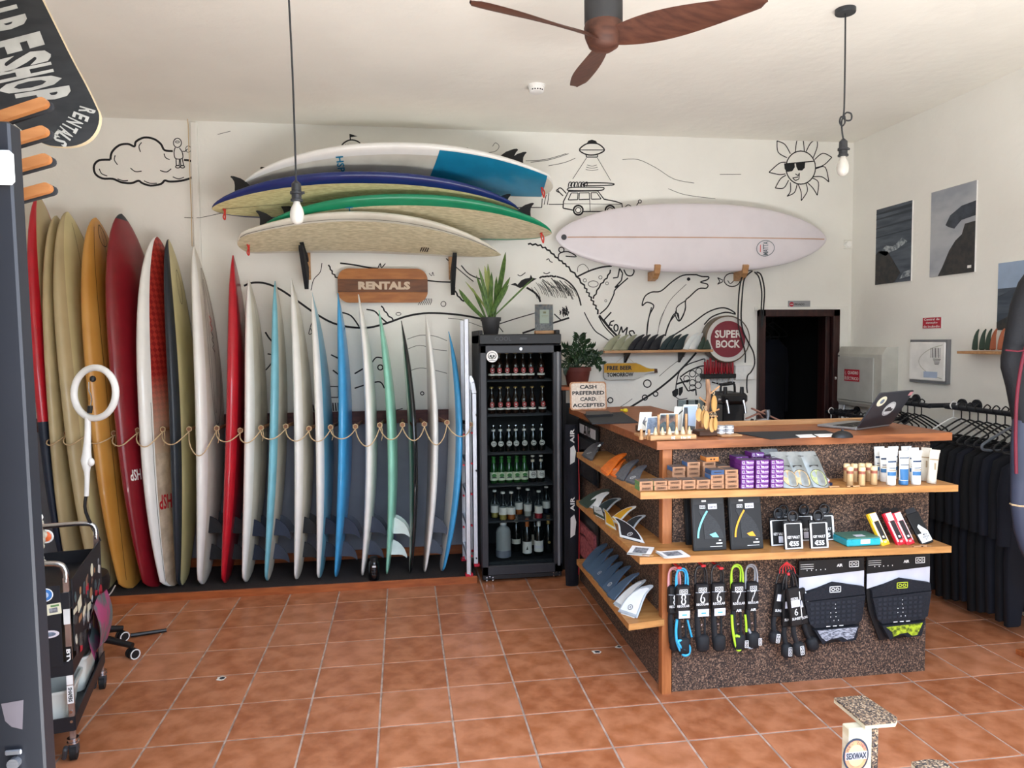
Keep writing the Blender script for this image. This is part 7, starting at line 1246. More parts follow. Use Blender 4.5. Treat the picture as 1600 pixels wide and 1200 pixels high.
mat('hanger_grey', (92, 98, 106), .5); mat('hanger_white', (226, 226, 224), .4)
def mk_hanger(m, rod=.0055, W=.40):
    r = thing('clothes_hanger', '', 'hanger', (0, 0, 0)); b = MB(); b.tube(smooth_pts([(.0165, 0, -.004), (.0225, 0, .008), (.0, 0, .024), (-.0225, 0, .004), (-.02, 0, -.016), (-.002, 0, -.032), (0, 0, -.06), (0, 0, -.085)], 5), .0042, 8); b.build('hook', m, r, smooth=60, local=True)
    b = MB(); hw = W / 2; b.tube(smooth_pts([(0, 0, -.085), (.05, 0, -.105), (hw - .03, 0, -.175), (hw, 0, -.20), (hw - .01, 0, -.222), (hw - .06, 0, -.228)], 4), rod, 8); b.tube(smooth_pts([(0, 0, -.085), (-.05, 0, -.105), (-hw + .03, 0, -.175), (-hw, 0, -.20), (-hw + .01, 0, -.222), (-hw + .06, 0, -.228)], 4), rod, 8); b.build('arms', m, r, smooth=60, local=True); b = MB(); b.tube([(-hw + .06, 0, -.228), (hw - .06, 0, -.228)], .0045, 8); b.build('bottom_bar', m, r, local=True); return r
mat('suit_a', (10, 12, 20), .9, c2=(7, 8, 13), vs=3, bump=.15, bs=12); mat('suit_b', (9, 9, 12), .9, c2=(6, 7, 9), vs=3, bump=.15, bs=12); mat('suit_c', (13, 17, 30), .9, c2=(9, 12, 21), vs=3, bump=.15, bs=12)
def mk_suit(m, L=1.0):
    r = thing('wetsuit', '', 'wetsuit', (0, 0, 0)); b = MB(); out = [(.07, -.10), (.19, -.165), (.215, -.30), (.205, -.62), (.165, -.62), (.16, -.36), (.15, -.55), (.16, -.72), (.145, -L), (.075, -L), (.03, -.72), (0, -.66)]
    out = out + [(-x, z) for x, z in reversed(out[:-1])]; n = len(out); cen = V((0, 0, -.5)); vs = []
    for y, s_ in ((-.024, .9), (-.014, 1), (.014, 1), (.024, .9)): vs += [(x * (.93 if s_ < 1 else 1), y, z + (.012 if s_ < 1 and z < -.9 else 0) - (.008 if s_ < 1 and z > -.3 else 0)) for x, z in out]
    b.add(vs, [tuple(range(n)), tuple(range(3 * n, 4 * n))] + [(k * n + i, k * n + (i + 1) % n, (k + 1) * n + (i + 1) % n, (k + 1) * n + i) for k in range(3) for i in range(n)]); b.build('suit_body', m, r, smooth=60, local=True); b = MB(); b.tube(smooth_pts([(.07, -.012, -.10), (.03, -.03, -.085), (-.03, -.03, -.085), (-.07, -.012, -.10)], 4), .008, 6); b.build('collar', 'suit_b', r, local=True)
    return r
HG = [mk_hanger('black'), mk_hanger('hanger_grey', .0085, .42), mk_hanger('hanger_white', .005)]; SU = [mk_suit('suit_a', 1.12), mk_suit('suit_b', 1.14), mk_suit('suit_c', 1.10)]
firstH = {}; HN = ['black', 'thick grey', 'white']
def hang(i, X, y, Z, hl, sl, hk=0, sk=0, rz=0, hang_only=False, dz=0):
    rot = (0, 0, R(rz))
    for pr, lab, loc, gname in ((HG[hk], hl, (X, y, Z), 'hangers on the pipe rails'), (SU[sk], sl, (X, y, Z - .115 + dz), 'dark wetsuits on the rails')):
        if lab is None: continue
        if pr.name in firstH: o = dup(pr, loc, lab, rot)
        else: firstH[pr.name] = 1; pr.location = loc; pr.rotation_euler = rot; pr['label'] = lab; o = pr
        o['group'] = gname
YS = [4.33, 4.26, 4.19, 4.12, 4.05, 3.98, 3.91, 3.84, 3.77, 3.70]
for k, y in enumerate(YS):
    hk = {0: 2, 7: 1}.get(k, 0); hang(k, RD[0], y, RD[1] + .0165, f'{HN[hk]} clothes hanger on the rail by the board bag, {ORDX[k]} from its far end', f'dark wetsuit on the rail by the board bag, {ORDX[k]} from its far end', hk, (0, 1, 1, 0, 2, 1, 0, 2, 0, 2)[k], random.uniform(-3, 2), dz=-.03 if k == 9 else 0)
for k in range(6): hang(k, RC[0], 4.93 - .07 * k, RC[1] + .0165, f'black clothes hanger on the rail behind the laptop, {ORDX[k]} from its far end', f'dark wetsuit on the rail behind the laptop, {ORDX[k]} from its far end', 0, k % 3, random.uniform(-2, 2))
for k in range(9): hang(k, RBx[0], 5.66 - .065 * k, RBx[1] + .0165, f'{"white" if k == 0 else "black"} clothes hanger under the electrical cabinet, {ORDX[k]} from the room corner', None, 2 if k == 0 else 0, 0, random.uniform(-6, 6))
p = WY(1551, 977, 3.66); b = MB(); o = [o for o in bpy.data.objects if o.get('label', '').startswith('dark wetsuit on the rail by the board bag, tenth')][0]
b.text('C', (.035, -.027, -.93), *FRONT, w=.022, bold=.05); b.build('white_mark', 'white', o, local=True)
# store room garments behind the doorway
b = MB(); b.tube([(DX0 - .28, YB + .75, 1.98), (DX1 + .28, YB + .75, 1.98)], .015, 10); tag(b.build('closet_rail', 'black'), 'dark clothes pole inside the doorway', 'rail')
for k, (dx, sk) in enumerate(((.36, 1), (.46, 1), (.54, 2))):
    c = dup(HG[0], (DX0 + dx, YB + .75, 1.998), f'hanger in the dark doorway, {ORD[k]} from the counter side', (0, 0, R(20))); c['group'] = 'hangers in the doorway'; c = dup(SU[sk], (DX0 + dx, YB + .75, 1.998 - .115), f'black wetsuit in the dark doorway, {ORD[k]} from the counter side', (0, 0, R(20))); c['group'] = 'wetsuits in the doorway'; c.scale = (1, 1, 1.35)
c = dup(HG[0], (DX0 + .2, YB + .75, 1.998), 'empty hanger with tan tag in the dark doorway', (0, 0, 0)); mat('tan_dim', (128, 108, 76), .8); b = MB(); b.box((.02, -.01, -.22), (.12, .012, .18), .003); b.build('tag_card', 'tan_dim', c, local=True)
# board bag hanging at the edge of the view
mat('bag_dark', (24, 25, 30), .7, bump=.2, bs=80); mat('bag_grey', (66, 71, 90), .6, c2=(56, 62, 80), vs=4); mat('pipe_red', (112, 30, 48), .6)
Yg = 3.22; r = thing('board_bag', 'tall black and grey board bag with red piping by the hanging wetsuits', 'board bag', WY(1600, 840, Yg))
def bag_part(L, Rr, nm, m, d, yo=0):
    b = MB(); vs = []; n = len(L); K = 16
    for (lx, ly), rx in zip(L, Rr):
        a = WY(lx, ly, Yg); c = WY(rx, ly, Yg); cx, hw = (a.x + c.x) / 2, (c.x - a.x) / 2
        vs += [(cx + hw * (1 if math.cos(q) > 0 else -1) * abs(math.cos(q)) ** .7, Yg + yo + d * math.sin(q), a.z) for q in [6.2832 * k / K for k in range(K)]]
    b.add(vs, [(i * K + k, i * K + (k + 1) % K, (i + 1) * K + (k + 1) % K, (i + 1) * K + k) for i in range(n - 1) for k in range(K)] + [tuple(range(K)), tuple((n - 1) * K + k for k in range(K))]); return b.build(nm, m, r, smooth=60)
bag_part([(1620, 415), (1597, 440), (1583, 475), (1574, 520), (1567, 560), (1567, 575), (1575, 605), (1582, 640), (1586, 660)], [1660, 1690, 1710, 1720, 1725, 1725, 1725, 1720, 1715], 'bag_hood', 'bag_dark', .085); bag_part([(1586, 640), (1582, 700), (1582, 790), (1587, 830), (1597, 860), (1612, 885)], [1715, 1715, 1712, 1705, 1695, 1680], 'bag_body', 'bag_grey', .075)
b = MB(); b.tube(smooth_pts([WY(x, y, Yg - .088) for x, y in ((1606, 530), (1596, 570), (1589, 620), (1587, 680), (1588, 740))], 5), .008, 8); b.build('red_piping', 'pipe_red', r, smooth=60); b = MB(); b.tube([WY(x, y, Yg - .088) for x, y in ((1571, 547), (1590, 549), (1615, 546))], .004, 6); b.build('red_seam', 'pipe_red', r); b = MB(); b.tube([V((WY(1582 + 133 * (.5 - .5 * math.cos(6.2832 * k / 20)), 788, Yg).x, Yg - .085 * math.sin(6.2832 * k / 20), WY(1600, 788, Yg).z)) for k in range(20)], .005, 6, True); b.build('tie_rope', 'rope', r)
b = MB(); b.cyl((3.2, Yg + .02, 1.5), (XR, Yg + .02, 1.5), .014, n=10); b.build('wall_arm', 'pipe', r)
b = MB(); P = [WZ(1571, 1020, .03), WZ(1660, 1052, .03)]; b.box((XR - .26, 3.05, .016), (.5, .88, .03), .003); tag(b.build('floor_plank', 'trim_wood'), 'low orange wooden plank on the floor under the board bag', 'plank')
# ================================================================== padded board stand in front of the counter
ZT = .50; granule('granule', [(40, 34, 32), (140, 112, 84), (92, 76, 64), (176, 150, 120), (60, 50, 46), (112, 92, 72)], 220); mat('birch', (204, 194, 168), .6, c2=(186, 172, 142), vs=4, stretch=(3, 3, 12))
r = thing('board_stand', 'pale plywood board stand with granulate padded tops and round sticker', 'stand', (WZ(1350, 1110, ZT).x, 2.2, 0))
def slab(pxs, z, t, m, nm, inset=0):
    P = [WZ(x, y, z) for x, y in pxs]; n = len(P); c = sum(P, V()) / n; P = [c + (p - c) * (1 - inset) for p in P]; b = MB(); b.add([(p.x, p.y, z) for p in P] + [(p.x, p.y, z - t) for p in P], [tuple(range(n)), tuple(range(n, 2 * n))] + [(i, (i + 1) % n, n + (i + 1) % n, n + i) for i in range(n)]); b.build(nm, m, r); return P
A = [(1303, 1090), (1350, 1086), (1402, 1121), (1399, 1127), (1352, 1131)]; slab(A, ZT, .006, 'granule', 'padding'); P = slab(A, ZT - .0065, .018, 'birch', 'arm_plate')
front = P[4]; b = MB(); a = WZ(1322, 1118, ZT).x; xs0 = front.x - .050; xs1 = front.x + .033
b.box(((xs0 + xs1) / 2, front.y + .03, (ZT - .025) / 2), (xs1 - xs0, .04, ZT - .026), .003); b.build('upright', 'birch', r); b = MB(); b.box((xs1 + .012, front.y + .03, (ZT - .02) / 2 + .004), (.022, .04, ZT - .03), .002); b.build('side_padding', 'granule', r)
mat('stk_navy', (40, 50, 66), .5); mat('stk_sun', (214, 150, 104), .6, c2=(200, 120, 96), vs=30); mat('stk_yellow', (214, 196, 128), .6)
cst = V((xs0 + .024, front.y + .009, ZT - .115)); T = fr(cst, *FRONT, (0, -1, 0))
def sd(rad, z, m, nm='sticker'): b = MB(); b.prism(circ(rad, 28, 1.25), .0008, T @ Matrix.Translation((0, 0, z))); return b.build(nm, m, r)
s_ = sd(.046, 0, 'stk_navy'); sd(.040, .001, 'stk_sun', 'sticker_ring'); sd(.029, .002, 'stk_yellow', 'sticker_centre')
b = MB(); b.box((0, 0, .0032), (.078, .026, .0008), M=T); b.build('sticker_band', 'aluminium', r)
b = MB(); b.text('SEXWAX', T @ V((0, 0, .0045)), *FRONT, w=.072, h=.021, bold=.03)
for body, a0, a1, rr in (("MR. ZOGS", 150, 30, .0345), ):
    for k, ch in enumerate(body):
        if ch == ' ': continue
        q = R(a0 + (a1 - a0) * k / (len(body) - 1)); b.text(ch, T @ V((rr * math.cos(q), rr * 1.25 * math.sin(q), .0035)), (math.sin(q), 0, -math.cos(q)), (math.cos(q), 0, math.sin(q)), h=.009 if ch != '.' else .003)
b.build('lettering', 'stk_navy', r)
B2 = [(1424, 1190), (1452, 1186), (1475, 1188), (1505, 1216), (1455, 1224)]; slab(B2, ZT - .02, .006, 'granule', 'padding'); P2 = slab(B2, ZT - .0265, .018, 'birch', 'arm_plate'); f2 = P2[4]; b = MB(); b.box((f2.x - .0, f2.y + .06, (ZT - .045) / 2), (.085, .09, ZT - .046), .003); b.build('upright', 'birch', r)
b = MB(); b.bar((front.x - .015, front.y + .055, .02), (f2.x, f2.y + .06, .02), .07, .036, .002); b.build('base_plank', 'birch', r)
# ================================================================== LEFT SIDE
mat('door_metal', (40, 41, 46), .42, .3, c2=(36, 37, 42), vs=2); mat('sensor_white', (236, 234, 226), .4)
YD = 1.5; xr = WY(72, 800, YD).x - .003; b = MB(); b.box((xr - .25, YD + .022, 1.085), (.50, .044, 2.17), .004); door2 = struct(b.build('door_2', 'door_metal'), 'dark metal entrance door leaf standing open')
p = WY(31, 264, YD); b = MB(); b.box((p.x - .004, YD - .009, p.z), (.052, .018, .062), .006); sn = b.build('door_sensor', 'sensor_white', door2); b = MB(); b.tube([V((p.x - .012 + .008 * math.cos(q), YD - .0185, p.z + .017 + .008 * math.sin(q))) for q in [6.2832 * k / 16 for k in range(16)]], .0012, 5, True); b.box((p.x - .006, YD - .0185, p.z - .016), (.01, .001, .004)); b.box((p.x - .006, YD - .0185, p.z - .022), (.008, .001, .003)); b.build('sensor_ring', 'grey', sn)
mat('patch_pale', (92, 84, 88), .6); P = [WY(x, y, YD - .001) for x, y in ((20, 1098), (55, 1092), (53, 1138), (36, 1134), (26, 1125))]; b = MB(); n = len(P); b.add(P + [p_ + V((0, .002, 0)) for p_ in P], [tuple(range(n)), tuple(range(n, 2 * n))]); b.build('pale_patch', 'patch_pale', door2)  # flat pinkish-grey patch, paler than the door metal
p = WY(42, 1188, YD); b = MB(); b.cyl((p.x, YD - .012, p.z), (p.x, YD, p.z), .011, n=14); b.box((p.x, YD - .012, p.z - .02), (.016, .016, .012), .003); b.box((p.x, YD - .006, p.z + .022), (.03, .006, .01), .002); b.build('lock', 'steel', door2)
door2.location = (xr, YD, 0)
door2.data.transform(Matrix.Translation((-xr, -YD, 0)))
for c in door2.children: c.data.transform(Matrix.Translation((-xr, -YD, 0)))
door2.rotation_euler = (0, R(-.42), 0); door2.location.x = xr - .013
# wooden peg rack just behind the door leaf
YP = 1.72; wood('peg_ply', (168, 112, 66), (146, 92, 50)); r = thing('peg_rack', 'rack of flat pale wooden pegs with dark edges behind the open door', 'rack', WY(-10, 240, YP)); px0 = WY(-45, 240, YP)
b = MB(); z0 = WY(0, 320, YP).z; z1 = WY(0, 150, YP).z; b.box((px0.x, YP + .03, (z0 + z1) / 2), (.05, .03, z1 - z0 + .1), .003); b.build('post', 'pine', r); b = MB(); b.box((px0.x, YP + .03, z0 / 2), (.045, .025, z0), .003); b.build('post_foot', 'black', r)
for k, (lx, ly, rx, ry) in enumerate(((-50, 203, 70, 163), (-50, 242, 70, 207), (-50, 284, 74, 250), (-50, 329, 76, 295))):
    a, c = WY(lx, ly, YP), WY(rx, ry, YP); d = (c - a); L = d.length; T = fr(a, d, V((0, 0, 1)) - d.normalized() * d.normalized().z, (0, -1, 0)); hh = .0105
    out = [(0, -hh), (L, -hh)] + [(L + hh * math.cos(R(q)), hh * math.sin(R(q))) for q in range(-60, 90, 30)] + [(L, hh), (0, hh)]
    b = MB(); b.prism(out, .016, T); pg = b.build('peg', 'peg_ply', r); b = MB(); b.prism([(x + .003, y - .0035) for x, y in out], .010, T @ Matrix.Translation((0, 0, -.011))); b.build('felt_edge', 'felt', pg)
# black painted board sign hung high beside the entrance
YSg = 2.15; mat('chalk_black', (44, 45, 47), .75, c2=(34, 35, 37), vs=5, stretch=(2, 1, 6)); mat('chalk', (158, 156, 150), .8, c2=(178, 176, 170), vs=12); mat('edge_tan', (196, 180, 148), .7)
r = thing('board_sign', 'big black painted surfboard sign with chalk white lettering near ceiling', 'sign', WY(90, 120, YSg)); O2 = [(66, 0), (90, 48), (112, 92), (134, 133), (148, 162), (155, 180), (152, 200), (140, 217), (120, 227), (95, 229), (70, 225), (40, 208), (0, 172), (-40, 122), (-72, 60), (-90, 0), (-96, -60), (0, -90), (30, -70)]
P = [WY(p_.x, p_.y, YSg) for p_ in smooth_pts(O2, 3, True)]; n = len(P); b = MB(); b.use('edge_tan').use('chalk_black'); b.add(P + [p_ + V((0, .018, 0)) for p_ in P], [tuple(range(n)), tuple(range(n, 2 * n))] + [(i, (i + 1) % n, n + (i + 1) % n, n + i) for i in range(n)], ms=[1, 1] + [0] * n); b.build('board', None, r)
def sgn(body, cx, cy, th, wpx, hpx, m='chalk', bold=.04, d=.002):
    c = WY(cx, cy, YSg - d); k = (WY(100, 100, YSg) - WY(0, 100, YSg)).length / 100; t = R(th); return dict(body=body, c=c, right=(math.cos(t), 0, -math.sin(t)), up=(math.sin(t), 0, math.cos(t)), w=wpx * k, h=hpx * k, bold=bold)
b = MB()
for q in (('U', -24, 14, 72, 24, 100), ('R', -4, 45, 72, 25, 100), ('F', 17, 72, 72, 23, 104), ('S', 32, 96, 73, 23, 100), ('H', 36, 114, 75, 17, 96), ('O', 47, 132, 76, 21, 104), ('P', 68, 149, 78, 19, 88)): b.text(**sgn(*q, 'chalk', .05))
b.build('lettering', 'chalk', r); b = MB()
for k, ch in enumerate('RENTALS'): u = k / 6; b.text(**sgn(ch, 136 - 42 * u - 6 * math.sin(math.pi * u), 173 + 47 * u + 3 * math.sin(math.pi * u), 106 + 26 * u, 9.5, 26, 'chalk', .03))
b.build('small_lettering', 'chalk', r)
b = MB(); c = WY(-20, 0, YSg); b.tube([c + V((0, .015, 0)), V((c.x - .1, YSg + .02, ZC - .001))], .006, 6); c = WY(40, -40, YSg); b.tube([c + V((0, .015, 0)), V((c.x, YSg + .02, ZC - .001))], .006, 6); b.build('hanging_wire', 'black', r)
# hanging string and wire on the wall above the boards
b = MB(); b.tube([WY(x, y, YB - .05) for x, y in ((293, 186), (294, 195), (295, 230), (297, 280), (299, 330), (300, 385))], .0035, 6); tag(b.build('hanging_string', 'rope'), 'thin string hanging from ceiling hook beside the cloud drawing', 'string'); b = MB(); b.tube(smooth_pts([WY(288, 340, YB - .02), WY(312, 340, YB - .05), WY(346, 333, 5.40)], 5), .002, 5); tag(b.build('wire', 'hose'), 'thin wire from the blue railed board to the wall', 'wire')
# black water bottle on the platform
p = WZ(584, 912, PZ); r = thing('water_bottle', 'black water bottle with white vertical lettering on the platform', 'bottle', (p.x, 5.255, PZ + .001)); b = MB(); L_ = r.location; b.lathe([(.033, 0), (.036, .004), (.036, .12), (.03, .135), (.026, .14)], L_, 18); b.build('bottle_body', 'black_gloss', r, smooth=50); b = MB(); b.lathe([(.028, .14), (.028, .165), (.02, .17)], L_, 16); b.build('lid', 'black', r, smooth=40); b = MB(); b.box((L_.x + .002, L_.y - .037, L_.z + .105), (.026, .002, .012)); b.build('white_print', 'paper', r); b = MB()
for z_, w_ in ((.085, .02), (.066, .024), (.045, .024)): b.box((L_.x, L_.y - .037, L_.z + z_), (w_, .002, .004)); b.box((L_.x - w_ / 2, L_.y - .037, L_.z + z_ + .005), (.003, .002, .012))
b.build('grey_print', 'darkgrey', r)
# ------------------------------------------------------------------ trolley
mat('trolley_black', (36, 37, 42), .45, .2); mat('post_worn', (176, 152, 142), .35, .6, c2=(150, 126, 116), vs=10)
OT = V((-1.393, 3.225, 0)); da = V((-.205, .979, 0)).normalized(); dl = V((-da.y, da.x, 0)); TW, TD = .42, .70
def tp(l, d, z): return OT + dl * l + da * d + V((0, 0, z))
TM = lambda l, d, z: fr(tp(l, d, z), -dl, da, (0, 0, 1))     # x to the right, y to the back
def zq(py, Y=3.225): return WY(108, py, Y).z
ZTOP, ZM, ZLOW = zq(925), zq(1040) + .02, zq(1120) + .0
r = thing('trolley', 'black three tier trolley covered in stickers with silver posts', 'trolley', OT); trolley = r
zF = zq(880); zB = WY(140, 817, 3.9).z
for (l, d) in ((.012, .012), (TW - .012, .012), (.012, TD - .012), (TW - .012, TD - .012)):
    b = MB(); top = (zF if d < .3 else zB) - .06; b.box((0, 0, (top + .10) / 2), (.022, .022, top - .10), .003, M=TM(l, d, 0)); b.build('post', 'post_worn', r)
for d, z in ((.012, zF), (TD - .012, zB)):
    b = MB(); b.tube(smooth_pts([tp(.012, d, z - .08), tp(.014, d, z - .03), tp(.05, d, z), tp(TW / 2, d, z + .004), tp(TW - .05, d, z), tp(TW - .014, d, z - .03), tp(TW - .012, d, z - .08)], 5), .0125, 10); b.build('handle', 'chrome', r, smooth=60)
for nm, z, hgt in (('tray', ZTOP, .07), ('tray', ZM, .06), ('tray', ZLOW, .06)):
    b = MB(); b.box((0, 0, -hgt + .004), (TW, TD, .008), M=TM(TW / 2, TD / 2, z))
    for (x, y, w_, d_) in ((0, -TD / 2, TW, .006), (0, TD / 2, TW, .006), (-TW / 2, 0, .006, TD), (TW / 2, 0, .006, TD)): b.box((x, y, -hgt / 2), (w_, d_, hgt), M=TM(TW / 2, TD / 2, z))
    b.build(nm, 'trolley_black', r)
zp0, zp1 = zq(1038), zq(912); b = MB(); b.box((0, 0, (zp0 + zp1) / 2), (TW - .05, .006, zp1 - zp0), .001, M=TM(TW / 2 + .006, -.006, 0)); fp = b.build('front_panel', 'trolley_black', r)
b = MB(); b.box((0, 0, (zp0 + zB - .1) / 2 + .03), (.006, TD - .05, zB - .13 - zp0), .001, M=TM(-.006, TD / 2, 0)); sp_ = b.build('side_panel', 'trolley_black', r)
def fpx(px, py, d=.010): q = WY(px, py, 3.225 - .0); return q
def stick(px, py, out, m, nm='sticker', rot=0, lift=.0035, par=None):
    q = WY(px, py, 3.23); T = fr(tp((tp(0, 0, 0) - q).dot(-dl), -.0065 - lift, q.z), -dl * math.cos(rot) + V((0, 0, math.sin(rot))), V((0, 0, math.cos(rot))) + dl * math.sin(rot), -da); b = MB(); b.prism(out, .0008, T); return b.build(nm, m, par or fp), T
stick(74, 926, circ(.028, 20), 'white'); stick(74, 926, circ(.024, 20), 'mop_blue', lift=.0045); stick(74, 926, circ(.012, 14), 'pc_sky', 'sticker_centre', lift=.0055); stick(80, 949, rrect(.085, .046, .003), 'stk_cream', rot=.07); stick(86, 950, rrect(.03, .02, .001), 'print_grey', 'sticker_print', rot=.07, lift=.0045); stick(88, 943, rrect(.03, .008, .001), 'box_green', 'sticker_print', rot=.07, lift=.0046); stick(80, 987, [(.036 * math.cos(6.2832 * k / 18), .016 * math.sin(6.2832 * k / 18)) for k in range(18)], 'b_lav'); stick(80, 987, [(.024 * math.cos(6.2832 * k / 14), .009 * math.sin(6.2832 * k / 14)) for k in range(14)], 'pc_blue', 'sticker_print', lift=.0045)
# small stickers crowd the long side panel
random.seed(21); SM = ['stk_cream', 'pc_dark', 'print_grey', 'foil_white', 'pc_brown', 'kraft', 'cab_grey', 'darkgrey', 'sign_red', 'pc_sea']
for i in range(7):
    for j in range(7):
        if random.random() < .12: continue
        d_ = .05 + .09 * i + random.uniform(-.02, .02); z_ = zp0 + .03 + (zB - .2 - zp0) * j / 6.3 + random.uniform(-.015, .015); m_ = random.choice(SM); T = fr(tp(-.0095 - .0004 * ((i + j) % 4), d_, z_), da, (0, 0, 1), -dl) @ Matrix.Rotation(random.uniform(-.5, .5), 4, 'Z'); b = MB(); w_, h_ = random.uniform(.03, .08), random.uniform(.02, .055); b.prism(rrect(w_, h_, .006) if random.random() < .6 else circ(h_ * .6, 14), .0008, T); s_ = b.build('sticker', m_, sp_)
b = MB(); q = tp(-.011, TD - .09, zp0 + .1); T = fr(q, da, (0, 0, 1), -dl); b.prism(circ(.045, 20), .001, T); b.build('sticker', 'sign_red', sp_)
# stickers on the front post
def pst(z, h, m, txt=None, tm='white'):
    b = MB(); b.box((0, -.0125, z), (.024, .001, h), M=TM(.012, .012, 0)); s_ = b.build('post_sticker', m, r)
    if txt: b = MB(); b.text(txt, TM(.012, .012, 0) @ V((0, -.0138, z)), (0, 0, -1), -dl, w=h * .8, h=.015, bold=.04); b.build('lettering', tm, s_)
pst(zq(1028), zq(1010) - zq(1046), 'card_black', 'BTVS', 'white'); pst(zq(1062), zq(1055) - zq(1070), 'white'); pst(zq(1085), zq(1071) - zq(1099), 'white', 'SHAPERS', 'ink'); pst(zq(950), zq(930) - zq(980), 'foil_white')
for z in (zq(1112), zq(1127)): b = MB(); b.cyl(tp(.012, -.004, z), tp(.012, .004, z), .006, n=10); b.build('rivet', 'chrome', r)
# casters
for (l, d) in ((.012, .012), (TW - .012, .012), (.012, TD - .012), (TW - .012, TD - .012)):
    b = MB(); b.lathe([(.02, .078), (.024, .08), (.024, .086), (.019, .088), (.019, .094), (.023, .096), (.023, .102), (.01, .104)], tp(l, d, 0), 16); c_ = b.build('caster', 'chrome', r, smooth=40); b = MB(); q = tp(l, d + .012, .038); b.cyl(q + dl * .012, q - dl * .012, .0375, n=20); b.build('wheel', 'rubber', c_, smooth=40); b = MB(); b.box((0, .012, .055), (.034, .05, .05), .006, M=TM(l, d, 0)); b.box((-.03, -.01, .045), (.018, .03, .06), .006, M=TM(l, d, 0), rot=(.3, .2, 0)); b.build('caster_fork', 'darkgrey', c_)
# contents of the trolley, each a thing of its own
mat('basket', (206, 208, 200), .45)
def basket(l, d, z, w, dd, h, label):
    q = tp(l, d, z); rr = thing('plastic_basket', label, 'basket', q, 'white baskets on the trolley'); T = TM(l, d, z); b = MB(); O_ = rrect(w, dd, .03); n = len(O_); vs = []
    for s_, zz in ((.86, 0), (1, h), (1.05, h), (1.05, h - .012), (.97, h - .004), (.83, .004)): vs += [(x * s_, y * s_, zz) for x, y in O_]
    b.add(vs, [(k * n + i, k * n + (i + 1) % n, (k + 1) * n + (i + 1) % n, (k + 1) * n + i) for k in range(5) for i in range(n)] + [tuple(range(n)), tuple(range(5 * n, 6 * n))], T); b.build('basket_shell', 'basket', rr, smooth=40)
    b = MB()
    for k in range(4): b.box((-w * .36 + .05 * k, -dd / 2 * .955 - .001, h * .55), (.014, .006, .03), .002, M=T)
    b.build('slot', 'darkgrey', rr)
zb_ = ZLOW - .05; basket(.19, .16, zb_, .34, .24, .15, 'white plastic basket at the front of the lower trolley tray'); basket(.17, .50, zb_, .32, .32, .17, 'pale plastic basket at the back of the lower trolley tray')
mat('gel_clear', (160, 172, 176), .3, trans=.3); q = tp(.17, .2, zb_ + .006); rr = thing('spray_bottle', 'cloudy bottle with blue label inside the front basket', 'bottle', q); b = MB(); b.lathe([(.03, 0), (.034, .005), (.034, .16), (.02, .19), (.014, .195)], q, 16); b.build('bottle_body', 'gel_clear', rr, smooth=50); b = MB(); b.lathe([(.0345, .06), (.0348, .06), (.0348, .14), (.0345, .14)], q, 16); b.build('label_band', 'tube_blue', rr, smooth=50); b = MB(); b.lathe([(.016, .19), (.016, .225), (.012, .23)], q, 12); b.build('cap', 'foil_white', rr)
for k, (l, d, tl) in enumerate(((.27, .12, .5), (.22, .10, .8), (.30, .2, .4))): q = tp(l, d, zb_ + .02); b = MB(); b.tube([q, q + V((.06 * math.cos(k), .03, .17))], .014, 8); tag(b.build('tool', 'black' if k != 1 else 'darkgrey'), ['black tool lying in the front basket', 'dark grey tool leaning in the front basket', 'black tool at the door side of the front basket'][k], 'tool', 'tools in the front basket')
mat('floral', (176, 74, 120), .5, c2=(96, 112, 112), vs=11, detail=5, lo=.42, hi=.58); q = tp(.06, .52, ZM + .01); rr = thing('floral_pouch', 'pink floral plastic pouch hanging at the trolley side', 'pouch', q); b = MB(); b.grid(lambda u, v: tp(-.03 + .025 * math.sin(math.pi * v) + .006 * math.sin(9 * u), .30 + .34 * u + .02 * v, ZM - .13 + .24 * v + .02 * math.sin(5 * u)), 12, 8); b.grid(lambda u, v: tp(-.03 - .025 * math.sin(math.pi * v), .30 + .34 * u + .02 * v, ZM - .13 + .24 * v + .02 * math.sin(5 * u)), 12, 8); b.build('pouch_skin', 'floral', rr, smooth=60)
b = MB(); T = TM(.3, .13, ZTOP - .055); b.box((0, 0, .008), (.20, .15, .012), .002, M=T); tag(b.build('box_lid', 'pale_rose'), 'flat pinkish card box on the top trolley tray', 'box'); mat('orange_stk', (232, 108, 56), .5); q = WY(72, 838, 3.6); b = MB(); b.sphere(q, .03, 14, 8, (1.0, .5, .9)); rr = thing('pendant', 'orange round trinket with white rim hanging from the trolley', 'trinket', q); b.build('orange_disc', 'orange_stk', rr, smooth=60); b = MB(); b.tube([q + V((.03 * math.cos(t_), -.004, .028 * math.sin(t_))) for t_ in [6.2832 * k / 16 for k in range(16)]], .005, 6, True); b.build('white_rim', 'white', rr)
mat('shell', (186, 180, 164), .7, c2=(140, 134, 122), vs=30); rr = thing('shell_chain', 'string of grey shells hanging on the trolley front handle', 'garland', WY(66, 815, 3.3)); random.seed(4)
for k in range(9): q = WY(62 + random.uniform(-2, 5), 808 + 9 * k, 3.24); b = MB(); b.sphere(q, random.uniform(.014, .02), 8, 6, (1, .6, 1.1)); b.build('shell', 'shell' if k else 'white', rr, smooth=40)
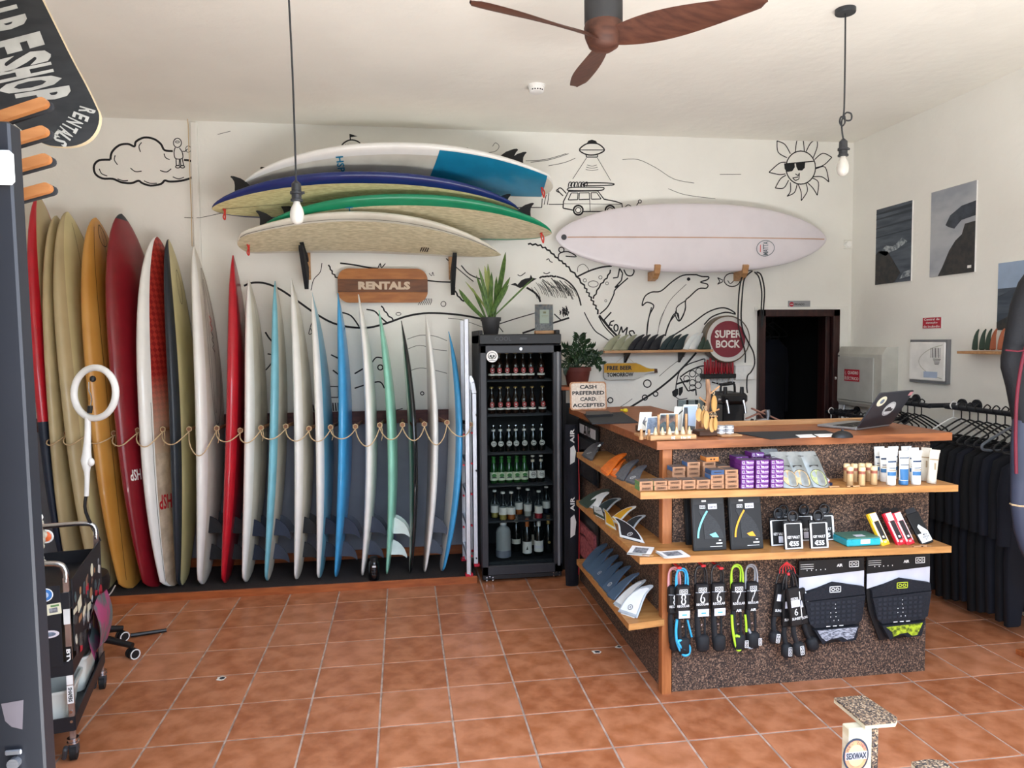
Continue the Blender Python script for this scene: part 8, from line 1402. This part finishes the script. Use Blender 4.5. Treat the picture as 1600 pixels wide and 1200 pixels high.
# ring light on a wrapped stand fixed to the trolley
mat('ring_white', (232, 232, 230), .35); cR = WY(148, 614, 3.86); r = thing('ring_light', 'white ring light on a tape wrapped stand fixed to the trolley', 'ring light', WY(135, 815, 3.86)); yw = R(-22); ax = V((math.cos(yw), math.sin(yw), -.1)).normalized(); ay = V((.2, 0, 1)); ay = (ay - ax * ay.dot(ax)).normalized()
b = MB(); b.tube([cR + ax * (.122 * math.cos(q)) + ay * (.125 * math.sin(q)) for q in [6.2832 * k / 40 for k in range(40)]], .0165, 12, True); b.build('ring_tube', 'ring_white', r, smooth=80); bot = WY(137, 652, 3.86)
b = MB(); b.tube(smooth_pts([bot, WY(137, 680, 3.86), WY(135, 720, 3.86), WY(136, 745, 3.86), WY(135, 775, 3.86)], 3), [.014, .014, .0145, .015, .017, .02, .026, .02, .014, .012, .0115, .011, .011][:13], 10); b.sphere(WY(142, 722, 3.85), .018, 8, 6, (1, .8, 1.2)); b.build('taped_stem', 'ring_white', r, smooth=60)
e_ = tp(.0, TD + .012, zB - .1); b = MB(); b.tube(smooth_pts([WY(135, 772, 3.86), WY(134, 800, 3.87), e_], 4), .008, 8); b.build('stand_rod', 'black', r)
b = MB(); b.sphere(WY(145, 592, 3.87), .016, 8, 6); b.build('ball_joint', 'black', r); b = MB(); b.cyl(WY(141, 634, 3.86), WY(140, 645, 3.86), .012, n=10); b.build('phone_clip', 'black', r); b = MB(); b.tube(smooth_pts([WY(139, 597, 3.86), WY(139, 610, 3.85), WY(143, 622, 3.86), WY(140, 640, 3.86)], 4), .003, 6); b.build('thin_wire', 'chrome', r)
# ------------------------------------------------------------------ stool on casters half hidden by the trolley
CS = V((-1.87, 4.36, 0)); r = thing('rolling_stool', 'black rolling stool with round seat behind the trolley', 'stool', CS); b = MB(); b.lathe([(.16, .36), (.19, .37), (.195, .41), (.185, .455), (.12, .465), (.0, .465)], CS, 28); b.build('seat', 'black', r, smooth=60); b = MB(); b.cyl(CS + V((0, 0, .09)), CS + V((0, 0, .365)), .025, n=14); b.build('gas_column', 'chrome', r)
for k, q in enumerate((V((-1.676, 4.535, 0)), V((-1.525, 4.262, 0)), V((-1.85, 4.02, 0)), V((-2.19, 4.22, 0)), V((-2.12, 4.62, 0)))):
    d = (q - CS).normalized(); b = MB(); b.tube([CS + V((0, 0, .115)), CS + d * ((q - CS).length * .55) + V((0, 0, .105)), q + V((0, 0, .075))], [.032, .026, .02], 10, flat=.8); arm = b.build('base_arm', 'black', r, smooth=50); s_ = V((.75, -.66, 0)); b = MB()
    for sg_ in (-1, 1): b.cyl(q + s_ * (.008 * sg_) + V((0, 0, .0305)), q + s_ * (.026 * sg_) + V((0, 0, .0305)), .03, n=18)
    b.build('caster_wheel', 'black', arm, smooth=40); b = MB()
    for sg_ in (-1, 1): b.tube([q + s_ * (.0262 * sg_) + V((0, 0, .0305)) + (V((0, 0, 1)) * math.sin(t_) + V((.66, .75, 0)) * math.cos(t_)) * .026 for t_ in [6.2832 * j / 18 for j in range(18)]], .0035, 6, True)
    b.build('white_ring', 'foil_white', arm)
b = MB(); b.tube([(-1.64, 4.56, .02), (-1.458, 4.63, .012)], [.013, .011], 8); tag(b.build('floor_rod', 'black', smooth=40), 'black rod lying on the tiles beside the stool casters', 'rod'); b = MB(); b.tube(smooth_pts([WY(143, 941, 4.2), WY(160, 936, 4.3), WY(172, 928, 4.5), WY(180, 915, 4.8)], 5), .004, 6); tag(b.build('cable', 'foil_white'), 'white cable running from the trolley to the orange board', 'cable')
# ================================================================== CEILING
YF = 3.05; hb = WY(943, 66, YF); r = thing('ceiling_fan', 'three blade wooden ceiling fan with black motor', 'ceiling fan', (hb.x, YF, ZC)); b = MB(); b.lathe([(.075, 0), (.08, .01), (.08, ZC - hb.z - .11), (.085, ZC - hb.z - .07)], (hb.x, YF, hb.z + .068), 28); b.build('motor_housing', 'pot_dark', r, smooth=40)
b = MB(); b.lathe([(.0, -.04), (.035, -.036), (.062, -.018), (.078, .02), (.082, .06), (.078, .075)], (hb.x, YF, hb.z), 24); b.build('hub', 'fan_wood', r, smooth=60); MATS['fan_wood'].node_tree.nodes['Principled BSDF'].inputs['Roughness'].default_value = .6
tipz = hb.z + .02
for k, (tx_, ty_) in enumerate(((757, 10), (1172, 6), (903, 131))):
    if k == 2: tpn = WY(tx_, ty_, YF + .63)
    else: tpn = WY(tx_, ty_, YF - (.27 if k == 0 else .36))
    ang = math.atan2(tpn.y - YF, tpn.x - hb.x); L = .66; d = V((math.cos(ang), math.sin(ang), 0)); sd_ = V((-d.y, d.x, 0)); z_t = tpn.z - hb.z
    def bl(u, v, s_, d=d, sd_=sd_, z_t=z_t):
        w_ = .085 + .075 * math.sin(math.pi * min(1, u * 1.05) ** .9) * (1 - .25 * u); tw = R(26) * (1 - u) + R(9); q = (v - .5) * w_
        if u > .93: q *= math.sqrt(max(0.02, 1 - ((u - .93) / .07) ** 2))
        return hb + d * (.05 + .61 * u) + sd_ * (q * math.cos(tw)) + V((0, 0, .015 + (z_t - .015) * u ** 1.6 - q * math.sin(tw) + s_ * .007 * (1 - abs(2 * v - 1) ** 2)))
    b = MB(); b.grid(lambda u, v: bl(u, v, 1), 20, 6); b.grid(lambda u, v: bl(u, v, -1), 20, 6); b.build('blade', 'fan_wood', r, smooth=60)
mat('socket_dark', (58, 60, 64), .4, .4); mat('bulb', (206, 203, 196), .35, coat=.3)
def pendant(px, pyt, pyb, Y, label, knot=False):
    s = (Y * 1.01) / FPX; q = WY(px, pyb, Y); r = thing('pendant_lamp', label, 'lamp', (q.x, Y, ZC)); c0 = WY(px + 4, 14, Y) if knot else V((q.x - .015, Y, ZC)); c0.z = ZC; s0 = q + V((0, 0, .135)); cz = V((c0.x, Y, ZC - .02))
    b = MB(); b.lathe([(.048, -.022), (.05, -.018), (.05, 0)], c0, 22); b.build('canopy', 'socket_dark', r, smooth=40)
    if knot: k0 = WY(1318, 182, Y); pts = [cz, cz.lerp(k0, .5) + V((.003, 0, 0)), k0 + V((.002, 0, .03)), k0 + V((-.004, .004, 0)), k0 + V((.02, .006, .022)), k0 + V((.046, .006, .016)), k0 + V((.046, .006, -.012)), k0 + V((.018, .004, -.018)), k0 + V((-.012, .0, -.002)), k0 + V((-.024, -.006, -.03)), k0 + V((-.012, -.008, -.05)), k0 + V((.006, -.004, -.03)), k0 + V((.004, 0, .004)), k0 + V((-.01, 0, -.025)), k0 + V((-.006, 0, -.08)), s0]
    else: pts = [cz, cz.lerp(s0, .5) + V((.004, 0, 0)), s0]
    b = MB(); b.tube(smooth_pts(pts, 6), .0042, 8); b.build('cord', 'socket_dark', r, smooth=60)
    b = MB(); b.lathe([(.008, .075), (.012, .07), (.02, .062), (.021, .03), (.027, .028), (.027, .018), (.021, .016), (.021, -.002), (.026, -.004), (.026, -.012), (.018, -.014)], q + V((0, 0, .06)), 18); b.cyl(q + V((.02, 0, .085)), q + V((.034, 0, .085)), .006, n=8); b.build('socket', 'socket_dark', r, smooth=35)
    b = MB(); b.lathe([(.013, .05), (.016, .035), (.026, .015), (.030, -.005), (.0295, -.022), (.024, -.04), (.012, -.05), (.0, -.053)], q, 20); b.build('bulb', 'bulb', r, smooth=70)
pendant(464, 0, 332, 3.30, 'bare bulb pendant hanging in front of the stacked boards'); pendant(1317, 14, 259, 3.50, 'bare bulb pendant with knotted cord beside the painted sun', True)
p = WZ(838, 133, ZC); r = thing('smoke_detector', 'small white smoke detector on the ceiling behind the fan', 'smoke detector', (p.x, p.y, ZC)); b = MB(); b.lathe([(.035, -.05), (.046, -.045), (.052, -.03), (.052, -.012), (.056, -.01), (.056, -.0005)], (p.x, p.y, ZC), 24); b.build('detector_body', 'white', r, smooth=35); b = MB()
for k in range(5): a_ = R(-130 + 20 * k); b.box((p.x + .049 * math.cos(a_), p.y + .049 * math.sin(a_), ZC - .038), (.008, .008, .006))
b.build('vent_slot', 'darkgrey', r)
for o in list(bpy.data.objects):
    for k in ('used',):
        if k in o.keys(): del o[k]
